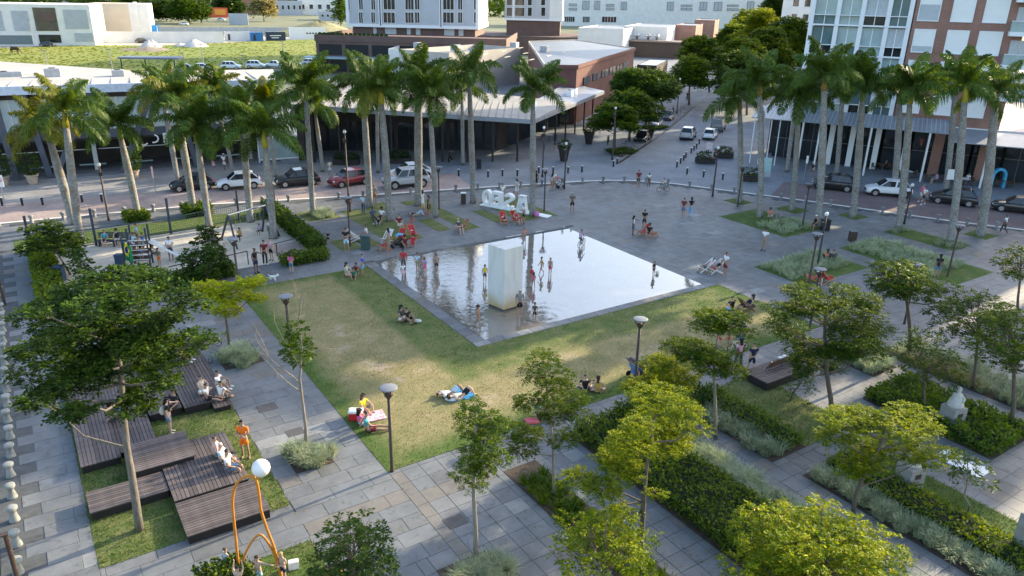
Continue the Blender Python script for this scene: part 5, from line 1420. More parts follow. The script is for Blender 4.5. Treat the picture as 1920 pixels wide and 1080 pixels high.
for (px0,py0,px1,ty,mt,lb) in [(423,76,470,60,m_wallw,'white site container at the edge of the field'),(471,77,494,61,mk('container_blue',(.03,.16,.42),.5),'blue site container beside the white one'),(500,76,536,60,mk('container_navy',(.03,.045,.075),.5),'dark navy site container with a white lettered sign'),(545,73,612,52,m_frame,'long pale grey site cabin with a strip of small windows')]:
    ff = block('site_container',lb,px0,py0,0,px1,(.985,-.17),ty,3,mt,parapet=.05,roof=m_roofm)
    if px0 == 545: wins(ff,[(574+k*5.5,61,578+k*5.5,63.5) for k in range(6)],d=.1,fr=.05,mull=0)
    elif px0 == 500:
        for r_ in range(2): rect(ff,'lettering',506+r_*3,66+r_*4,527-r_*4,67.6+r_*4,m_frame,0,.1)
    else: rect(ff,'door',px0+4,ty+4,px0+9,py0-1,dark_metal)
# ================================================================== far field and background greenery
m_field = mk('field_grass', (.15,.20,.028), .9, .25, .03, wpos=True, col2=(.23,.235,.04))
fp = [G(-40,91),G(150,84),G(300,85),G(480,77),G(560,74),G(618,72),G(640,112),G(480,127),G(260,131),G(0,131),G(-60,131)]
sheet('field', [(p.x,p.y) for p in fp], -.06, m_field)
lot = [G(-60,96),G(150,84.5),G(300,85.5),G(500,77.5),G(640,70),G(640,64),G(300,74),G(-60,80)]
sheet('dirt_lot', [(p.x,p.y) for p in lot], -.10, mk('dirt_lot', (.42,.38,.32), .95, .2, .1, wpos=True))
rg = np.random.default_rng(77)
# tall tufts of field grass
n = 3400
A0, A1 = G(0,128), G(600,80)
pts = []
poly = [(p.x,p.y) for p in fp]
while len(pts) < n:
    px, py = rg.uniform(0,620), rg.uniform(76,128); g_ = G(px,py)
    if inside(g_.x,g_.y,poly): pts.append((g_.x,g_.y))
P = np.array(pts); a = rg.uniform(0,2*PI,n); h = rg.uniform(.05,.16,n); w = rg.uniform(.2,.6,n)
V = np.zeros((n,4,3)); V[:,:,0] = P[:,:1]; V[:,:,1] = P[:,1:]; V[:,:,2] = -.06
V[:,0,0]-=np.cos(a)*w; V[:,0,1]-=np.sin(a)*w; V[:,1,0]+=np.cos(a)*w; V[:,1,1]+=np.sin(a)*w; V[:,2,0]+=np.cos(a)*w*.4+.2; V[:,2,1]+=np.sin(a)*w*.4; V[:,3,0]-=np.cos(a)*w*.4-.2; V[:,3,1]-=np.sin(a)*w*.4; V[:,2:,2]+=h[:,None]
tag(link('field_tufts', quads_mesh('field_tufts', V, [leafmat('field_tuft',(.14,.185,.028),(.24,.24,.045),.3,.8,.05)], 4)), 'rough tufts of grass over the open field', 'grass', kind='stuff')
def mound(name, label, px, py, wpx, hh, mt, seed, cat='mound'):
    P = G(px,py); r_ = wpx/2/PXM(P); rr = np.random.default_rng(seed)
    mb = MB(); nn, kk = 20, 7; vs_ = []; fs = []
    ph = rr.uniform(0,6,3)
    for i in range(kk):
        k_ = i/(kk-1)
        for j in range(nn):
            an = 2*PI*j/nn; q = r_*(1-k_)**1.0*(1+.12*math.sin(an*3+ph[0])+.07*math.sin(an*5+ph[1]))
            vs_.append((q*math.cos(an), q*math.sin(an), -.12+hh*(k_**.9)*(1+.05*math.sin(an*4+i))))
    for i in range(kk-1):
        for j in range(nn): fs.append((i*nn+j,i*nn+(j+1)%nn,(i+1)*nn+(j+1)%nn,(i+1)*nn+j))
    o = mb.add(vs_,fs).build(name, mt, None, (P.x,P.y,0), smooth=True); return tag(o,label,cat)
m_gravel = mk('gravel_pile', (.50,.48,.46), .95, .15, .8, bump=.1)
mound('gravel_pile','pale gravel heap behind the field, left one',283,88,42,2.6,m_gravel,1)
mound('gravel_pile','pale gravel heap behind the field, right one',365,87,44,2.6,m_gravel,2)
mound('gravel_pile','small flat gravel heap between the two larger heaps',338,86,26,1.1,m_gravel,3)
mound('dirt_bank','rubble bank in front of the gravel heaps',275,93,95,.9,mk('rubble',(.24,.20,.15),.95,.3,.6,bump=.15),4)
mound('grassy_mound','dry grassy mound left of the apartment tower',600,66,175,6.0,mk('dry_bank',(.27,.25,.13),.95,.3,.15,bump=.3),5)
# horse grazing
P = G(30,101.5)
t = thing('horse','brown horse grazing in the field at the far left','horse',P,YAW0)
hb = MB()
k = 1.45
hb.loft([[(x*k, y*w_*k, (z+zz*hh)*k) for (y,zz) in ((1,0),(.7,.75),(0,1),(-.7,.75),(-1,0),(-.7,-.8),(0,-1),(.7,-.8))] for (x,z,w_,hh) in ((-.75,1.0,.08,.12),(-.65,1.02,.25,.3),(-.3,1.0,.28,.3),(.1,.98,.26,.3),(.45,1.02,.25,.3),(.65,.95,.15,.2),(.85,.7,.11,.15),(1.0,.42,.09,.12),(1.08,.3,.1,.1),(1.18,.12,.07,.07))])
for (x,y) in ((-.6,.15),(-.6,-.15),(.45,.14),(.45,-.14)): hb.tube([(x*k,y*k,.95*k),((x-.04)*k,y*k,.5*k),((x+.02)*k,y*k,.05),((x+.05)*k,y*k,-.05)],[.13*k,.06*k,.045*k,.06*k],7)
hb.build('body', mk('horse_coat',(.06,.032,.02),.7), t, smooth=True)
MB().tube([(-.72*k,0,1.1*k),(-.9*k,0,.8*k),(-.85*k,0,.4*k)],[.05,.08,.03],6).build('tail', black_plastic, t)
# far trees
FAR = [(285,40,4,262,310,'dark','leafy tree at the left end of the far row'),(312,40,0,292,335,'deep','second leafy tree of the far row, dark'),(356,44,-2,328,392,'mid','broad sunlit tree in front of the red hoarding'),(430,30,-8,410,455,'dark','tree above the red hoarding'),(495,40,-6,478,515,'grassy','pale bare crowned tree left of the grey hall'),(571,26,14,562,582,'lime','small bright tree by the grey hall'),(262,30,-14,240,285,'deep','tree behind the beige block'),(640,60,-10,628,655,'mid','tree against the apartment tower wall'),(1455,60,-30,1430,1490,'deep','tall tree over the end of the side street'),(1500,75,-20,1478,1530,'mid','tree beside the glass tower top'),(1402,62,22,1385,1430,'lime','sunlit tree at the street end'),(1440,45,-10,1405,1460,'bright','sunlit tree touching the top edge by the tower')]
for i,(x,y,ty,xl,xr,lf_,lb) in enumerate(FAR):
    B_ = G(x,max(y,24)); H_ = HZ(B_,ty); Rr = (xr-xl)/2/PXM(B_)
    rgl = (1/PXM(B_))
    tree('background_tree', lb, (B_.x,B_.y), max(H_,5), Rr, max(H_,5)*.3, 500+i, leaf=lf_, nclump=18, dens=max(.03, 9/(Rr*Rr*18)*.9), lsize=max(.4,rgl*5), trunk_r=.25, flat=.6, fork=.3, slen=rgl*7, cs=1.15, k=7)
# distant wood and hills past the buildings
Q = []
for i in range(150):
    px = rg.uniform(-100,2000); py = rg.uniform(8,26) if px < 700 else rg.uniform(16,34)
    g_ = G(px,max(py,18)); s = 1/PXM(g_)
    Q.append(sprays(np.array([g_.x,g_.y,rg.uniform(3,9)]), np.array([30*s,30*s,5]), 30, 5, 8*s, 9*s, .8, rg, .5))
tag(link('far_wood', quads_mesh('far_wood', np.concatenate(Q), [LM['deep']], 4)), 'far belt of trees behind the background buildings', 'trees', kind='stuff')
# ================================================================== decks, lamps, street and play furniture
m_plank = mk('deck_plank', (.105,.085,.082), .7, .25, 3, bump=.004, rnd=.28, stretch=(1,1,1))
m_plank_d = mk('deck_fascia', (.022,.018,.017), .8, .2, 3)
deck_cache = {}
def deck(label, x0,x1,y0,y1,z,along,pw=.14):
    t = thing('wooden_deck', label, 'deck', ((x0+x1)/2,(y0+y1)/2,0), 0, 'low wooden deck platforms')
    w, d = x1-x0, y1-y0
    MB().box(-w/2+.04,w/2-.04,-d/2+.04,d/2-.04,-.05,z-.045).build('frame', m_plank_d, t)
    L_ = w if along == 'x' else d; S_ = d if along == 'x' else w
    n = max(3, round(S_/pw)); st = S_/n
    key = (round(L_,2), round(st,3), along)
    if key not in deck_cache:
        deck_cache[key] = (MB().bbox(-L_/2,L_/2,-st/2+.008,st/2-.008,-.042,0,.006) if along == 'x' else MB().bbox(-st/2+.008,st/2-.008,-L_/2,L_/2,-.042,0,.006)).mesh('plank', m_plank)
    for i in range(n):
        o = -S_/2+st*(i+.5)
        p = link('plank', deck_cache[key], t, (0,o,z+random.uniform(-.003,.003)) if along == 'x' else (o,0,z+random.uniform(-.003,.003)))
    return t
deck('deck with long boards left of the big tree trunk, nearest the side road',-.25,1.15,28.6,33.2,.36,'y')
deck('short sunlit deck behind the square raised deck',1.15,2.5,28.95,33.0,.30,'y')
deck('raised square deck overlapping its neighbours in the middle of the group',1.25,3.5,26.8,28.85,.62,'x')
deck('narrow deck left of the three sitting people, behind the tree trunk',-.25,2.28,25.4,26.75,.38,'x')
deck('deck with boards running away from us where three people sit',2.3,4.9,24.55,28.3,.42,'y')
deck('front deck nearest the orange arch, boards running crosswise',2.3,5.05,22.45,24.5,.36,'x')
deck('long deck with a couple in white sitting on its edge',3.9,5.02,31.05,36.3,.42,'y')
deck('lower step deck along the path beside the sitting family',5.02,5.75,30.6,36.7,.28,'y')
deck('deck behind the standing guitar group under the big tree',2.55,3.85,31.2,37.0,.40,'y')
deck('far deck deep under the big tree crown',-.2,2.45,33.4,37.0,.36,'y')

LH = 3.65
m_disc = mk('lamp_disc', (.17,.185,.21), .6, .05, 3)
def disc_lamp(label, px, py):
    P = G(px,py,LH); t = thing('street_lamp', label, 'street lamp', (P.x,P.y,0), 0, 'disc topped plaza lamps')
    MB().tube([(0,0,-.02),(0,0,.1),(0,0,LH-.42)],[.085,.065,.06],10).build('pole', brown_metal, t, smooth=True)
    b = MB()
    for a in range(3):
        an = a*2*PI/3+.4; b.bar((math.cos(an)*.05,math.sin(an)*.05,LH-.45),(math.cos(an)*.26,math.sin(an)*.26,LH-.06),.04,.04)
    b.lathe([(.06,0),(.16,.12),(.16,.2),(.05,.25)],10,(0,0,LH-.44))
    b.build('bracket', brown_metal, t)
    MB().lathe([(.05,-.03),(.31,-.03),(.345,0),(.31,.018),(.05,.03)],24,(0,0,LH)).build('lamp_shade', m_disc, t, smooth=True)
    return t
for lb,x,y in [('disc lamp standing in the lawn behind the nearly bare tree',535,555),('disc lamp at the near corner of the big lawn',728,727),('disc lamp on the far side lawn beside the stroller',1201,598),('disc lamp beside the man in black shirt and light shorts',651,370),('disc lamp right of the slim yellow necked palm',822,313),('disc lamp at the right end of the white letters',1023,317),('disc lamp by the playground rail',437,448),('disc lamp beside the first palm of the right row',1393,311),('disc lamp between two palms in front of the black car',1518,344),('disc lamp in front of the tall dark post on the right',1533,438),('disc lamp over the red chairs on the right',1538,504),('disc lamp half hidden by the umbrella shaped tree',1721,495),('disc lamp nearest the right frame edge',1800,422)]:
    disc_lamp(lb,x,y)
m_bulb = mk('lamp_glass', (.8,.8,.78), .3)
def tall_lamp(label, bx, by, ty, mt=None, arm=False, r=.08):
    B = G(bx,by); h = HZ(B,ty); t = thing('lamp_post', label, 'lamp post', B, 0, 'tall slim lamp posts')
    MB().tube([(0,0,-.1),(0,0,.3),(0,0,h)],[r*1.5,r,r*.75],8).build('pole', mt or brown_metal, t, smooth=True)
    MB().lathe([(.05,0),(.13,.05),(.14,.16),(.08,.26),(.02,.28)],10,(0,0,h)).build('globe', m_bulb, t, smooth=True)
    MB().box(-.12,.12,-.05,.22,h-.75,h-.45).build('spotlight', dark_metal, t)
    return t
tall_lamp('reddish lamp post on the near kerb of the left road',204,413,312)
tall_lamp('lamp post standing between the red car and the lawn',655,398,250)
tall_lamp('lamp post right of the palm beside the white letters',1017,330,242)
tall_lamp('lamp post in front of the tall black planter',1058,354,272)
tall_lamp('lamp post at the right side of the square near the hedges',1336,368,280)
tall_lamp('lamp post beside the bright green street tree',1148,298,205)
tall_lamp('tall dark post among the right grass beds',1532,502,405,dark_metal)
tall_lamp('dark lamp post beside the white hatchback tail',1695,420,350,dark_metal)
tall_lamp('lamp post between the two black planters by the street',1197,215,165)
tall_lamp('slim lamp post by the parked motorbikes',1269,212,150)
B = G(47,1135); t = thing('lamp_post','rusty brown post cut by the lower left corner of the view','lamp post',B,0); h = HZ(B,1003)
MB().tube([(0,0,0),(0,0,h)],.07,10).build('pole', brown_metal, t); MB().box(-.12,.06,-.08,.08,h,h+.05).build('cap', brown_metal, t)
B = G(9,572); t = thing('lamp_post','dark brown post at the left frame edge','lamp post',B,0); h = HZ(B,505)
MB().tube([(0,0,0),(0,0,h)],.08,8).build('pole', brown_metal, t); MB().lathe([(.1,0),(.1,.1),(.03,.14)],8,(0,0,h)).build('cap', brown_metal, t)

# ---- bollards
m_boll = mk('bollard_concrete', (.25,.26,.24), .85, .25, 5, bump=.004, rnd=.1)
boll = MB().lathe([(.2,0),(.19,.06),(.13,.3),(.115,.42),(.19,.5),(.205,.54),(.2,.62),(.17,.645),(.02,.65)],16).mesh('bollard', m_boll, True)
y = 22.4; i = 0
while y < 52:
    o = link('bollard', boll, None, (-2.45+random.uniform(-.03,.03), y, 0)); o.rotation_euler = (random.uniform(-.03,.03),random.uniform(-.03,.03),random.random()*6); o.scale = (.86,.86,.9)
    i += 1; tag(o, 'hourglass concrete bollard, number %d from the lower end of the left edge row' % i, 'bollard', 'bollards along the left side road'); y += 1.5
m_boll2 = mk('bollard_grey', (.23,.235,.235), .85, .2, 5, rnd=.15)
boll2 = MB().lathe([(.17,0),(.16,.05),(.10,.26),(.10,.36),(.17,.46),(.18,.54),(.16,.6),(.02,.61)],14).mesh('bollard', m_boll2, True)
KI = offset(KERB, -.65)
nk_ = 0; nxt = 0
for i in range(1,len(KI)-1):
    a, b = Vector(KI[i]), Vector(KI[i+1]); L_ = (b-a).length; s = nxt
    while s < L_:
        p = a.lerp(b, s/L_); nk_ += 1; o = link('bollard', boll2, None, (p.x,p.y,0)); tag(o,'waisted grey bollard, number %d from the left along the plaza kerb' % nk_,'bollard','bollards on the plaza kerb'); s += 2.15
    nxt = s - L_
m_post = mk('post_dark', (.05,.05,.055), .6, .2, 5)
bpost = MB().lathe([(.09,-.1),(.09,.46),(.11,.47),(.11,.55),(.02,.57)],10)
bp_me = bpost.mesh('bollard', m_post, True)
cap_me = MB().lathe([(.112,.55),(.112,.6),(.02,.62)],10).mesh('cap', white_paint, True)
for i,(x,y) in enumerate([(4,383),(42,383),(80,382),(154,377),(191,376),(970,328),(1010,323),(1037,323),(1065,323),(1091,321),(1150,311),(1157,306),(1269,312),(1276,305),(1282,299),(1286,294),(1296,286),(1301,281),(1306,277),(1311,268),(1288,325),(1319,330),(1355,335),(860,328),(915,330),(942,328)]):
    t = thing('bollard','short dark cylinder bollard with pale cap, number %d of those lining the street' % (i+1),'bollard',G(x,y),0,'cylinder bollards along the street'); link('post',bp_me,t); link('cap',cap_me,t)

# ---- planters
m_terra = mk('planter_clay', (.45,.36,.28), .8, .12, 3)
m_blackpot = mk('planter_black', (.035,.03,.03), .6, .2, 3)
def pot(label, px, py, r, h, mt, plant_h, plant_r, seed, leaf='deep', square=False):
    B = G(px,py); t = thing('planter', label, 'planter', (B.x,B.y,-.08))
    if square: MB().prism([(-r*1.7,-r*.8),(r*1.7,-r*.8),(r*1.7,r*.8),(-r*1.7,r*.8)],0,h).build('box', mt, t)
    else: MB().lathe([(r*.62,0),(r*.75,h*.3),(r*.95,h*.85),(r*1.08,h*.87),(r*1.08,h),(r*.9,h),(r*.85,h*.9),(.05,h*.9)],18).build('pot', mt, t, smooth=False)
    rg_ = np.random.default_rng(seed); Q = sprays(np.array([0,0,h+plant_h*.5]), np.array([plant_r*(1.7 if square else 1),plant_r,plant_h*.55]), int(220*plant_r), 8, .3, .17, .5, rg_, .6)
    if square: pass
    link('foliage', quads_mesh('foliage', Q, [LM[leaf]], 4), t)
    MB().tube([(0,0,h*.8),(.03,0,h+plant_h*.5)],[.05,.02],6).build('stem', bark, t)
    if square: t.rotation_euler = (0,0,YAW0)
    return t
pot('clay pot with a tall shrub in front of the left mall',62,343,.55,.9,m_terra,2.0,.7,1)
pot('clay pot with a shrub half cut by the left frame edge',8,346,.55,.9,m_terra,2.0,.8,2)
pot('clay pot with a shrub behind the short pale palm',252,333,.5,.8,m_terra,1.8,.7,3)
pot('black oval planter behind the red car',650,306,.8,.6,m_blackpot,.5,.8,4,'dark',True)
pot('black oval planter left of the white car roof',746,303,.8,.6,m_blackpot,.5,.8,5,'dark',True)
pot('tall black tapered pot on the forecourt near the lamp',1057,300,.65,1.5,m_blackpot,.7,.6,6,'dark')
pot('tall black tapered pot farther up the forecourt',1104,268,.65,1.4,m_blackpot,.7,.6,7,'dark')
pot('boxy dark planter with clipped hedge, nearer of two by the street',1322,304,.62,.6,m_blackpot,.55,.6,8,'dark',True)
pot('boxy dark planter with clipped hedge, farther of two by the street',1356,294,.62,.6,m_blackpot,.55,.6,9,'dark',True)
pot('dark planter with hedge behind the first right palm',1408,337,.6,.6,m_blackpot,.55,.6,10,'dark',True)
pot('dark round pot beside the parked motorbikes',1217,258,.6,.9,m_blackpot,.4,.5,11,'dark')

# ---- bins
def bin_(label, px, py, w, h, mt, lid=None):
    B = G(px,py); t = thing('litter_bin', label, 'bin', B, YAW0)
    MB().bbox(-w/2,w/2,-w*.42,w*.42,.02,h,.03).build('body', mt, t)
    MB().bbox(-w*.56,w*.56,-w*.5,w*.5,h,h+.07,.03).build('lid', lid or mt, t)
    return t
m_bing = mk('bin_green', (.05,.085,.08), .5); m_binb = mk('bin_blue', (.04,.07,.13), .5)
bin_('dark green wheeled bin on the grass left of the empty deckchair',686,467,.62,1.0,m_bing)
bin_('slim brown bin with white lid left of the white letters',869,382,.42,.95,brown_metal,white_paint)
bin_('brown bin with pale lid on the right paving',1597,452,.5,.8,brown_metal,m_disc)
bin_('black bin beside the seated woman under the right palms',1546,432,.6,.85,black_plastic)
bin_('blue bin beside the playground hedge on the left',115,527,.5,.95,m_binb)
bin_('teal bin under the flag',226,500,.45,.8,m_binb)
bin_('dark bin behind the tall left palm of the letters row',898,316,.5,.9,black_plastic)

# ---- deckchairs
m_red = mk('canvas_red', (.50,.035,.045), .8, .12, 5); m_wood = mk('chair_wood', (.42,.25,.11), .6, .2, 5); m_darkwood = mk('chair_darkwood', (.12,.07,.04), .6, .2, 5)
def deckchair(label, px, py, yaw, canvas=None, wood=None, z=0):
    B = G(px,py); t = thing('deckchair', label, 'deckchair', (B.x,B.y,z), YAW0+R(yaw), 'folding deckchairs'); t.scale = (.88,.88,.88)
    w = .3; wd = wood or m_wood
    f1 = MB()
    for s in (-1,1): f1.bar((.52,s*w,.02),(-.62,s*w,1.02),.04,.05)
    f1.bar((-.62,-w,1.02),(-.62,w,1.02),.04); f1.bar((.38,-w,.14),(.38,w,.14),.04)
    f1.build('back_frame', wd, t)
    f2 = MB()
    for s in (-1,1): f2.bar((-.55,s*(w+.05),.02),(.50,s*(w+.05),.46),.04,.05)
    f2.bar((.50,-w-.05,.46),(.50,w+.05,.46),.04); f2.bar((-.5,-w-.05,.04),(-.5,w+.05,.04),.04)
    f2.build('seat_frame', wd, t)
    pts = [(.50,.45),(.3,.33),(.08,.28),(-.12,.35),(-.32,.58),(-.48,.82),(-.62,1.02)]
    c = MB()
    for i in range(len(pts)-1):
        a, b = pts[i], pts[i+1]; c.add([(a[0],-w+.03,a[1]),(a[0],w-.03,a[1]),(b[0],w-.03,b[1]),(b[0],-w+.03,b[1]),(a[0],-w+.03,a[1]-.02),(a[0],w-.03,a[1]-.02),(b[0],w-.03,b[1]-.02),(b[0],-w+.03,b[1]-.02)],[(0,1,2,3),(7,6,5,4),(0,3,7,4),(1,5,6,2)])
    cv = c.build('canvas', canvas or m_red, t)
    MB().add([(-.335,-.11,.615),(-.335,.11,.615),(-.30,.11,.565),(-.30,-.11,.565)],[(0,1,2,3)]).build('printed_mark', white_paint, cv)
    return t
deckchair('empty red deckchair beside the woman standing with a mirror board',720,468,215)
deckchair('red deckchair left of the mother with a toddler',752,453,255)
deckchair('red deckchair at the back of the seated family',775,446,300)
deckchair('red deckchair behind the man in a dark red shirt',764,430,200)
deckchair('red deckchair with a small child in front of the letters',944,420,285)
deckchair('red deckchair with a woman in a crimson skirt',966,418,300)
deckchair('red deckchair with its back to us in the open square',1204,442,200)
deckchair('red deckchair beside a woman in black in the open square',1222,444,330)
deckchair('red deckchair with a reader near the lower palms',866,432,190)
deckchair('dark wooden deckchair on the lawn at its right end',1398,584,20,m_darkwood,m_darkwood)
deckchair('red deckchair left one under the right disc lamp',1524,528,160)
deckchair('red deckchair right one under the right disc lamp',1548,530,20)
m_whitecloth = mk('canvas_white', (.66,.64,.6), .8)
deckchair('white folding chair with a woman on the right paving',1322,510,190,m_whitecloth,white_paint)
deckchair('white folding chair nearer to us on the right paving',1340,512,200,m_whitecloth,white_paint)
deckchair('cream folding chair left of the green bin',668,452,20,mk('canvas_tan',(.55,.40,.24),.8),white_paint)
deckchair('white board chair behind the woman in a patterned dress',726,455,250,m_whitecloth,white_paint)

# ---- big white letters seen from behind
def strokes_letter(ch):
    """boxes (x0,x1,z0,z1) or arcs in a 1.1 x 1.5 m cell, already mirrored"""
    mb = MB()
    D0, D1 = -.22, .22
    def bx(a,b,c,d): mb.box(a,b,D0,D1,c,d)
    def arc(cx,cz,rx,rz_,w,a0,a1,n=16):
        rings = []
        for i in range(n+1):
            a = a0+(a1-a0)*i/n
            rings.append([(cx+math.cos(a)*rx,D0,cz+math.sin(a)*rz_),(cx+math.cos(a)*(rx-w),D0,cz+math.sin(a)*(rz_-w)),(cx+math.cos(a)*(rx-w),D1,cz+math.sin(a)*(rz_-w)),(cx+math.cos(a)*rx,D1,cz+math.sin(a)*rz_)])
        mb.loft(rings)
    if ch == 'O': arc(.5,.78,.5,.76,.26,0,2*PI,28)
    if ch == 'E':
        bx(.62,.92,.02,1.52); bx(.06,.62,.02,.3); bx(.06,.62,1.24,1.52); bx(.2,.62,.66,.9)
        bx(.0,.06,.02,.44); bx(0,.06,1.1,1.52)
    if ch == 'S':
        arc(.55,1.13,.48,.42,.26,-PI*.48,PI*.86); arc(.55,.44,.48,.44,.26,PI*.52,PI*1.9)
    if ch == 'A':
        mb.add([(.1,D0,0),(.45,D0,0),(.75,D0,1.55),(.45,D0,1.55),(.1,D1,0),(.45,D1,0),(.75,D1,1.55),(.45,D1,1.55)],[(0,1,2,3),(7,6,5,4),(0,4,5,1),(1,5,6,2),(2,6,7,3),(3,7,4,0)])
        mb.add([(.75,D0,0),(1.15,D0,0),(.9,D0,1.55),(.6,D0,1.55),(.75,D1,0),(1.15,D1,0),(.9,D1,1.55),(.6,D1,1.55)],[(0,1,2,3),(7,6,5,4),(0,4,5,1),(1,5,6,2),(2,6,7,3),(3,7,4,0)])
        bx(.38,.9,.4,.66); bx(.36,.98,1.4,1.57); bx(0,.5,-.02,.16); bx(.72,1.25,-.02,.16)
    return mb
ws2 = mk('letter_white', (.82,.83,.82), .5, .03, 2)
LA, LBp = G(906,384), G(990,400)
ld = (LBp-LA); lrz = math.atan2(ld.y, ld.x); span = ld.length
for ch,k,lb in [('O',0,'letter O, leftmost of the big white letters seen from behind'),('E',.235,'reversed letter E of the big white letters'),('S',.47,'reversed letter S of the big white letters'),('A',.735,'letter A, rightmost of the big white letters')]:
    p = LA + ld*k; sc = span/4.55*.97
    o = strokes_letter(ch).build('giant_letter', ws2, None, (p.x,p.y,.05), lrz); o.scale = (sc,sc,sc*.92); tag(o, lb, 'letter', 'giant white letters on the grass')
t = thing('letter_base','white plinth strip under the giant letters','plinth',(LA.x,LA.y,0),lrz); MB().box(-.1,span+2.1,-.4,.4,.02,.1).build('slab', ws2, t)

# ---- arch sculpture with white ball
m_orange = mk('orange_tube', (.52,.20,.03), .45, .12, 4)
B = G(487,1090)
t = thing('arch_sculpture','orange bent tube arch carrying a white ball at the bottom left','sculpture',B,0)
def at(px,py,d=0):
    h = HZ(B,py); q = proj((B.x,B.y,h)); o = RIGHT*((px-q[0])/PXM((B.x,B.y,h))) ; return Vector((o.x,o.y,h))
def smooth_path(P,n=6):
    out = []
    for i in range(len(P)-1):
        p0,p1,p2,p3 = P[max(0,i-1)],P[i],P[i+1],P[min(len(P)-1,i+2)]
        for k in range(n):
            s = k/n; out.append(.5*((2*p1)+(p2-p0)*s+(2*p0-5*p1+4*p2-p3)*s*s+(3*p1-p0-3*p2+p3)*s**3))
    return out+[P[-1]]
big = [at(450,1100)+Vector((0,0,-.3)),at(447,1060),at(441,1000),at(436,945),at(440,915),at(452,898),at(468,892),at(480,900),at(486,930),at(489,955),at(500,990),at(515,1030),at(529,1080)]
big[0].z = -.05; big[-1].z = -.05
MB().tube(smooth_path(big),.043,10).build('outer_arch', m_orange, t, smooth=True)
sm_ = [at(453,1095),at(455,1055),at(465,1028),at(478,1008),at(490,1003),at(503,1018),at(515,1042),at(527,1075)]
sm_[0].z = -.05; sm_[-1].z = -.05
MB().tube(smooth_path(sm_),.038,10).build('inner_arch', m_orange, t, smooth=True)
c = at(489,877)
MB().ell(c,.265,.265,.265,20,14).build('ball', mk('ball_white',(.80,.78,.74),.4,.04), t, smooth=True)
MB().tube([at(480,898),c-Vector((0,0,.25))],.045,8).build('stem', m_orange, t)

# ---- pedestals with busts
def pedestal(label, px, py, h, figure, seed):
    B = G(px,py); t = thing('statue', label, 'statue', B, YAW0+R(20))
    MB().bbox(-.36,.36,-.36,.36,-.02,h,.03).build('pedestal', concrete, t)
    MB().box(-.15,.1,-.39,-.36,h*.62,h*.8).build('plaque', brown_metal, t)
    b = MB()
    if figure == 'draped':
        b.lathe([(.34,0),(.33,.1),(.26,.3),(.19,.45),(.2,.55),(.13,.62),(.08,.66),(.10,.7),(.115,.78),(.10,.87),(.04,.92)],14,(0,0,h))
        b.tube([(.15,-.1,h+.5),(.2,-.2,h+.35),(.05,-.28,h+.3)],[.07,.06,.05],7)
    else:
        b.lathe([(.28,0),(.28,.08),(.12,.14),(.1,.2),(.3,.3),(.31,.42),(.15,.52),(.08,.58),(.1,.62),(.125,.72),(.11,.82),(.03,.88)],14,(0,0,h))
    b.build('figure', mk('statue_stone',(.5,.49,.45),.7,.12,4), t, smooth=True)
pedestal('white draped statue on a concrete pedestal among the garden plants',1780,800,1.05,'draped',1)
pedestal('pale bust on a concrete pedestal below the yellow green layered tree',1700,915,1.05,'bust',2)
pedestal('pedestal cut by the right frame edge in the sunny lawn',1924,1042,1.6,'bust',3)
o = MB().box(-.5,.5,-.9,.9,.0,.035).build('ground_plaque', white_paint, None, (29.4,11.3,.012)); tag(o,'white stone plate lying flush in the garden paving','plaque')

# ---- bench platform
P = (27.35,31.0,19.35,20.85)
t = deck('dark stained bench platform at the edge of the garden lawn',P[0],P[1],P[2],P[3],.46,'x',.16)
m_seat = mk('bench_brown', (.085,.05,.042), .55, .2, 4, rnd=.1)
b = thing('slatted_bench','long dark slatted backrest standing on the bench platform','bench',(29.5,20.3,.46),0)
for i in range(5): MB().bar((-1.15,-.02-.05*i,.12+.09*i),(1.35,-.02-.05*i,.12+.09*i),.035,.075).build('slat', m_seat, b)
for x in (-1.1,.1,1.3): MB().bar((x,.02,0),(x,-.25,.56),.05,.05).build('bracket', steel, b)

# ---- playground
m_bluepost = mk('play_post', (.04,.05,.075), .5)
def at3(px,py,z=0): return G(px,py,z)
t = thing('fence','green mesh fence with tall dark posts behind the playground','fence',G(321,439),0)
o0 = G(321,439)
fp_ = [G(60,474),G(181,461),G(321,439),G(449,413),G(517,402)]
for i,(p,ty) in enumerate(zip(fp_,(405,391,372,356,345))):
    h = min(HZ(p,ty),4.2); MB().tube([p-o0,p-o0+Vector((0,0,h))],.085,8).build('post', m_bluepost, t)
for i in range(len(fp_)-1):
    a,b = fp_[i]-o0, fp_[i+1]-o0
    for z in (.12,1.25): MB().bar(a+Vector((0,0,z)),b+Vector((0,0,z)),.05,.05).build('rail', m_bing, t)
    mb = MB(); L_ = (b-a).length; n_ = int(L_/.16)
    for k in range(n_): p = a.lerp(b,k/n_); mb.bar(p+Vector((0,0,.12)),p+Vector((0,0,1.25)),.012)
    for k in range(1,7): mb.bar(a+Vector((0,0,.12+k*.16)),b+Vector((0,0,.12+k*.16)),.012)
    mb.build('wire_mesh', m_bing, t)
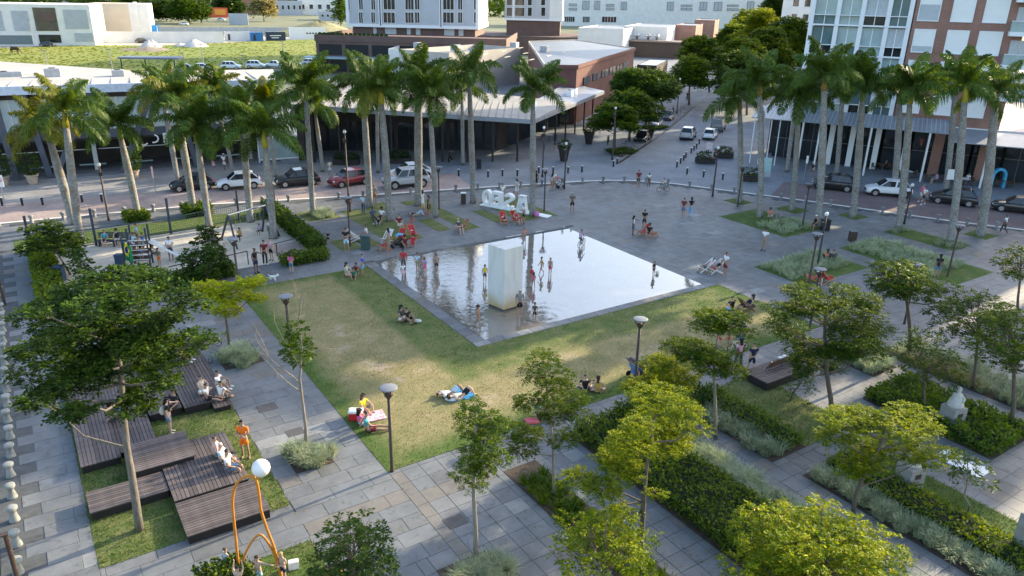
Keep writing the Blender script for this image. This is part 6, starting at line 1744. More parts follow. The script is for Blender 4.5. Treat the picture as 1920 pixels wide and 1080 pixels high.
# swings
pA, pB = G(432,462), G(505,440); o0 = pA.lerp(pB,.5); ax = (pB-pA).normalized(); pr = Vector((-ax.y,ax.x,0)); Lh = (pB-pA).length/2
t = thing('swing_set','two seat swing frame with silver crossbar on the playground','swing',o0,0)
hT = 2.3
for s in (-1,1):
    for q in (-1,1): MB().bar(ax*s*(Lh+.15)+pr*q*.95,ax*s*Lh*.92+Vector((0,0,hT)),.11,.11).build('leg', m_bluepost, t)
MB().tube([ax*-Lh*.95+Vector((0,0,hT)),ax*Lh*.95+Vector((0,0,hT))],.06,8).build('crossbar', steel, t)
for s in (-.42,.42):
    se = MB().box(-.22,.22,-.09,.09,.5,.54).build('swing_seat', black_plastic, t, ax*s*Lh*1.2, math.atan2(ax.y,ax.x))
    MB().bar((-.2,0,.54),(-.2,0,hT),.02).bar((.2,0,.54),(.2,0,hT),.02).build('chain', steel, se)
SWING = [o0+ax*s*Lh*1.2 for s in (-.42,.42)]
# climbing tower with slide
B = G(268,498); t = thing('climbing_tower','slim climbing tower with ladder rungs and a white slide, crowded with children','playground',B,YAW0+R(15))
for (x,y) in ((-.55,-.45),(.55,-.45),(-.55,.45),(.55,.45)): MB().tube([(x,y,0),(x,y,2.7)],.06,8).build('post', m_bluepost, t)
for z in (.5,1.0,1.5): MB().box(-.6,.6,-.5,.5,z,z+.05).build('platform', mk('play_deck',(.10,.07,.05),.8), t)
for i in range(6): MB().tube([(-.55,-.5,.25+i*.33),(.55,-.5,.25+i*.33)],.025,6).build('rung', white_paint, t)
MB().bar((.55,.2,1.55),(2.3,.6,.25),.5,.05).bar((2.3,.6,.25),(2.9,.72,.2),.5,.05).build('slide', mk('slide_white',(.70,.72,.72),.35), t)
for s in (-1,1): MB().bar((.6,.2+s*.25,1.65),(2.35,.62+s*.25,.35),.04,.14).build('slide_side', white_paint, t)
TOWER = t
# low rails at the playground's near side
def railing(label, pts, h=.95):
    W_ = [G(*p) for p in pts]; o0 = W_[0]; t = thing('railing', label, 'railing', o0)
    for p in W_: MB().tube([p-o0,p-o0+Vector((0,0,h))],.035,6).build('post', dark_metal, t)
    for i in range(len(W_)-1): MB().bar(W_[i]-o0+Vector((0,0,h)),W_[i+1]-o0+Vector((0,0,h)),.05,.05).build('rail', dark_metal, t)
railing('dark handrail along the sand nearest the lamp',[(310,530),(345,521),(430,505),(466,496)])
railing('dark handrail round the brick floored corner of the playground',[(508,485),(520,481),(588,462),(592,460)])
o = sheet('brick_floor',[(G(*p).x,G(*p).y) for p in [(520,480),(590,463),(572,451),(500,463)]],.05,brickmat('play_brick',(.33,.25,.22),(.40,.31,.27),(.3,.25,.22),.25,.12,.9,True))
t = thing('bench','dark slatted bench with two women behind the climbing tower','bench',G(216,462),YAW0+R(4))
for i in range(3): MB().box(-1.15,1.25,-.2+i*.14,-.09+i*.14,.42,.46).build('seat_slat', m_bluepost, t)
for i in range(3): MB().box(-1.15,1.25,.24+i*.03,.28+i*.03,.56+i*.14,.67+i*.14).build('back_slat', m_bluepost, t)
for x in (-1,0,1.1): MB().box(x-.04,x+.04,-.18,.3,0,.42).build('leg', m_bluepost, t)
# national flag hung on a pole
B = G(238,512); t = thing('flagpole','dark pole with a hanging green, yellow and blue flag by the playground','flagpole',B,YAW0)
hp = HZ(B,445); MB().tube([(0,0,0),(0,0,hp)],.05,8).build('pole', m_bluepost, t)
def flagmat():
    mt,nt,b = nt_new('flag_cloth'); N = nt.nodes; L = nt.links
    tc = N.new('ShaderNodeTexCoord'); sp = N.new('ShaderNodeSeparateXYZ'); L.new(tc.outputs['Object'],sp.inputs[0])
    def mth(op,a,b_=None):
        n_ = N.new('ShaderNodeMath'); n_.operation = op
        for i_,q in enumerate((a,b_)):
            if q is None: continue
            if isinstance(q,(int,float)): n_.inputs[i_].default_value = q
            else: L.new(q,n_.inputs[i_])
        return n_.outputs[0]
    x = mth('ABSOLUTE',mth('SUBTRACT',sp.outputs[0],.25)); z = mth('ABSOLUTE',sp.outputs[2])
    dia = mth('LESS_THAN',mth('ADD',mth('DIVIDE',x,.2),mth('DIVIDE',z,.5)),1)
    cir = mth('LESS_THAN',mth('ADD',mth('POWER',mth('DIVIDE',x,.1),2),mth('POWER',mth('DIVIDE',z,.22),2)),1)
    m1 = N.new('ShaderNodeMix'); m1.data_type='RGBA'; m1.inputs[6].default_value=(.01,.17,.06,1); m1.inputs[7].default_value=(.75,.55,.01,1); L.new(dia,m1.inputs[0])
    m2 = N.new('ShaderNodeMix'); m2.data_type='RGBA'; m2.inputs[7].default_value=(.02,.03,.22,1); L.new(m1.outputs[2],m2.inputs[6]); L.new(cir,m2.inputs[0])
    L.new(m2.outputs[2],b.inputs['Base Color']); b.inputs['Roughness'].default_value=.85
    return mt
fv = []; ff_ = []
for j in range(9):
    for i in range(9):
        u = i/8; v_ = j/8; fv.append((.03+.46*u, .11*math.sin(u*13+v_*2)*(.3+u), .62-1.24*v_ - .3*u))
for j in range(8):
    for i in range(8): a = j*9+i; ff_.append((a,a+1,a+10,a+9))
o = MB().add(fv,ff_).build('flag', flagmat(), t, (0,0,hp-.85), smooth=True)
md = o.modifiers.new('t','SOLIDIFY'); md.thickness = .006

# ---- signs
def sign(label, px, py, ty, w, h, mt, text=None, post=steel, mark=None):
    B = G(px,py); hh = HZ(B,ty); t = thing('street_sign', label, 'sign', B, YAW0)
    MB().tube([(0,0,-.1),(0,0,hh-.02)],.035,8).build('post', post, t)
    p = MB().box(-w/2,w/2,-.06,-.035,hh-h,hh).build('panel', mt, t)
    if mark == 'noparking':
        mb = MB(); rg_ = []
        for i in range(21):
            a = 2*PI*i/20; rg_.append([(math.cos(a)*r_, y_, hh-h*.4+math.sin(a)*r_) for (r_,y_) in ((w*.34,-.066),(w*.25,-.066),(w*.25,-.062),(w*.34,-.062))])
        mb.loft(rg_,cap=False).bar((-w*.2,-.064,hh-h*.4+w*.2),(w*.2,-.064,hh-h*.4-w*.2),.05,.004).build('red_ring', mk('sign_red',(.55,.04,.05),.5), p)
    return t
sign('white no parking sign cut by the left frame edge',10,385,328,.62,1.0,white_paint,mark='noparking')
sign('small narrow street sign beside the dark car',292,362,312,.16,1.0,mk('sign_pink',(.70,.45,.45),.5))
sign('pale pink notice board on a dark post by the street',1326,308,267,.7,.75,mk('sign_pale',(.62,.50,.52),.5),post=dark_metal)
sign('narrow white sign on a post beside the arcade',1506,345,292,.22,.75,white_paint)
B = G(1436,330); t = thing('info_panel','pale turquoise information panel behind the first right palm','sign',B,YAW0); MB().box(-.45,.45,-.08,.08,-.1,.4).build('base',m_wallg,t); MB().box(-.4,.4,-.06,.06,.4,1.9).build('screen',mk('panel_turquoise',(.38,.55,.55),.4),t)
B = G(1772,358); hz_ = HZ(B,334); t = thing('wall_sign','square white sign fixed to a right hand palm trunk','sign',(B.x,B.y,0),YAW0); MB().box(-.38,.38,-.42,-.36,hz_-.05,hz_+.95).build('panel',white_paint,t); MB().box(-.05,.05,-.36,-.2,hz_+.3,hz_+.5).build('clamp',steel,t)
# ---- cafe umbrellas and tables
def parasol(label, px, py, mt, r=1.6, h=2.5):
    B = G(px,py); t = thing('parasol',label,'parasol',(B.x,B.y,-.1)); MB().tube([(0,0,0),(0,0,h)],.04,6).build('pole',white_paint,t)
    MB().lathe([(r,h-.65),(r*.98,h-.6),(.5,h-.1),(.03,h)],8).build('canopy',mt,t)
m_gr = mk('canvas_green',(.08,.26,.20),.8)
parasol('green parasol under the dark street trees',1158,178,m_gr,2.4,3); parasol('second green parasol behind the bright street tree',1185,196,m_gr,2.0,2.8)
parasol('white parasol between the street trees',1235,170,m_whitecloth,2.2,3)
def table(label, px, py, mt):
    B = G(px,py); t = thing('cafe_table',label,'table',(B.x,B.y,-.1),YAW0,'cafe tables under the awnings'); MB().box(-.4,.4,-.4,.4,.72,.76).build('table_top',mt,t); MB().tube([(0,0,0),(0,0,.72)],.04,6).build('leg',dark_metal,t)
    for s in (-1,1):
        c_ = MB().box(s*.75-.2,s*.75+.2,-.2,.2,.42,.46).box(s*.92-.03,s*.92+.03,-.2,.2,.46,.85).build('chair',m_darkwood,t)
        l_ = MB()
        for a in (-.17,.17):
            for b2 in (-.17,.17): l_.bar((s*.75+a,b2,0),(s*.75+a,b2,.42),.03)
        l_.build('chair_legs',dark_metal,c_)
for i,(x,y,lb) in enumerate([(1650,318,'cafe table left under the white awning'),(1700,332,'cafe table behind the white hatchback'),(1752,340,'cafe table beside the square white sign'),(1806,346,'cafe table right of the square sign'),(1880,350,'cafe table at the right edge under the lower awning'),(600,268,'cafe table in the dark arcade left'),(640,262,'cafe table deep in the dark arcade'),(1030,262,'cafe table at the arcade corner'),(1095,232,'cafe table up the side street arcade'),(1470,278,'cafe table under the awning corner')]):
    table(lb,x,y,[m_darkwood,white_paint][i%2])
t = thing('play_arch','turquoise painted arch toy under the right awning','toy',G(1868,350),YAW0); 
rr2 = []
for i in range(13):
    a = PI*i/12; rr2.append([(math.cos(a)*r_,y_,1.1+math.sin(a)*r_*1.1) for (r_,y_) in ((.75,-.15),(.5,-.15),(.5,.15),(.75,.15))])
MB().loft(rr2).box(.5,.75,-.15,.15,-.1,1.1).box(-.75,-.5,-.15,.15,-.1,1.1).build('arch',mk('toy_turquoise',(.05,.32,.50),.5),t)

# ---- small things on the lawn and deck
def small(name,label,cat,mb,mt,px,py,yaw=0,z=0): return tag(mb.build(name,mt,None,(G(px,py).x,G(px,py).y,z),YAW0+R(yaw)),label,cat)
t = thing('cool_box','red cool box with white lid beside the picnickers','cool box',G(668,786)+Vector((0,0,.03)),YAW0); MB().bbox(-.28,.28,-.18,.18,0,.34,.02).build('tub',mk('cooler_red',(.55,.03,.03),.4),t); MB().bbox(-.3,.3,-.2,.2,.34,.45,.04).build('lid',white_paint,t); MB().bar((-.3,0,.5),(.3,0,.5),.03).build('handle',white_paint,t)
m_blk = brickmat('blanket_pink',(.62,.20,.26),(.75,.62,.66),(.7,.5,.55),.12,.12,.9,True)
small('picnic_blanket','pink patterned picnic blanket beside the lamp','blanket',MB().bbox(-.5,.5,-.4,.4,0,.03,.01),m_blk,700,782,25,.04)
small('picnic_blanket','blue blanket under the couple lying on the lawn','blanket',MB().bbox(-.62,.62,-.5,.5,0,.03,.01),mk('blanket_blue',(.05,.28,.55),.9),862,742,20,.04)
small('clothes_pile','crumpled white clothes beside the lying couple','clothes',MB().ell((0,0,.07),.3,.16,.1,9,5).ell((.25,.08,.06),.18,.14,.08,8,5),m_whitecloth,846,752,0,.03)
small('clothes_pile','silver bag on the grass beside the couple in black','bag',MB().ell((0,0,.08),.22,.12,.1,9,5).bar((-.15,0,.15),(.15,0,.15),.05),mk('bag_silver',(.6,.6,.6),.3),784,605,0,.03)
small('backpack','pink rucksack at the foot of the palm beside the letters','backpack',MB().ell((0,0,.26),.22,.16,.27,12,8).ell((0,-.14,.2),.15,.07,.14,9,6),mk('pack_pink',(.62,.18,.45),.7),1006,407,0,0)
small('ball','pale toy ball floating in the pool beside the small child','ball',MB().ell((0,0,.12),.13,.13,.13,12,8),mk('ball_cream',(.75,.62,.48),.4),1232,514,0,0)
small('picnic_blanket','folded pink blanket on the lawn beside the path','blanket',MB().bbox(-.3,.3,-.2,.2,0,.12,.03),mk('blanket_coral',(.6,.12,.14),.9),998,792,10,.03)
small('paper_bag','white paper bag on the sculpture lawn','bag',MB().bbox(-.16,.16,-.1,.1,0,.28,.02),white_paint,551,1066,20,.03)
small('paper_cups','white and red snack packs on the backrest platform','food',MB().box(-.25,.0,-.08,.08,0,.06).box(.02,.2,-.06,.1,0,.12),white_paint,1465,687,15,.47)
small('bag','white and red bag left on the deck edge behind the family','bag',MB().bbox(-.14,.14,-.1,.1,0,.22,.03),white_paint,306,688,0,.4)
# dog on a lead
P = G(513,526); t = thing('dog','small white dog on a lead at the edge of the lawn','dog',P,YAW0)
d_ = MB(); d_.loft([[(x,y*w_,z+zz*hh) for (y,zz) in ((1,0),(.7,.75),(0,1),(-.7,.75),(-1,0),(-.7,-.8),(0,-1),(.7,-.8))] for (x,z,w_,hh) in ((-.24,.26,.03,.04),(-.2,.26,.09,.1),(-.05,.25,.095,.1),(.1,.26,.1,.11),(.2,.3,.07,.08),(.26,.36,.07,.08),(.33,.36,.05,.05),(.38,.34,.02,.025))])
for (x,y) in ((-.17,.06),(-.17,-.06),(.12,.06),(.12,-.06)): d_.tube([(x,y,.22),(x-.02,y,.12),(x,y,0)],[.045,.03,.03],6)
d_.tube([(-.22,0,.28),(-.3,0,.38),(-.27,0,.46)],[.025,.02,.01],5); d_.ell((.27,.05,.43),.025,.015,.05,6,4); d_.ell((.27,-.05,.43),.025,.015,.05,6,4)
d_.build('body',mk('dog_fur',(.72,.70,.66),.9,.1,20),t,smooth=True)
MB().tube([(.15,0,.32),(-.4,.1,.5),(-.95,.15,.95)],.012,5).build('lead',dark_metal,t)
# strollers
def stroller(label,px,py,yaw,mt,hood):
    t = thing('stroller',label,'stroller',G(px,py),YAW0+R(yaw)); 
    for (x,y,r_) in ((-.28,.24,.14),(-.28,-.24,.14),(.36,.18,.1),(.36,-.18,.1)):
        MB().tube([(x,y-.02,r_),(x,y+.02,r_)],r_,14).build('wheel',rubber,t)
    fr = MB()
    for s in (-1,1): fr.bar((-.3,s*.23,.14),(.28,s*.2,.62),.03); fr.bar((.36,s*.18,.1),(-.5,s*.23,1.02),.03)
    fr.bar((-.5,-.23,1.02),(-.5,.23,1.02),.035); fr.build('frame',dark_metal,t)
    MB().add([(-.3,-.2,.75),(-.3,.2,.75),(-.1,.2,.42),(-.1,-.2,.42),(.25,-.2,.42),(.25,.2,.42),(.25,.2,.36),(.25,-.2,.36),(-.16,.2,.36),(-.16,-.2,.36),(-.36,.2,.75),(-.36,-.2,.75)],[(0,1,2,3),(3,2,5,4),(4,5,6,7),(7,6,8,9),(9,8,10,11),(11,10,1,0),(0,3,4,7,9,11),(1,10,8,6,5,2)]).build('seat',mt,t)
    h_ = MB(); rg_ = []
    for i in range(7):
        a = PI*.15+PI*.55*i/6; rg_.append([(-.2+math.cos(a)*.34,y_,.72+math.sin(a)*.3) for y_ in (-.22,0,.22)]+[(-.2+math.cos(a)*.3,y_,.72+math.sin(a)*.26) for y_ in (.22,0,-.22)])
    h_.loft(rg_).build('hood',hood,t)
    MB().box(-.2,.2,-.17,.17,.18,.3).build('basket',mt,t)
m_bluef = mk('stroller_blue',(.08,.22,.48),.7); 
stroller('stroller with light blue hood beside the deckchairs',745,464,200,black_plastic,mk('hood_blue',(.10,.38,.62),.7))
stroller('blue patterned stroller at the foot of the lawn lamp',1192,706,30,m_bluef,black_plastic)
stroller('white framed stroller behind the orange dressed woman by the kerb',1050,352,20,m_whitecloth,m_red)
# bicycles
def bicycle(label,px,py,yaw,mt,s=1.0,group=None,z=0):
    t = thing('bicycle',label,'bicycle',G(px,py)+Vector((0,0,z)),YAW0+R(yaw),group)
    r_ = .33*s
    for x in (-.5*s,.5*s):
        rg_ = []
        for i in range(19):
            a = 2*PI*i/18; rg_.append([(x+math.cos(a)*q,y_,r_+math.sin(a)*q) for (q,y_) in ((r_,0),(r_-.02*s,.022*s),(r_-.045*s,0),(r_-.02*s,-.022*s))])
        w_ = MB().loft(rg_,cap=False).build('wheel',rubber,t)
        sp_ = MB()
        for i in range(8): a = PI*i/8; sp_.bar((x-math.cos(a)*r_*.95,0,r_-math.sin(a)*r_*.95),(x+math.cos(a)*r_*.95,0,r_+math.sin(a)*r_*.95),.006)
        sp_.build('spokes',steel,w_)
    F = MB(); A,B_,C_,D_,E_ = (-.5*s,0,r_),(-.08*s,0,.28*s),(-.2*s,0,.78*s),(.36*s,0,.8*s),(.5*s,0,r_)
    for a,b in ((A,B_),(A,C_),(B_,C_),(B_,D_),(C_,D_),(D_,E_)): F.tube([a,b],.02*s,6)
    F.build('frame',mt,t)
    MB().ell((-.22*s,0,.86*s),.13*s,.07*s,.035*s,8,5).build('saddle',black_plastic,t)
    MB().tube([(.36*s,0,.8*s),(.34*s,0,.95*s)],.016*s,6).tube([(.3*s,-.24*s,.98*s),(.34*s,0,.95*s),(.3*s,.24*s,.98*s)],.016*s,6).build('handlebar',dark_metal,t)
    MB().bar((-.08*s,-.1*s,.2*s),(-.08*s,.1*s,.36*s),.02*s).build('crank',steel,t)
    return t
m_bpink = mk('bike_pink',(.62,.12,.32),.5); m_bgreen = mk('bike_green',(.05,.30,.16),.5); m_bdark = mk('bike_dark',(.05,.05,.06),.4)
bicycle('small pink bicycle lying on the path behind the grass clump',398,650,10,m_bpink,.6)
bicycle('small green balance bike leaning at the decks',402,676,75,m_bgreen,.55)
bicycle('bicycle ridden through the pool by a child in lilac',1090,462,60,m_bdark,.8)
bicycle('bicycle ridden by a boy along the curved kerb',1243,360,190,m_bdark,.8)
bicycle('white bicycle standing on the lawn behind the two walking women',1382,660,200,white_paint,.8)
for x,y,a,lb in [(1185,285,30,'bicycle parked by the flower island, nearer one'),(1175,278,15,'bicycle parked by the flower island, farther one'),(1278,212,20,'bicycle in the street rack, right one'),(1268,216,25,'bicycle in the street rack, left one')]: bicycle(lb,x,y,a,m_bdark,1.0,'parked bicycles along the street')
def motorbike(label,px,py,yaw,mt):
    t = thing('motorbike',label,'motorbike',G(px,py)+Vector((0,0,-.1)),YAW0+R(yaw),'motorbikes parked along the street')
    for x in (-.62,.62):
        w_ = MB().tube([(x,-.06,.3),(x,.06,.3)],.3,14).build('wheel',rubber,t); MB().tube([(x,-.065,.3),(x,.065,.3)],.16,10).build('rim',steel,w_)
    MB().loft([[(x,y*w2,z+zz*h2) for (y,zz) in ((1,0),(.6,.9),(-.6,.9),(-1,0),(-.6,-.9),(.6,-.9))] for (x,z,w2,h2) in ((-.75,.72,.06,.06),(-.4,.72,.14,.09),(0,.66,.15,.16),(.25,.78,.15,.14),(.45,.8,.06,.06))]).build('body',mt,t,smooth=True)
    MB().ell((-.3,0,.83),.36,.13,.06,9,5).build('saddle',black_plastic,t)
    MB().box(-.2,.25,-.12,.12,.25,.55).build('engine',dark_metal,t)
    MB().bar((.62,.0,.3),(.4,0,.95),.06).tube([(.38,-.35,1.0),(.42,0,.98),(.38,.35,1.0)],.02,6).build('fork',steel,t)
    MB().ell((.55,0,.85),.08,.09,.09,8,6).build('headlight',m_disc,t)
for x,y,c,lb in [(1236,222,(.03,.03,.035),'black motorbike nearest the parked pale car'),(1246,219,(.25,.03,.03),'red motorbike in the row of motorbikes'),(1254,214,(.05,.05,.06),'dark motorbike third in the row'),(1262,210,(.03,.03,.03),'black motorbike last in the row'),(1140,268,(.03,.04,.06),'scooter under the bright street tree'),(845,300,(.05,.05,.05),'black scooter beside the thin arcade palm')]:
    motorbike(lb,x,y,80,mk('moto_%d'%x,c,.35))
# flower island of the street
o = MB().box(-2.2,2.2,-.7,.7,-.1,.05).build('flower_bed',soil,None,(G(1165,285).x,G(1165,285).y,0),R(36)); tag(o,'low planted island with a tree at the street end','flower bed')
hedge('shrub','low green edging of the street flower island',[(G(1165,285).x-1.6,G(1165,285).x+1.6,G(1165,285).y-1.2,G(1165,285).y+1.2)],.3,120,.16,230,'mid',None,cat='shrub')
hedge('shrub','low green edging of the farther street island',[(G(1225,240).x-1.8,G(1225,240).x+1.8,G(1225,240).y-1.2,G(1225,240).y+1.2)],.3,100,.18,231,'mid',None,cat='shrub')
# guard rails and paving joints of the street: dark channel line
ch = [G(1160,304),G(1240,251),G(1330,176)]
mb = MB()
for i in range(2):
    a,b = ch[i],ch[i+1]; mb.bar((a.x,a.y,-.10),(b.x,b.y,-.10),.35,.02)
tag(mb.build('drain_channel',dark_metal),kind='structure')
# manhole plates in the plaza
for (x,y,w,lb) in [(7.1,30.0,.8,'dark square cover plate in the path beside the family deck'),(7.5,27.4,.7,'dark square cover plate in the path left of the picnic group'),(10.4,18.9,.75,'dark square cover plate in the paving at the bottom centre')]:
    tag(MB().box(-w/2,w/2,-w*.4,w*.4,.004,.012).build('manhole_cover',mk('manhole',(.085,.08,.078),.7),None,(x,y,0)),lb,'manhole cover','dark cover plates in the paving')
# ================================================================== vehicles
m_carglass = glassmat('car_glass', (.018,.022,.026), .05)
m_tail = mk('tail_light', (.40,.02,.02), .25); m_headl = mk('head_light', (.72,.74,.75), .15)
m_trim = mk('car_trim', (.022,.022,.024), .55); m_plate = mk('number_plate', (.6,.6,.58), .5)
def paint(name, col): return mk('paint_'+name, col, .28, .04, 2, spec=.5, coat=.6)
PAINT = dict(white=paint('white',(.74,.75,.76)), black=paint('black',(.012,.012,.015)), red=paint('red',(.22,.018,.025)), silver=paint('silver',(.42,.43,.44)), grey=paint('grey',(.13,.14,.15)), blue=paint('blue',(.05,.09,.16)))
KIND = {
 # x of: front, hood start, windscreen base, roof front, roof rear, rear glass base, tail ; heights: hood, belt, roof ; width, ground clearance
 'hatch': dict(x=(1.95,1.75,.98,.28,-1.25,-1.78,-1.95), z=(.74,.92,1.47), w=.84, g=.2, wb=(1.22,-1.22), wr=.31),
 'sedan': dict(x=(2.15,1.95,1.05,.35,-1.0,-1.75,-2.15), z=(.74,.92,1.45), w=.86, g=.2, wb=(1.3,-1.3), wr=.32),
 'suv': dict(x=(2.1,1.92,1.1,.5,-1.55,-1.95,-2.1), z=(.88,1.06,1.70), w=.90, g=.26, wb=(1.3,-1.3), wr=.36),
 'van': dict(x=(2.4,2.25,1.7,1.15,-2.2,-2.35,-2.4), z=(.95,1.2,2.0), w=.95, g=.25, wb=(1.5,-1.45), wr=.34),
 'pickup': dict(x=(2.2,2.0,1.1,.5,-.55,-.85,-2.2), z=(.85,1.02,1.6), w=.86, g=.26, wb=(1.35,-1.3), wr=.34),
}
CARM = {}
def carmesh(kind):
    if kind in CARM: return CARM[kind]
    K = KIND[kind]; x = K['x']; zh, zb, zr = K['z']; w = K['w']; g = K['g']
    def ring(xx, top, ww, low, crown=.03):
        return [(xx,-ww*.90,low),(xx,-ww,low+.14),(xx,-ww*1.0,(low+top)*.5+.05),(xx,-ww*.96,top-.06),(xx,-ww*.86,top),(xx,0,top+crown),(xx,ww*.86,top),(xx,ww*.96,top-.06),(xx,ww*1.0,(low+top)*.5+.05),(xx,ww,low+.14),(xx,ww*.90,low)]
    tailz = zb-.03 if kind != 'sedan' else zb-.02
    st = [(x[0],zh-.3,w*.72,g+.1),(x[0]-.05,zh-.1,w*.84,g+.02),(x[1],zh,w*.93,g),((x[1]+x[2])/2,zh+(zb-zh)*.5,w*.99,g),(x[2],zb-.02,w,g),(x[3],zb,w,g),(0,zb,w,g),(x[4],zb,w,g),(x[5],tailz,w*.98,g),(x[6]+.06,tailz-.06,w*.92,g+.02),(x[6],tailz-.25,w*.84,g+.1)]
    if kind == 'pickup': st[8] = (x[5],zb-.12,w,g); st[9] = (x[6]+.05,zb-.12,w*.95,g+.02); st[10] = (x[6],zb-.3,w*.9,g+.1)
    body = MB().loft([ring(*s) for s in st])
    ci = .8
    def cr(xx, ww, zz): return [(xx,-ww,zz),(xx,ww,zz)]
    a, b, c, d = x[2], x[3], x[4], x[5]
    ww0, ww1 = w*.93, w*.74
    V = [(a,-ww0,zb-.02),(a,ww0,zb-.02),(b,-ww1,zr-.03),(b,ww1,zr-.03),((b+c)/2,-ww1,zr),((b+c)/2,ww1,zr),(c,-ww1,zr-.04),(c,ww1,zr-.04),(d,-ww0,zb-.02),(d,ww0,zb-.02),((b+c)/2,-ww0,zb-.02),((b+c)/2,ww0,zb-.02)]
    cab = MB().add(V,[(0,1,3,2),(2,3,5,4),(4,5,7,6),(6,7,9,8),(0,2,4,10),(10,4,6,8),(1,11,5,3),(11,9,7,5)])
    def lerp3(p,q,t): return tuple(p[i]+(q[i]-p[i])*t for i in range(3))
    def inset(q, k=.08, push=(0,0,0)):
        cxx = [sum(p[i] for p in q)/len(q) for i in range(3)]
        return [tuple(p[i]+(cxx[i]-p[i])*k+push[i] for i in range(3)) for p in q]
    glass = {}
    glass['windscreen'] = inset([V[0],V[1],V[3],V[2]], .09, (.012,0,.012))
    glass['rear_window'] = inset([V[8],V[6],V[7],V[9]], .14, (-.014,0,.01))
    sides = []
    for sgn, (A,B_,C_,D_) in ((-1,(V[0],V[2],V[6],V[8])),(1,(V[1],V[3],V[7],V[9]))):
        n = 2 if kind in ('hatch','sedan','pickup') else 3
        for i in range(n):
            t0, t1 = i/n, (i+1)/n
            q = [lerp3(A,D_,t0),lerp3(A,D_,t1),lerp3(B_,C_,t1),lerp3(B_,C_,t0)]
            if kind == 'van' and i > 0: q = inset(q, 0.0)
            q = inset(q, .13, (0,sgn*.012,.004))
            sides.append(q if sgn < 0 else q[::-1])
    wheels = [(K['wb'][0],s*(w-.09),K['wr']) for s in (-1,1)] + [(K['wb'][1],s*(w-.09),K['wr']) for s in (-1,1)]
    CARM[kind] = (K, body, cab, glass, sides, wheels, V)
    return CARM[kind]
def car(label, kind, col, center, yaw, scale=1.0, group='cars parked round the square', detail=True, z=-.1):
    K, body, cab, glass, sides, wheels, V = carmesh(kind)
    t = thing('car', label, 'car', (center[0],center[1],z), yaw, group); t.scale = (scale,)*3
    x = K['x']; zh, zb, zr = K['z']; w = K['w']; g = K['g']; P_ = PAINT[col]
    b = body.build('body', P_, t, smooth=False)
    md = b.modifiers.new('s','SUBSURF'); md.levels = 1; md.render_levels = 1
    for p in b.data.polygons: p.use_smooth = True
    c = cab.build('cabin', P_, t)
    mb_ = c.modifiers.new('b','BEVEL'); mb_.width = .06; mb_.segments = 2; mb_.limit_method = 'ANGLE'
    for nm in ('windscreen','rear_window'): MB().add(glass[nm],[(0,1,2,3)]).build(nm, m_carglass, t)
    for q in sides: MB().add(q,[(0,1,2,3)]).build('side_window', m_carglass, t)
    for (wx,wy,wr) in wheels:
        s = 1 if wy > 0 else -1
        wh = MB().tube([(wx,wy-.1*1,wr),(wx,wy+.1*1,wr)],wr,18).build('wheel', rubber, t)
        rm = MB().tube([(wx,wy+s*.095,wr),(wx,wy+s*.108,wr)],wr*.66,14).build('rim', steel, wh)
        if detail:
            ar = MB(); rg_ = []
            for i in range(13):
                a = PI*i/12; rg_.append([(wx+math.cos(a)*q_,s*(w+y_),wr+math.sin(a)*q_) for (q_,y_) in ((wr*1.22,-.03),(wr*1.0,-.03),(wr*1.0,.006),(wr*1.22,.006))])
            ar.loft(rg_).build('wheel_arch', m_trim, t)
    for s in (-1,1):
        MB().ell((x[0]-.17,s*w*.66,zh-.12),.14,.15,.075,9,5).build('headlight', m_headl, t)
        MB().ell((x[6]+.1,s*w*.80,zb-.2),.09,.1,.13,9,5).build('tail_light', m_tail, t)
        if detail:
            MB().ell((x[2]-.25,s*(w+.1),zb+.03),.07,.1,.06,8,5).build('mirror', P_, t)
            MB().bar((.0,s*(w+.004),zb-.14),(-.16,s*(w+.004),zb-.14),.02,.03).build('door_handle', P_, t)
            MB().box(x[5]+.3,x[2]-.15,s*w-.012 if s > 0 else s*w-.004,s*w+.004 if s > 0 else s*w+.012,g+.1,g+.16).build('side_trim', m_trim, t)
    if detail:
        MB().box(x[0]-.06,x[0]+.012,-w*.45,w*.45,g+.2,g+.34).build('grille', m_trim, t)
        MB().box(x[6]-.014,x[6]+.02,-.22,.22,g+.28,g+.4).build('number_plate', m_plate, t)
        MB().box(x[6]-.01,x[6]+.08,-w*.75,w*.75,g+.04,g+.18).build('bumper', m_trim, t)
    if kind == 'pickup': MB().box(x[6]+.15,x[5]-.05,-w*.8,w*.8,zb-.1,zb-.06).build('load_bed', m_trim, t)
    return t
def car_wheels(label, kind, col, fpx, rpx, **kw):
    """near-side front and rear wheel contact pixels"""
    A, B_ = G(*fpx,-.1), G(*rpx,-.1); d = A-B_; wb = KIND[kind]['wb']; sc = min(1.06,max(.84,d.length/(wb[0]-wb[1]))); d.normalize()
    n = Vector((-d.y,d.x,0)); 
    if n.dot(CAM-Vector((A.x,A.y,CAM_H))) > 0: n = -n
    mid = (A+B_)/2 + n*KIND[kind]['w']*sc
    return car(label, kind, col, (mid.x,mid.y), math.atan2(d.y,d.x), sc, **kw)
car_wheels('small black hatchback parked leftmost on the road behind the palms','hatch','black',(337,361),(390,356))
car_wheels('white hatchback parked on the left road behind the swings','hatch','white',(424,358),(477,354))
car_wheels('black hatchback parked left of the red car','hatch','black',(533,353),(590,348))
car_wheels('dark red hatchback driving on the road','hatch','red',(641,353),(685,346))
car_wheels('silver compact off-roader in front of the white saloon','suv','silver',(740,356),(794,351))
car_wheels('white saloon half hidden behind the silver car','sedan','white',(745,340),(806,335))
car_wheels('black car parked leftmost on the right road behind the palms','hatch','black',(1534,355),(1587,361))
car_wheels('white hatchback parked on the right road','hatch','white',(1639,368),(1696,372))
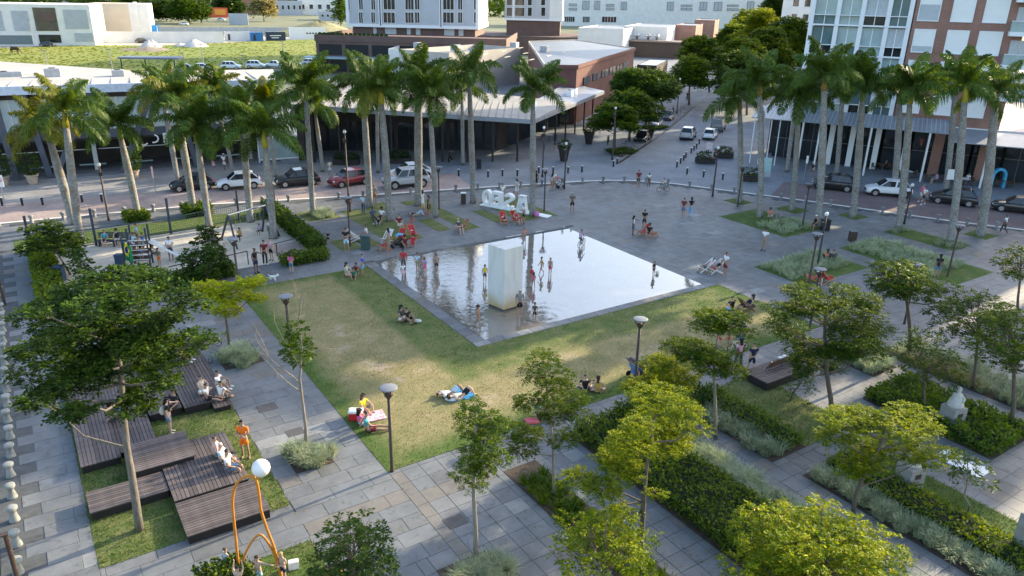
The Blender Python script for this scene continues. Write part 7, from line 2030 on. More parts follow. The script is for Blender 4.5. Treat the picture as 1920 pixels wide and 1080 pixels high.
car_wheels('black estate car parked right of the white hatchback','hatch','black',(1757,382),(1815,389))
car_wheels('black car cut by the right frame edge','sedan','black',(1876,397),(1938,405))
ys = math.atan2(.58,.815)
c = G(1290,258); car('silver off-roader seen from behind at the mouth of the side street','suv','silver',(c.x,c.y),ys,.95)
c = G(1331,258); car('white old hatchback seen from behind at the mouth of the side street','hatch','white',(c.x,c.y),ys,.95)
c = G(1346,243); car('dark van with white rear doors parked ahead of the white hatchback','van','grey',(c.x,c.y),ys,.92)
c = G(1229,236); car('pale car facing us under the street trees','sedan','silver',(c.x,c.y),ys+PI,.9)
c = G(1252,223); car('dark car parked behind the pale car under the street trees','hatch','grey',(c.x,c.y),ys+PI,.9)
c = G(1204,262); car('dark car half hidden by the street tree trunks','hatch','black',(c.x,c.y),ys+PI,.9)
for (x,y,k,cl,yw,lb) in [(434,129,'suv','white',5,'white car parked beyond the mall roof'),(480,127,'suv','white',5,'second white car parked beyond the mall roof'),(381,131,'hatch','white',5,'white car half hidden by the left palms'),(350,132,'sedan','black',5,'dark car beside the flat grey shelter'),(515,126,'pickup','white',185,'white pickup parked beyond the palms'),(548,124,'sedan','grey',5,'grey car behind the middle palms'),(583,121,'hatch','white',5,'white car left of the shop canopy'),(604,122,'suv','black',5,'black car in front of the podium shops'),(625,119,'sedan','blue',5,'blue car in front of the podium shops'),
    (10,84,'sedan','black',0,'dark car at the left end of the showroom'),(33,83.5,'hatch','white',200,'white car in front of the showroom'),(59,84,'sedan','black',200,'dark car right of the white showroom car'),(90,87,'sedan','black',0,'dark car on the lane by the field'),(131,81,'suv','silver',10,'silver car by the roller door'),(267,80,'hatch','black',0,'dark car behind the gravel heap'),(283,50,'sedan','white',0,'white car among the far trees'),(345,47,'pickup','white',0,'white pickup on the far road'),(415,38,'sedan','white',0,'white car passing the billboard')]:
    c = G(x,y); car(lb,k,cl,(c.x,c.y),YAW0+R(yw),1.05,'cars far behind the field',detail=False)
# flat shelter roof by the parked cars
c = G(262,133); t = thing('shelter','flat grey shelter roof beyond the mall','shelter',c,YAW0+R(6)); MB().bbox(-3.5,9,-2,2.5,2.6,3.0,.1).build('roof',m_roofm,t)
for x in (-3,2,8): MB().tube([(x,-1.6,-.1),(x,-1.6,2.6)],.12,6).build('post',dark_metal,t)
for i,(x,y,ty) in enumerate([(90,127,95),(211,131,93),(346,132,100),(458,128,104),(532,116,77),(64,86,38),(298,76,48),(382,126,84)]):
    t = thing('lamp_post',['thin pale lamp post at the left of the field edge','thin pale lamp post behind the leftmost mall roof ridge','pale lamp post beside the flat grey shelter','pale lamp post between two white cars','pale lamp post in front of the navy container','tall pale mast in front of the showroom','pale lamp post behind the gravel heaps','pale lamp post in the field behind the shelter'][i],'lamp post',G(x,y),0,'pale lamp posts beyond the mall'); h = HZ(G(x,y),ty); MB().tube([(0,0,-.1),(0,0,h)],[.16,.09],6).build('pole',steel,t); MB().box(-.7,.3,-.15,.15,h,h+.14).build('lamp_head',m_disc,t)
# ================================================================== people
# joints for a 1.70 m adult; x forward, y left, z up
STAND = dict(pel=(0,0,.93), sp=(.0,0,1.12), ch=(0,0,1.30), nk=(.005,0,1.45), h0=(.02,0,1.52), h1=(.03,0,1.60), h2=(.02,0,1.68),
    sL=(0,.17,1.38), eL=(-.03,.22,1.10), wL=(.05,.23,.86), sR=(0,-.17,1.38), eR=(-.03,-.22,1.10), wR=(.05,-.23,.86),
    hL=(0,.09,.90), kL=(.02,.10,.49), aL=(-.02,.10,.08), tL=(.14,.12,.03), hR=(0,-.09,.90), kR=(.02,-.10,.49), aR=(-.02,-.10,.08), tR=(.14,-.12,.03))
def P_(**k): d = dict(STAND); d.update(k); return d
def sh(d, keys, dx=0, dy=0, dz=0):
    d = dict(d)
    for k in keys: a = d[k]; d[k] = (a[0]+dx, a[1]+dy, a[2]+dz)
    return d
UP = ('pel','sp','ch','nk','h0','h1','h2','sL','eL','wL','sR','eR','wR','hL','hR')
HEAD = ('nk','h0','h1','h2')
POSE = dict(
 stand=STAND,
 crossed=P_(eL=(.06,.24,1.12), wL=(.22,-.02,1.16), eR=(.06,-.24,1.12), wR=(.22,.04,1.12), kL=(.03,.13,.49), aL=(.0,.15,.08), tL=(.15,.19,.03)),
 phone=P_(eL=(.02,.23,1.12), wL=(.24,.06,1.14), eR=(.02,-.23,1.12), wR=(.24,-.06,1.14), h1=(.06,0,1.585), h2=(.06,0,1.66)),
 walk=P_(kL=(.16,.09,.50), aL=(.20,.09,.10), tL=(.35,.10,.05), kR=(-.04,-.09,.48), aR=(-.30,-.09,.14), tR=(-.20,-.09,.03), eL=(-.10,.22,1.12), wL=(-.08,.24,.88), eR=(.06,-.22,1.11), wR=(.20,-.22,.92)),
 point=P_(eL=(.16,.30,1.30), wL=(.34,.42,1.22)),
 armsout=P_(eL=(.04,.42,1.34), wL=(.08,.66,1.36), eR=(-.03,-.24,1.12), wR=(.08,-.26,.9)),
 reach=P_(eL=(.12,.22,1.55), wL=(.16,.18,1.80), eR=(.12,-.22,1.55), wR=(.16,-.18,1.80)),
 lean=P_(ch=(.10,0,1.27), sp=(.04,0,1.10), nk=(.16,0,1.40), h0=(.20,0,1.46), h1=(.24,0,1.53), h2=(.26,0,1.61), sL=(.11,.17,1.35), sR=(.11,-.17,1.35), eL=(.22,.2,1.08), wL=(.36,.12,.98), eR=(.22,-.2,1.08), wR=(.36,-.12,.98)),
)
_sit = sh(STAND, UP, -.1, 0, -.45)
_sit.update(hL=(-.06,.1,.47), hR=(-.06,-.1,.47), kL=(.36,.12,.50), aL=(.36,.12,.09), tL=(.50,.14,.03), kR=(.36,-.12,.50), aR=(.36,-.12,.09), tR=(.50,-.14,.03), eL=(.0,.24,.68), wL=(.22,.16,.58), eR=(.0,-.24,.68), wR=(.22,-.16,.58))
POSE['sit'] = _sit                                   # on a seat 0.42 m high
_gr = sh(STAND, UP, -.05, 0, -.80)
_gr.update(hL=(-.03,.1,.12), hR=(-.03,-.1,.12), kL=(.34,.20,.40), aL=(.42,.14,.07), tL=(.56,.15,.04), kR=(.34,-.20,.34), aR=(.44,-.10,.07), tR=(.58,-.12,.04), eL=(.12,.26,.42), wL=(.30,.18,.40), eR=(.12,-.26,.42), wR=(.30,-.18,.36))
POSE['ground'] = _gr                                 # on the ground, knees up
_cr = dict(_gr); _cr.update(kL=(.26,.38,.14), aL=(.24,.0,.09), tL=(.18,-.12,.06), kR=(.26,-.38,.14), aR=(.34,-.02,.08), tR=(.30,.12,.05), wL=(.26,.14,.26), wR=(.26,-.14,.26))
POSE['cross'] = _cr
_lo = dict(_gr); _lo.update(kL=(.44,.12,.14), aL=(.84,.13,.07), tL=(.88,.14,.19), kR=(.44,-.12,.12), aR=(.84,-.10,.06), tR=(.88,-.12,.18), eL=(-.2,.26,.38), wL=(-.3,.3,.1), eR=(.1,-.25,.4), wR=(.28,-.14,.3))
POSE['longsit'] = _lo
_ly = dict(pel=(0,0,.13), sp=(-.2,0,.13), ch=(-.38,0,.14), nk=(-.54,0,.15), h0=(-.60,0,.17), h1=(-.68,0,.19), h2=(-.76,0,.19), sL=(-.45,.17,.13), eL=(-.55,.38,.10), wL=(-.7,.2,.10), sR=(-.45,-.17,.13), eR=(-.3,-.3,.09), wR=(-.1,-.2,.2), hL=(.03,.09,.13), kL=(.38,.12,.42), aL=(.48,.12,.07), tL=(.62,.13,.04), hR=(.03,-.09,.13), kR=(.36,-.12,.46), aR=(.52,-.1,.08), tR=(.66,-.1,.04))
POSE['lie'] = _ly
_de = sh(STAND, UP, 0, 0, -.57)
_de.update(pel=(.02,0,.36), sp=(-.12,0,.48), ch=(-.26,0,.64), nk=(-.36,0,.79), h0=(-.38,0,.86), h1=(-.39,0,.94), h2=(-.41,0,1.02), sL=(-.30,.17,.72), eL=(-.12,.25,.50), wL=(.12,.2,.48), sR=(-.30,-.17,.72), eR=(-.12,-.25,.50), wR=(.12,-.2,.5), hL=(.06,.09,.36), kL=(.46,.11,.46), aL=(.62,.12,.09), tL=(.76,.13,.03), hR=(.06,-.09,.36), kR=(.46,-.11,.46), aR=(.60,-.12,.09), tR=(.74,-.13,.03))
POSE['recline'] = _de
_bk = sh(STAND, UP, -.25, 0, -.02)
_bk.update(ch=(-.08,0,1.24), sp=(-.18,0,1.08), nk=(-.01,0,1.38), h0=(.02,0,1.45), h1=(.05,0,1.53), h2=(.05,0,1.61), sL=(-.06,.17,1.31), sR=(-.06,-.17,1.31), eL=(.08,.24,1.1), wL=(.28,.24,1.0), eR=(.08,-.24,1.1), wR=(.28,-.24,1.0), hL=(-.22,.09,.88), hR=(-.22,-.09,.88), kL=(.12,.11,.68), aL=(-.02,.11,.36), tL=(.12,.11,.32), kR=(.08,-.11,.5), aR=(-.08,-.11,.16), tR=(.06,-.11,.14))
POSE['cycle'] = _bk
_sq = sh(STAND, UP, -.05, 0, -.55)
_sq.update(hL=(-.12,.1,.34), hR=(-.12,-.1,.34), kL=(.26,.16,.44), aL=(.02,.13,.09), tL=(.18,.15,.03), kR=(.26,-.16,.40), aR=(.02,-.13,.09), tR=(.18,-.15,.03), eL=(.14,.24,.60), wL=(.32,.14,.46), eR=(.14,-.24,.6), wR=(.32,-.12,.44))
POSE['squat'] = _sq
RAD = dict(pel=.125, sp=.115, ch=.135, nk=.052, h0=.062, h1=.088, h2=.06, sL=.062, eL=.042, wL=.028, sR=.062, eR=.042, wR=.028, hL=.088, kL=.056, aL=.038, tL=.03, hR=.088, kR=.056, aR=.038, tR=.03)
BE = [('pel','sp'),('sp','ch'),('ch','nk'),('nk','h0'),('h0','h1'),('h1','h2'),('ch','sL'),('sL','eL'),('eL','wL'),('ch','sR'),('sR','eR'),('eR','wR'),('pel','hL'),('hL','kL'),('kL','aL'),('aL','tL'),('pel','hR'),('hR','kR'),('kR','aR'),('aR','tR')]
TMP = bpy.data.scenes.new('modelling')
def skin(pts, edges, rad, sub=1):
    me = bpy.data.meshes.new('sk'); me.from_pydata(pts, edges, [])
    o = bpy.data.objects.new('sk', me); TMP.collection.objects.link(o)
    md = o.modifiers.new('sk','SKIN'); md.use_smooth_shade = True; md.branch_smoothing = .3
    for i, v_ in enumerate(me.skin_vertices[0].data): v_.radius = rad[i] if isinstance(rad[i], tuple) else (rad[i], rad[i]); v_.use_root = (i == 0)
    s = o.modifiers.new('ss','SUBSURF'); s.levels = sub; s.render_levels = sub
    vl = TMP.view_layers[0]; vl.update()
    r_ = bpy.data.meshes.new_from_object(o.evaluated_get(vl.depsgraph))
    bpy.data.objects.remove(o); bpy.data.meshes.remove(me)
    return r_
def chain(d, keys, edges, scale, extra=None, child=False):
    ks = list(keys); pts = [d[k] for k in ks]; es = [(ks.index(a), ks.index(b)) for a,b in edges]; rd = [RAD[k]*scale for k in ks]
    return pts, es, rd
PM = {}
def body_mesh(pose, child):
    key = ('body', pose, child)
    if key in PM: return PM[key]
    d = POSE[pose]; ks = list(RAD); pts = [Vector(d[k]) for k in ks]; es = [(ks.index(a), ks.index(b)) for a,b in BE]; rd = [RAD[k] for k in ks]
    if child:
        for k in ('h0','h1','h2'): rd[ks.index(k)] *= 1.35
        hv = Vector(d['h2'])-Vector(d['nk'])
        for k,f_ in (('h1',.12),('h2',.3)): pts[ks.index(k)] = Vector(d[k])+hv*f_
    # hands: palm, four fingers and a thumb that branches from the side of the palm
    for s in 'LR':
        w = ks.index('w'+s); e = Vector(d['e'+s]); wv = Vector(d['w'+s]); dr = (wv-e).normalized()
        sd = Vector((1,0,0)) - dr*dr.x
        sd = sd.normalized() if sd.length > .2 else Vector((0,0,1)); nn = dr.cross(sd)
        pm = wv + dr*.07; pts.append(pm); rd.append((.034,.02)); p_i = len(pts)-1; es.append((w,p_i))
        for q,(o,l) in enumerate(((-.027,.05),(-.009,.062),(.009,.058),(.027,.045))):
            a = pm + dr*.035 + sd*o; b = a + dr*l*.6 + nn*.012; c_ = b + dr*l*.4 + nn*.03
            pts += [a,b,c_]; rd += [.0095,.009,.007]; k0 = len(pts)-3; es += [(p_i,k0),(k0,k0+1),(k0+1,k0+2)]
        a = wv + dr*.035 + sd*.036; b = a + dr*.03 + sd*.022; pts += [a,b]; rd += [.012,.009]; k0 = len(pts)-2; es += [(w,k0),(k0,k0+1)]
    PM[key] = skin([tuple(p) for p in pts], es, rd)
    return PM[key]
def part_mesh(kind, pose, child):
    key = (kind, pose, child)
    if key in PM: return PM[key]
    d = POSE[pose]; V = {k: Vector(p) for k,p in d.items()}
    mid = lambda a,b,t: V[a].lerp(V[b],t)
    if kind in ('shirt','tank','longshirt'):
        t_ = {'shirt':.6,'tank':.02,'longshirt':1.75}[kind]
        pts = [V['pel']+(V['sp']-V['pel'])*.1, V['sp'], V['ch'], mid('ch','nk',.55), V['sL'], V['sR']]; rd = [.140,.128,.150,.085,.077,.077]; es = [(0,1),(1,2),(2,3),(2,4),(2,5)]
        if t_ > .1:
            for s,i in (('L',4),('R',5)):
                if t_ <= 1: pts.append(mid('s'+s,'e'+s,t_)); rd.append(.064); es.append((i,len(pts)-1))
                else: pts += [V['e'+s], mid('e'+s,'w'+s,.9)]; rd += [.056,.042]; es += [(i,len(pts)-2),(len(pts)-2,len(pts)-1)]
    elif kind in ('shorts','trousers','brief','skirt','dress'):
        pts = [mid('pel','sp',.35), V['pel'], V['hL'], V['hR']]; rd = [.128,.140,.102,.102]; es = [(0,1),(1,2),(1,3)]
        if kind == 'shorts':
            pts += [mid('hL','kL',.82), mid('hR','kR',.82)]; rd += [.086,.086]; es += [(2,4),(3,5)]
        elif kind == 'trousers':
            pts += [V['kL'],mid('kL','aL',.93),V['kR'],mid('kR','aR',.93)]; rd += [.07,.055,.07,.055]; es += [(2,4),(4,5),(3,6),(6,7)]
        elif kind in ('skirt','dress'):
            kk = mid('kL','kR',.5); hh = mid('hL','hR',.5); lo = hh.lerp(kk,.85)
            pts = [mid('pel','sp',.35), V['pel'], hh.lerp(kk,.4), lo, lo.lerp(kk,.4)]; rd = [.125,.145,(.185,.165),(.205,.175),(.20,.17)]; es = [(0,1),(1,2),(2,3),(3,4)]
            if kind == 'dress':
                pts += [V['sp'],V['ch'],mid('ch','nk',.3),V['sL'],V['sR']]; rd += [.124,.146,.10,.070,.070]; es += [(0,5),(5,6),(6,7),(6,8),(6,9)]
    elif kind in ('hair','longhair','cap'):
        f_ = 1.35 if child else 1.0
        h0,h1,h2 = V['h0'],V['h1'],V['h2']
        if child: hv = V['h2']-V['nk']; h1 = h1+hv*.12; h2 = h2+hv*.3
        up = (h2-V['nk']).normalized(); bk = -(Vector((1,0,0)) - up*up.x); bk = bk.normalized() if bk.length > .2 else Vector((0,0,-1))
        pts = [h1+bk*.025*f_+up*.012, h1.lerp(h2,.55)+bk*.012*f_, h2+up*.012]; rd = [.095*f_,.094*f_,.068*f_]; es = [(0,1),(1,2)]
        if kind == 'longhair': pts += [h0+bk*.055*f_, V['nk']+bk*.09, V['ch'].lerp(V['nk'],.4)+bk*.13]; rd += [.08*f_,.072*f_,.05*f_]; es += [(0,3),(3,4),(4,5)]
        if kind == 'cap': pts += [h2-bk*.09*f_-up*.02, h2-bk*.17*f_-up*.035]; rd += [(.06,.02),(.05,.012)]; es += [(2,3),(3,4)]
    elif kind == 'shoes':
        pts = []; rd = []; es = []
        for s in 'LR':
            k0 = len(pts); pts += [V['a'+s]-(V['t'+s]-V['a'+s])*.2+Vector((0,0,-.02)), V['a'+s].lerp(V['t'+s],.5)-Vector((0,0,.005)), V['t'+s]+(V['t'+s]-V['a'+s])*.18]; rd += [.042,.042,.034]; es += [(k0,k0+1),(k0+1,k0+2)]
        PM[key] = skin2(pts, es, rd); return PM[key]
    elif kind == 'face':
        h1 = V['h1']; up = (V['h2']-V['nk']).normalized(); fw = Vector((1,0,0))-up*up.x; fw = fw.normalized() if fw.length > .2 else Vector((0,0,1)); sd = up.cross(fw); f_ = 1.35 if child else 1
        if child: hv = V['h2']-V['nk']; h1 = h1+hv*.12
        mb = MB()
        for s in (-1,1):
            mb.ell(h1+fw*.083*f_+sd*s*.032*f_,.008,.012,.009,6,4,0); mb.ell(h1+sd*s*.09*f_-up*.01,.018,.01,.028,6,4,1)
            mb.bar(h1+fw*.088*f_+sd*s*.018*f_+up*.022*f_,h1+fw*.078*f_+sd*s*.05*f_+up*.02*f_,.006,.006,0)
        mb.tube([h1+fw*.085*f_+up*.005,h1+fw*.108*f_-up*.022*f_,h1+fw*.088*f_-up*.03*f_],[.008,.013,.01],6,1)
        mb.bar(h1+fw*.082*f_-up*.05*f_-sd*.024*f_,h1+fw*.082*f_-up*.05*f_+sd*.024*f_,.008,.01,2)
        PM[key] = mb.mesh('face',[HAIRC['black'],SKINS[1],mk('lips',(.28,.11,.09),.6)],True); return PM[key]
    PM[key] = skin([tuple(p) for p in pts], es, rd)
    return PM[key]
def skin2(pts, es, rd):
    """two loose chains (a pair of shoes) as one mesh"""
    mb = MB()
    for k0 in (0,3): mb.tube(pts[k0:k0+3],[rd[k0]*.9,rd[k0+1],rd[k0+2]*.8],8)
    return mb.mesh('shoes',rubber,True)
SKINS = [mk('skin_light',(.50,.335,.25),.6,.06,8), mk('skin_tan',(.35,.22,.155),.6,.06,8), mk('skin_brown',(.17,.10,.07),.6,.06,8)]
HAIRC = dict(black=mk('hair_black',(.012,.010,.009),.5), brown=mk('hair_brown',(.05,.028,.016),.5), blond=mk('hair_blond',(.42,.28,.12),.5), grey=mk('hair_grey',(.45,.44,.42),.6), red=mk('cap_red',(.5,.05,.05),.7), white=mk('cap_white',(.75,.75,.74),.7), blue=mk('cap_blue',(.04,.16,.45),.7))
CC = dict(black=(.015,.015,.017), white=(.78,.78,.77), grey=(.22,.23,.23), dgrey=(.06,.065,.065), blue=(.03,.08,.42), lblue=(.20,.42,.68), sky=(.42,.60,.72), teal=(.06,.32,.38), navy=(.015,.025,.075), red=(.48,.03,.045), dred=(.17,.02,.03), pink=(.68,.10,.30), lpink=(.66,.40,.44), orange=(.80,.17,.01), yellow=(.75,.52,.02), lime=(.55,.72,.02), green=(.02,.16,.09), brown=(.16,.09,.05), tan=(.45,.34,.22), khaki=(.30,.26,.17), denim=(.10,.19,.33), lilac=(.45,.34,.58), cream=(.62,.56,.44), olive=(.12,.13,.08), mint=(.45,.66,.58), rust=(.40,.13,.04), coral=(.62,.22,.14), jeans=(.05,.09,.16), gold=(.5,.34,.08))
def cloth(c): return mk('cloth_'+c, CC[c], .85, .12, 9, bump=.004)
NP = 0
def person(label, px, py, pose, h, yaw, top, bot, hair=('hair','black'), sk=1, z=0.0, shoes='black', group=None, at_=None):
    """yaw: 0 faces right in the photo, 90 away from us, 180 left, 270 towards us"""
    global NP; NP += 1
    P = (G(px,py,z) if at_ is None else Vector(at_))
    child = h < 1.38
    t = thing('person', label, 'person', (P.x,P.y,P.z if at_ is not None else z), YAW0+R(yaw), group)
    s = h/1.70; t.scale = (s,s,s)
    def add(nm, me, mt):
        o = bpy.data.objects.new(nm, me); COL.objects.link(o); o.parent = t
        if not me.materials: me.materials.append(None)
        o.material_slots[0].link = 'OBJECT'; o.material_slots[0].material = mt
        return o
    add('body', body_mesh(pose, child), SKINS[sk])
    if top: add('shirt' if top[0] != 'dress' else 'dress', part_mesh(top[0], pose, child), cloth(top[1]))
    if bot: add({'brief':'swimwear'}.get(bot[0],bot[0]), part_mesh(bot[0], pose, child), cloth(bot[1]))
    if hair: add('hair' if hair[0] != 'cap' else 'cap', part_mesh(hair[0], pose, child), HAIRC[hair[1]])
    link('face', part_mesh('face', pose, child), t)
    if shoes: add('shoes', part_mesh('shoes', pose, child), cloth(shoes))
    return t
S = 'shirt'; SH = 'shorts'; TR = 'trousers'; BR = 'brief'; LS = 'longshirt'; TK = 'tank'; DR = 'dress'; SK = 'skirt'
H = ('hair','black'); HB = ('hair','brown'); LH_ = ('longhair','black'); LB = ('longhair','brown'); BL = ('hair','blond'); LBL = ('longhair','blond'); GY = ('hair','grey')
def cap(c): return ('cap',c)
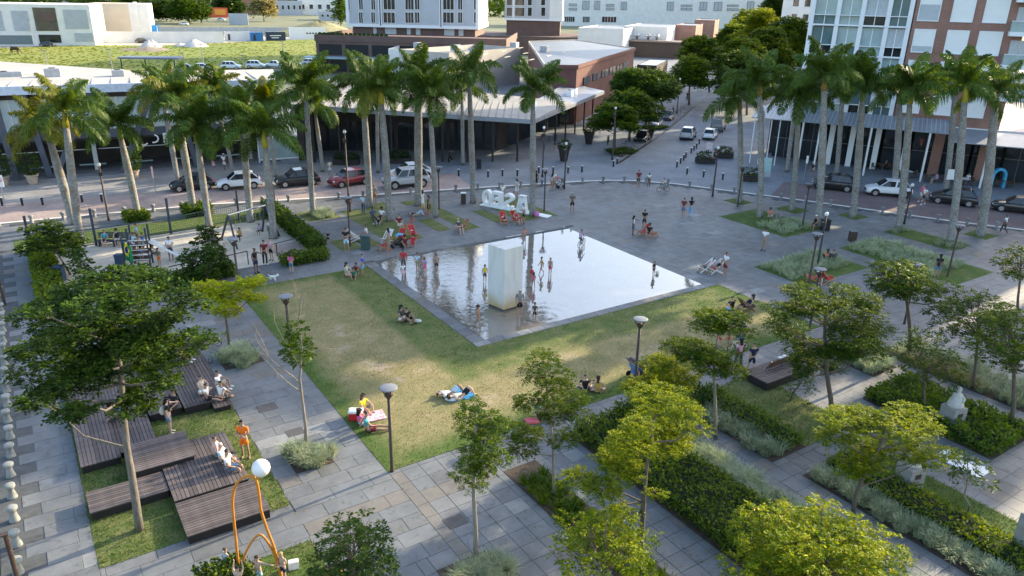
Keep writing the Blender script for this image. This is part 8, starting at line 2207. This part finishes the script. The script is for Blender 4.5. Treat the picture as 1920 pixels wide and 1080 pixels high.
PEOPLE = [
 # left foreground
 ('man in an orange outfit standing with folded arms beside the decks',461,858,'crossed',1.72,270,(S,'orange'),(SH,'orange'),H,1,0,None),
 ('person in a white top sitting on the deck edge, leaning back on one arm',412,868,'sit',1.62,0,(TK,'lpink'),(SH,'grey'),('hair','brown'),0,.05,None),
 ('balding man in a light blue shirt sitting between two others on the deck',424,882,'sit',1.68,0,(S,'sky'),(SH,'dgrey'),GY,0,.05,'dgrey'),
 ('man in a white shirt sitting front most on the deck',436,896,'sit',1.72,0,(S,'white'),(SH,'denim'),H,1,.05,'black'),
 ('woman in black top and denim shorts with a rucksack pointing at the decks',321,812,'point',1.66,20,(S,'black'),(SH,'denim'),LH_,0,0,'cream'),
 ('bearded man in a black shirt sitting on the deck talking to the woman',328,780,'sit',1.70,250,(S,'black'),(SH,'black'),H,1,.06,'black'),
 ('person in a blue shirt sitting under the big tree crown on the left deck',222,800,'sit',1.66,200,(S,'blue'),(SH,'dgrey'),H,1,0,None),
 ('woman in white top sitting crosslegged on the family deck',380,735,'cross',1.55,330,(TK,'cream'),(SH,'mint'),HB,0,.43,None),
 ('girl in a white shirt sitting with stretched legs on the family deck',390,748,'longsit',1.45,350,(S,'white'),(SH,'black'),HB,1,.43,None),
 ('man with sunglasses in white sitting behind on the family deck edge',412,728,'ground',1.72,0,(S,'white'),(SH,'cream'),H,1,.3,'white'),
 ('broad man in white seen from behind on the family deck edge',418,748,'cross',1.74,60,(S,'white'),(SH,'dgrey'),H,1,.3,'white'),
 ('man in a mustard shirt bending forward on the far deck',342,676,'ground',1.70,350,(S,'gold'),(SH,'black'),HB,1,.43,'white'),
 ('child in a blue shirt and shorts standing behind the decks',272,672,'stand',1.35,300,(S,'blue'),(SH,'lblue'),H,1,0,'rust'),
 ('child in a pale blue shirt crouching on the far deck',303,668,'squat',1.2,300,(S,'sky'),(SH,'navy'),H,1,.43,None),
 ('person in a red top standing far behind the big tree',268,597,'stand',1.6,90,(S,'red'),(SH,'dgrey'),H,1,0,'black'),
 # arch sculpture
 ('toddler girl in a pale blue dress holding the orange arch',428,1078,'point',1.02,60,(DR,'sky'),None,HB,0,0,None),
 ('shirtless boy in light blue shorts with one arm stretched out under the arch',488,1098,'armsout',1.12,265,None,(SH,'sky'),HB,0,0,None),
 ('fair haired shirtless boy in dark shorts beside the arch foot',533,1090,'phone',1.12,250,None,(SH,'navy'),BL,0,0,None),
 ('dark haired child reaching up on the orange tubes at the bottom edge',452,1120,'reach',1.15,90,None,(SH,'navy'),H,0,0,None),
 # picnic on the lawn
 ('woman in a yellow top kneeling in the picnic group by the lamp',683,772,'ground',1.60,330,(S,'yellow'),(SH,'grey'),LB,0,.03,None),
 ('girl in a pink top sitting beside the red cool box',676,796,'cross',1.35,40,(S,'pink'),(SH,'sky'),LH_,0,.03,None),
 ('heavy man in a turquoise shirt and dark red shorts sitting in the picnic group',690,808,'longsit',1.78,10,(S,'teal'),(SH,'dred'),H,1,.03,'dgrey'),
 ('person in white lying on the lawn with knees up, left of the couple',848,740,'lie',1.70,25,(S,'white'),(SH,'sky'),H,1,.05,None),
 ('person in white top and black shorts lying beside the other on the blue blanket',868,744,'lie',1.66,30,(S,'cream'),(SH,'black'),LB,0,.06,None),
 ('dark dressed person sitting with legs up on the lawn below the pool',764,604,'ground',1.68,320,(S,'black'),(SH,'black'),H,1,.03,'black'),
 ('person in black with white shorts leaning on the friend on the lawn',753,600,'cross',1.62,320,(S,'dgrey'),(SH,'white'),LH_,1,.03,None),
 ('man in a black shirt seen from behind at the lower lawn edge',1096,734,'cross',1.72,95,(S,'black'),(SH,'navy'),H,0,.03,None),
 ('woman in a mustard skirt and bare back at the lower lawn edge',1120,736,'cross',1.64,80,(TK,'gold'),(SK,'gold'),LB,0,.03,None),
 ('baby in a pale shirt held beside the woman in mustard',1112,730,'cross',.9,200,(S,'white'),(SH,'white'),HB,0,.1,None),
 ('person in a light blue top half hidden by the thin tree at the lawn edge',1010,782,'ground',1.64,270,(S,'sky'),(SH,'brown'),LH_,1,.03,None),
 ('second person in blue behind the thin tree at the lawn edge',1035,778,'ground',1.66,250,(S,'lblue'),(SH,'rust'),H,1,.03,None),
 ('person in a purple top beside the blue patterned stroller',1206,706,'ground',1.62,250,(S,'dred'),(SH,'navy'),HB,1,.03,None),
 ('man in an olive shirt standing by the tree at the lower lawn edge',1264,690,'stand',1.76,100,(S,'olive'),(SH,'dgrey'),H,1,.02,None),
 ('woman in a grey blouse and dark trousers walking on the garden path',1383,692,'walk',1.66,100,(S,'lpink'),(TR,'dgrey'),LH_,2,0,'black'),
 ('woman in a navy short suit walking on the garden path',1407,700,'walk',1.66,95,(S,'navy'),(SH,'navy'),H,0,0,'black'),
 ('man in a blue cap and dark blue shirt behind the walking women',1386,656,'stand',1.72,250,(S,'navy'),(SH,'lblue'),cap('white'),1,.02,None),
 ('woman in a pink top standing behind the slim tree',1362,655,'phone',1.62,300,(TK,'pink'),(SH,'coral'),HB,0,.02,None),
 ('child in light clothes on the lawn behind the slim tree',1348,650,'stand',1.2,0,(S,'cream'),(SH,'red'),HB,0,.02,None),
 ('man in a black shirt sitting on the lawn near its right corner',1370,582,'cross',1.74,120,(S,'black'),(SH,'lblue'),H,0,.03,None),
 ('woman in black reclining in the dark wooden deckchair',1398,584,'recline',1.66,200,(TK,'black'),(SH,'black'),LH_,1,0,None),
 ('person in black behind the bench platform under the dense tree',1495,690,'stand',1.68,120,(S,'black'),(TR,'black'),H,1,0,'black'),
 # pool
 ('naked chested curly haired child walking in the near corner of the pool',896,612,'walk',1.22,300,None,(BR,'black'),('longhair','brown'),1,0,None),
 ('man in a grey shirt and face mask standing at the corner of the concrete block',974,594,'stand',1.70,280,(S,'grey'),(SH,'black'),GY,1,0,None),
 ('boy in a dark green shirt wading right of the grey shirted man',1002,602,'stand',1.12,270,(S,'dgrey'),(SH,'black'),H,1,0,None),
 ('boy in a yellow tank top walking left of the concrete block',909,530,'walk',1.2,95,(TK,'yellow'),(SH,'black'),H,1,0,None),
 ('girl in a red swimsuit with a smaller girl in the pool',996,532,'walk',1.15,250,(TK,'red'),(BR,'red'),H,1,0,None),
 ('little girl in a magenta swimsuit in the pool',1000,540,'walk',1.0,100,(TK,'pink'),(BR,'pink'),LH_,1,0,None),
 ('girl in a yellow swimsuit running in the pool',1015,514,'walk',1.18,200,(TK,'gold'),(BR,'gold'),H,1,0,None),
 ('child in red swim shorts standing in the pool',1031,516,'stand',1.2,60,None,(SH,'red'),BL,1,0,None),
 ('child in a coral top with red rucksack at the far pool edge',983,456,'stand',1.2,90,(S,'coral'),(BR,'red'),HB,1,0,None),
 ('tiny child in black in the right part of the pool',1225,516,'stand',.95,300,(S,'black'),(SH,'black'),H,1,0,None),
 ('woman in a red top and dark trousers wading at the left of the pool',757,510,'stand',1.62,100,(S,'red'),(TR,'dgrey'),H,2,0,None),
 ('small girl in a white shirt and pink skirt at the left pool edge',756,522,'stand',1.05,95,(S,'white'),(SK,'lpink'),HB,1,0,None),
 ('girl in a blue white shirt standing in the left of the pool',783,508,'stand',1.25,80,(S,'sky'),(SH,'khaki'),H,1,0,None),
 ('child in a pink patterned skirt bending in the left of the pool',797,512,'lean',1.15,270,(S,'lilac'),(SK,'pink'),H,1,0,None),
 ('shirtless boy in black shorts in the left of the pool',819,510,'walk',1.2,100,None,(SH,'black'),H,1,0,None),
 # group at the pool corner
 ('boy in a blue football shirt and light blue shorts at the lawn corner',681,518,'stand',1.55,170,(S,'blue'),(SH,'lblue'),H,1,.02,None),
 ('woman in a mint dress sitting in the group at the lawn corner',651,516,'cross',1.6,340,(TK,'mint'),(SK,'lpink'),LB,0,.03,None),
 ('child in a green shirt sitting in the group at the lawn corner',663,522,'ground',1.3,280,(S,'green'),(SH,'black'),H,1,.03,None),
 ('child in dark red sitting behind in the group at the lawn corner',668,512,'cross',1.25,250,(S,'dred'),(SH,'black'),H,1,.03,None),
 # left path and playground
 ('man in black with a lead walking the white dog',481,512,'point',1.72,330,(TK,'black'),(SH,'navy'),H,2,0,'black'),
 ('girl in a pink top and jeans shorts on the path beside the hedge',547,512,'phone',1.35,90,(S,'pink'),(SH,'denim'),LB,0,0,None),
 ('man in a black and red shirt standing with a woman by the playground rail',498,497,'stand',1.78,90,(S,'dred'),(TR,'black'),H,1,0,'white'),
 ('woman in a light top facing the man at the playground rail',510,489,'stand',1.64,250,(TK,'lpink'),(SH,'black'),HB,0,0,'black'),
 ('man in a white shirt and navy shorts looking at his phone on the sand',322,489,'phone',1.76,290,(S,'white'),(SH,'navy'),H,1,0,None),
 ('woman in a turquoise shirt sitting on the dark bench',199,462,'sit',1.62,280,(S,'teal'),(SH,'black'),HB,0,0,None),
 ('woman in black and white sitting on the dark bench',222,460,'sit',1.62,290,(TK,'black'),(SH,'white'),LH_,0,0,None),
 ('child in white standing at the foot of the yellow necked palm',505,443,'stand',1.3,180,(S,'white'),(SH,'grey'),H,1,0,None),
 ('person in a light shirt behind the small dark playground tree',402,478,'stand',1.6,100,(S,'grey'),(SH,'dgrey'),LH_,1,0,None),
 ('dark haired child behind the small dark playground tree',418,482,'stand',1.4,280,(S,'cream'),(SH,'black'),LH_,1,0,None),
 ('child in a coral top in front of the climbing tower',258,498,'stand',1.3,90,(S,'coral'),(SH,'dgrey'),H,1,0,None),
 ('child with an orange toy at the right foot of the climbing tower',300,498,'stand',1.2,260,(S,'olive'),(SH,'orange'),H,1,0,None),
 ('girl in a pink skirt left of the climbing tower',248,472,'walk',1.2,0,(TK,'lpink'),(SK,'lpink'),HB,1,0,'black'),
 # left plaza lawns
 ('man in a black shirt and light shorts with folded arms at the disc lamp',650,472,'crossed',1.78,280,(S,'black'),(SH,'sky'),H,1,.02,None),
 ('toddler in black on the paving by the hedge',616,457,'stand',.95,90,(S,'black'),(SH,'black'),BL,0,0,None),
 ('person in a white shirt behind the dark green bin',685,450,'sit',1.6,200,(S,'white'),(SH,'red'),H,1,0,None),
 ('woman in a patterned dress beside the empty red deckchair',729,470,'stand',1.64,170,(DR,'khaki'),None,LH_,1,0,'orange'),
 ('mother in dark red sitting with children by the deckchairs',760,462,'ground',1.6,290,(S,'dred'),(SH,'coral'),LB,1,.02,None),
 ('woman in red sitting right of the mother by the deckchairs',775,460,'ground',1.62,270,(S,'red'),(SK,'red'),LB,1,.02,None),
 ('man in a dark red shirt and white shorts sitting by the palm',750,432,'sit',1.74,300,(S,'dred'),(SH,'white'),HB,0,0,None),
 ('dark haired man sitting with a group at the lawn strip',700,418,'sit',1.70,300,(S,'jeans'),(TR,'dgrey'),H,2,0,'white'),
 ('woman in white and black sitting in the lawn strip group',716,416,'sit',1.62,260,(S,'white'),(SK,'black'),LH_,1,0,None),
 ('child in blue shorts sitting in front of the lawn strip group',710,422,'ground',1.25,270,(S,'black'),(SH,'lblue'),HB,0,.02,None),
 ('man in a pale blue shirt and jeans walking across the lawn strips',682,402,'walk',1.76,100,(S,'sky'),(TR,'jeans'),H,1,0,'black'),
 ('dark dressed woman beside the lamp pole near the kerb',656,398,'stand',1.62,90,(S,'black'),(SK,'dgrey'),H,2,0,None),
 ('person behind the grey palm by the kerb in brown shorts',703,382,'stand',1.66,90,(S,'grey'),(SH,'rust'),H,1,0,None),
 ('woman in a white dress with arms out by the thick palm',793,392,'armsout',1.64,90,(DR,'white'),None,LH_,0,0,None),
 ('woman in a black dress beside the woman in white',804,402,'stand',1.62,200,(DR,'black'),None,LB,1,0,None),
 ('person lying on the dark blanket by the thick palm',782,404,'lie',1.66,10,(S,'black'),(TR,'sky'),H,0,.05,None),
 ('child in pink sitting by the dark blanket',799,402,'ground',1.1,200,(S,'coral'),(SH,'pink'),BL,0,.02,None),
 ('man in dark clothes sitting in the lone deckchair by the right lawn strips',862,436,'recline',1.72,290,(S,'dgrey'),(SH,'dgrey'),GY,0,0,None),
 ('toddler in the left deckchair in front of the letters',946,418,'recline',1.0,290,(TK,'black'),(SH,'cream'),BL,0,.05,None),
 ('woman in a crimson skirt in the right deckchair in front of the letters',970,418,'recline',1.62,300,(TK,'red'),(SK,'red'),LBL,0,0,None),
 ('man in white shirt and black cap standing in front of the letter A',982,420,'phone',1.74,200,(S,'white'),(SH,'black'),cap('blue'),1,0,'dgrey'),
 ('woman in white behind the letters',969,368,'phone',1.62,200,(DR,'white'),None,LB,0,0,None),
 ('person in a dark hat standing behind the letter S',942,378,'stand',1.66,270,(S,'white'),(SH,'brown'),H,1,.1,None),
 ('child in purple behind the letters S and A',963,385,'stand',1.2,260,(S,'lilac'),(SH,'green'),H,1,0,None),
 ('person in black behind the palm right of the letters',1005,352,'stand',1.66,80,(DR,'black'),None,LB,1,0,None),
 ('woman in an orange skirt with a stroller at the kerb',1035,358,'walk',1.64,20,(TK,'cream'),(SK,'rust'),LH_,1,0,None),
 ('man in white beside the woman in an orange skirt',1039,354,'walk',1.74,20,(S,'white'),(TR,'grey'),GY,0,0,None),
 # open square
 ('man in an olive shirt and black shorts standing alone in the square',1072,398,'crossed',1.74,280,(S,'olive'),(SH,'black'),GY,1,0,None),
 ('man in a dark red shirt standing on the curved kerb',1196,352,'stand',1.78,80,(S,'dred'),(SH,'dgrey'),H,1,0,None),
 ('boy in white standing on the curved kerb',1216,351,'phone',1.45,260,(S,'white'),(TR,'brown'),H,2,0,None),
 ('boy in white riding the bicycle on the curved kerb',1244,360,'cycle',1.45,190,(S,'white'),(SH,'sky'),H,1,-.05,None),
 ('man in a dark red shirt and denim shorts walking across the square',1280,408,'walk',1.74,70,(S,'dred'),(SH,'denim'),H,1,0,None),
 ('woman in black top and blue trousers walking across the square',1294,406,'walk',1.66,80,(S,'black'),(TR,'lblue'),LH_,0,0,None),
 ('slim girl in a white top and jeans shorts by the red deckchairs',1186,441,'point',1.55,340,(TK,'white'),(SH,'jeans'),LH_,2,0,None),
 ('woman in black holding a child by the red deckchairs',1207,430,'phone',1.66,250,(S,'black'),(SH,'black'),HB,1,0,None),
 ('woman in black sitting in front of the red deckchairs',1216,448,'sit',1.64,250,(S,'black'),(SH,'dgrey'),LB,1,0,None),
 ('child in lilac cycling through the pool',1089,462,'cycle',1.3,60,(S,'lilac'),(SH,'dgrey'),H,1,-.05,None),
 ('man in white shirt and dark shorts looking at his phone on the right paving',1431,470,'phone',1.74,230,(S,'white'),(SH,'khaki'),H,1,0,'black'),
 ('man in white shirt and dark shorts standing by the white chairs',1358,518,'phone',1.72,200,(S,'white'),(SH,'dred'),H,1,0,None),
 ('woman in pink reclining in the left white chair',1326,510,'recline',1.62,190,(S,'lpink'),(SH,'dgrey'),H,1,0,None),
 ('woman in black reclining in the right white chair',1342,513,'recline',1.62,195,(TK,'black'),(SH,'red'),HB,1,0,None),
 ('man in grey sitting at the grass bed on the right',1560,490,'ground',1.70,70,(S,'dgrey'),(SH,'navy'),H,1,.02,None),
 ('woman in red leaning on the man at the right grass bed',1549,488,'ground',1.62,80,(S,'coral'),(SH,'black'),LB,1,.02,None),
 ('person with a white top in the red chair under the right lamp',1536,530,'recline',1.62,250,(S,'white'),(SH,'red'),LB,0,0,None),
 ('person with a black rucksack standing among the right grass beds',1755,521,'stand',1.66,80,(S,'black'),(SH,'denim'),LH_,1,0,None),
 ('woman in black sitting beside the black bin under the palms',1526,430,'sit',1.62,220,(TK,'black'),(SH,'black'),cap('white'),1,0,None),
 ('person in pink sitting in the grass bed under the right palms, left one',1443,408,'ground',1.6,270,(S,'coral'),(SH,'white'),LB,1,.02,None),
 ('person in grey sitting in the grass bed under the right palms, right one',1458,410,'ground',1.6,260,(S,'grey'),(SH,'sky'),H,1,.02,None),
 # right road and cafe
 ('walker in a white shirt on the right road beside the white hatchback',1730,384,'walk',1.72,190,(S,'white'),(SH,'black'),H,1,-.1,'white'),
 ('walker in pink behind the white shirted walker',1725,378,'walk',1.62,190,(S,'pink'),(SH,'white'),HB,1,-.1,'white'),
 ('person in a neon yellow green top at the far right palm',1834,426,'stand',1.66,85,(S,'lime'),(SH,'brown'),H,1,0,None),
 ('woman in white walking at the right frame edge',1880,438,'walk',1.62,120,(S,'white'),(TR,'dgrey'),H,2,0,None),
 ('person in black with a yellow bag walking behind the black car',1521,333,'walk',1.66,200,(S,'black'),(SH,'brown'),cap('white'),1,-.1,None),
 ('man in a white shirt walking on the far left sidewalk',422,320,'walk',1.76,100,(S,'white'),(SH,'white'),cap('white'),2,-.1,None),
 ('woman in dark top and light skirt walking on the far left sidewalk',401,320,'walk',1.64,0,(S,'black'),(SK,'lpink'),H,1,-.1,None),
 ('woman in a pale top by the palm left of the red car',619,330,'stand',1.64,290,(S,'cream'),(SH,'white'),LH_,1,-.1,None),
 ('person in white in the dark arcade',669,277,'walk',1.68,270,(S,'white'),(SH,'grey'),H,1,-.1,None),
 ('seated guest in a white shirt under the right awning',1657,316,'sit',1.68,200,(S,'grey'),(SH,'dgrey'),H,1,-.1,None),
 ('seated guest in pale clothes beside the square white sign',1752,345,'sit',1.66,180,(S,'lilac'),(SH,'dgrey'),LB,0,-.1,None),
 ('seated guest with white dress right of the square sign',1812,345,'sit',1.62,200,(S,'white'),(SH,'lpink'),HB,1,-.1,None),
 ('seated guest in pale blue under the right awning corner',1493,262,'stand',1.7,270,(S,'white'),(SH,'grey'),H,1,-.1,None),
 ('guest in blue near the tall black pot at the arcade corner',1044,282,'sit',1.66,200,(S,'blue'),(SH,'lpink'),H,1,-.1,None),
 ('person in black walking in the side street',1288,190,'walk',1.7,90,(S,'black'),(TR,'dgrey'),H,1,-.1,None),
]
for q in PEOPLE:
    lb,px,py,po,h,yw,top,bot,hr,sk_,z_,sho = q
    person(lb,px,py,po,h,yw,top,bot,hr,sk_,z_,sho)
# children on the climbing tower and the swings
tw = TOWER.matrix_basis
for (lx,ly,lz,po,h,yw,top,bot,lb) in [(-.1,.2,1.55,'stand',1.25,20,(S,'lblue'),(SH,'navy'),'boy in a light blue shirt on top of the climbing tower'),(.25,-.1,1.05,'stand',1.2,40,(S,'blue'),(SH,'sky'),'child in dark blue in the upper part of the climbing tower'),(.1,-.4,.55,'stand',1.3,90,(S,'black'),(SH,'denim'),'child in a black shirt climbing the ladder side'),(-.35,-.1,1.05,'lean',1.25,60,(S,'sky'),(SH,'white'),'child in a pale shirt in the middle of the climbing tower'),(-.5,.3,.9,'stand',1.4,0,(LS,'grey'),(TR,'cream'),'youth in light grey on the left side of the climbing tower'),(.75,.1,.55,'squat',1.15,0,(S,'cream'),(SH,'jeans'),'child about to use the slide')]:
    p = tw @ Vector((lx,ly,lz)); person(lb,0,0,po,h,yw,top,bot,H,1,0,None,None,at_=p)
person('child in a yellow black shirt on the left swing',0,0,'sit',1.25,270,(S,'gold'),(TR,'black'),H,1,0,'black',None,at_=(SWING[0].x,SWING[0].y,.22))
person('small child in lilac on the right swing',0,0,'sit',1.05,270,(S,'lilac'),(SH,'navy'),H,1,0,None,None,at_=(SWING[1].x,SWING[1].y,.25))
bpk = MB().ell((0,0,0),.13,.1,.2,10,7).mesh('rucksack', mk('pack_cream',(.5,.45,.36),.8), True)
for nm,(px,py,dz,lb,mt) in enumerate([(312,812,1.05,'cream rucksack on the back of the pointing woman',None),(1754,523,1.1,'black rucksack on the back of the person in the right beds',black_plastic)]):
    g_ = G(px,py); o = link('rucksack', bpk if mt is None else MB().ell((0,0,0),.15,.11,.23,10,7).mesh('rucksack',mt,True), None, (g_.x,g_.y,dz)); tag(o,lb,'rucksack')
bpy.data.scenes.remove(TMP)
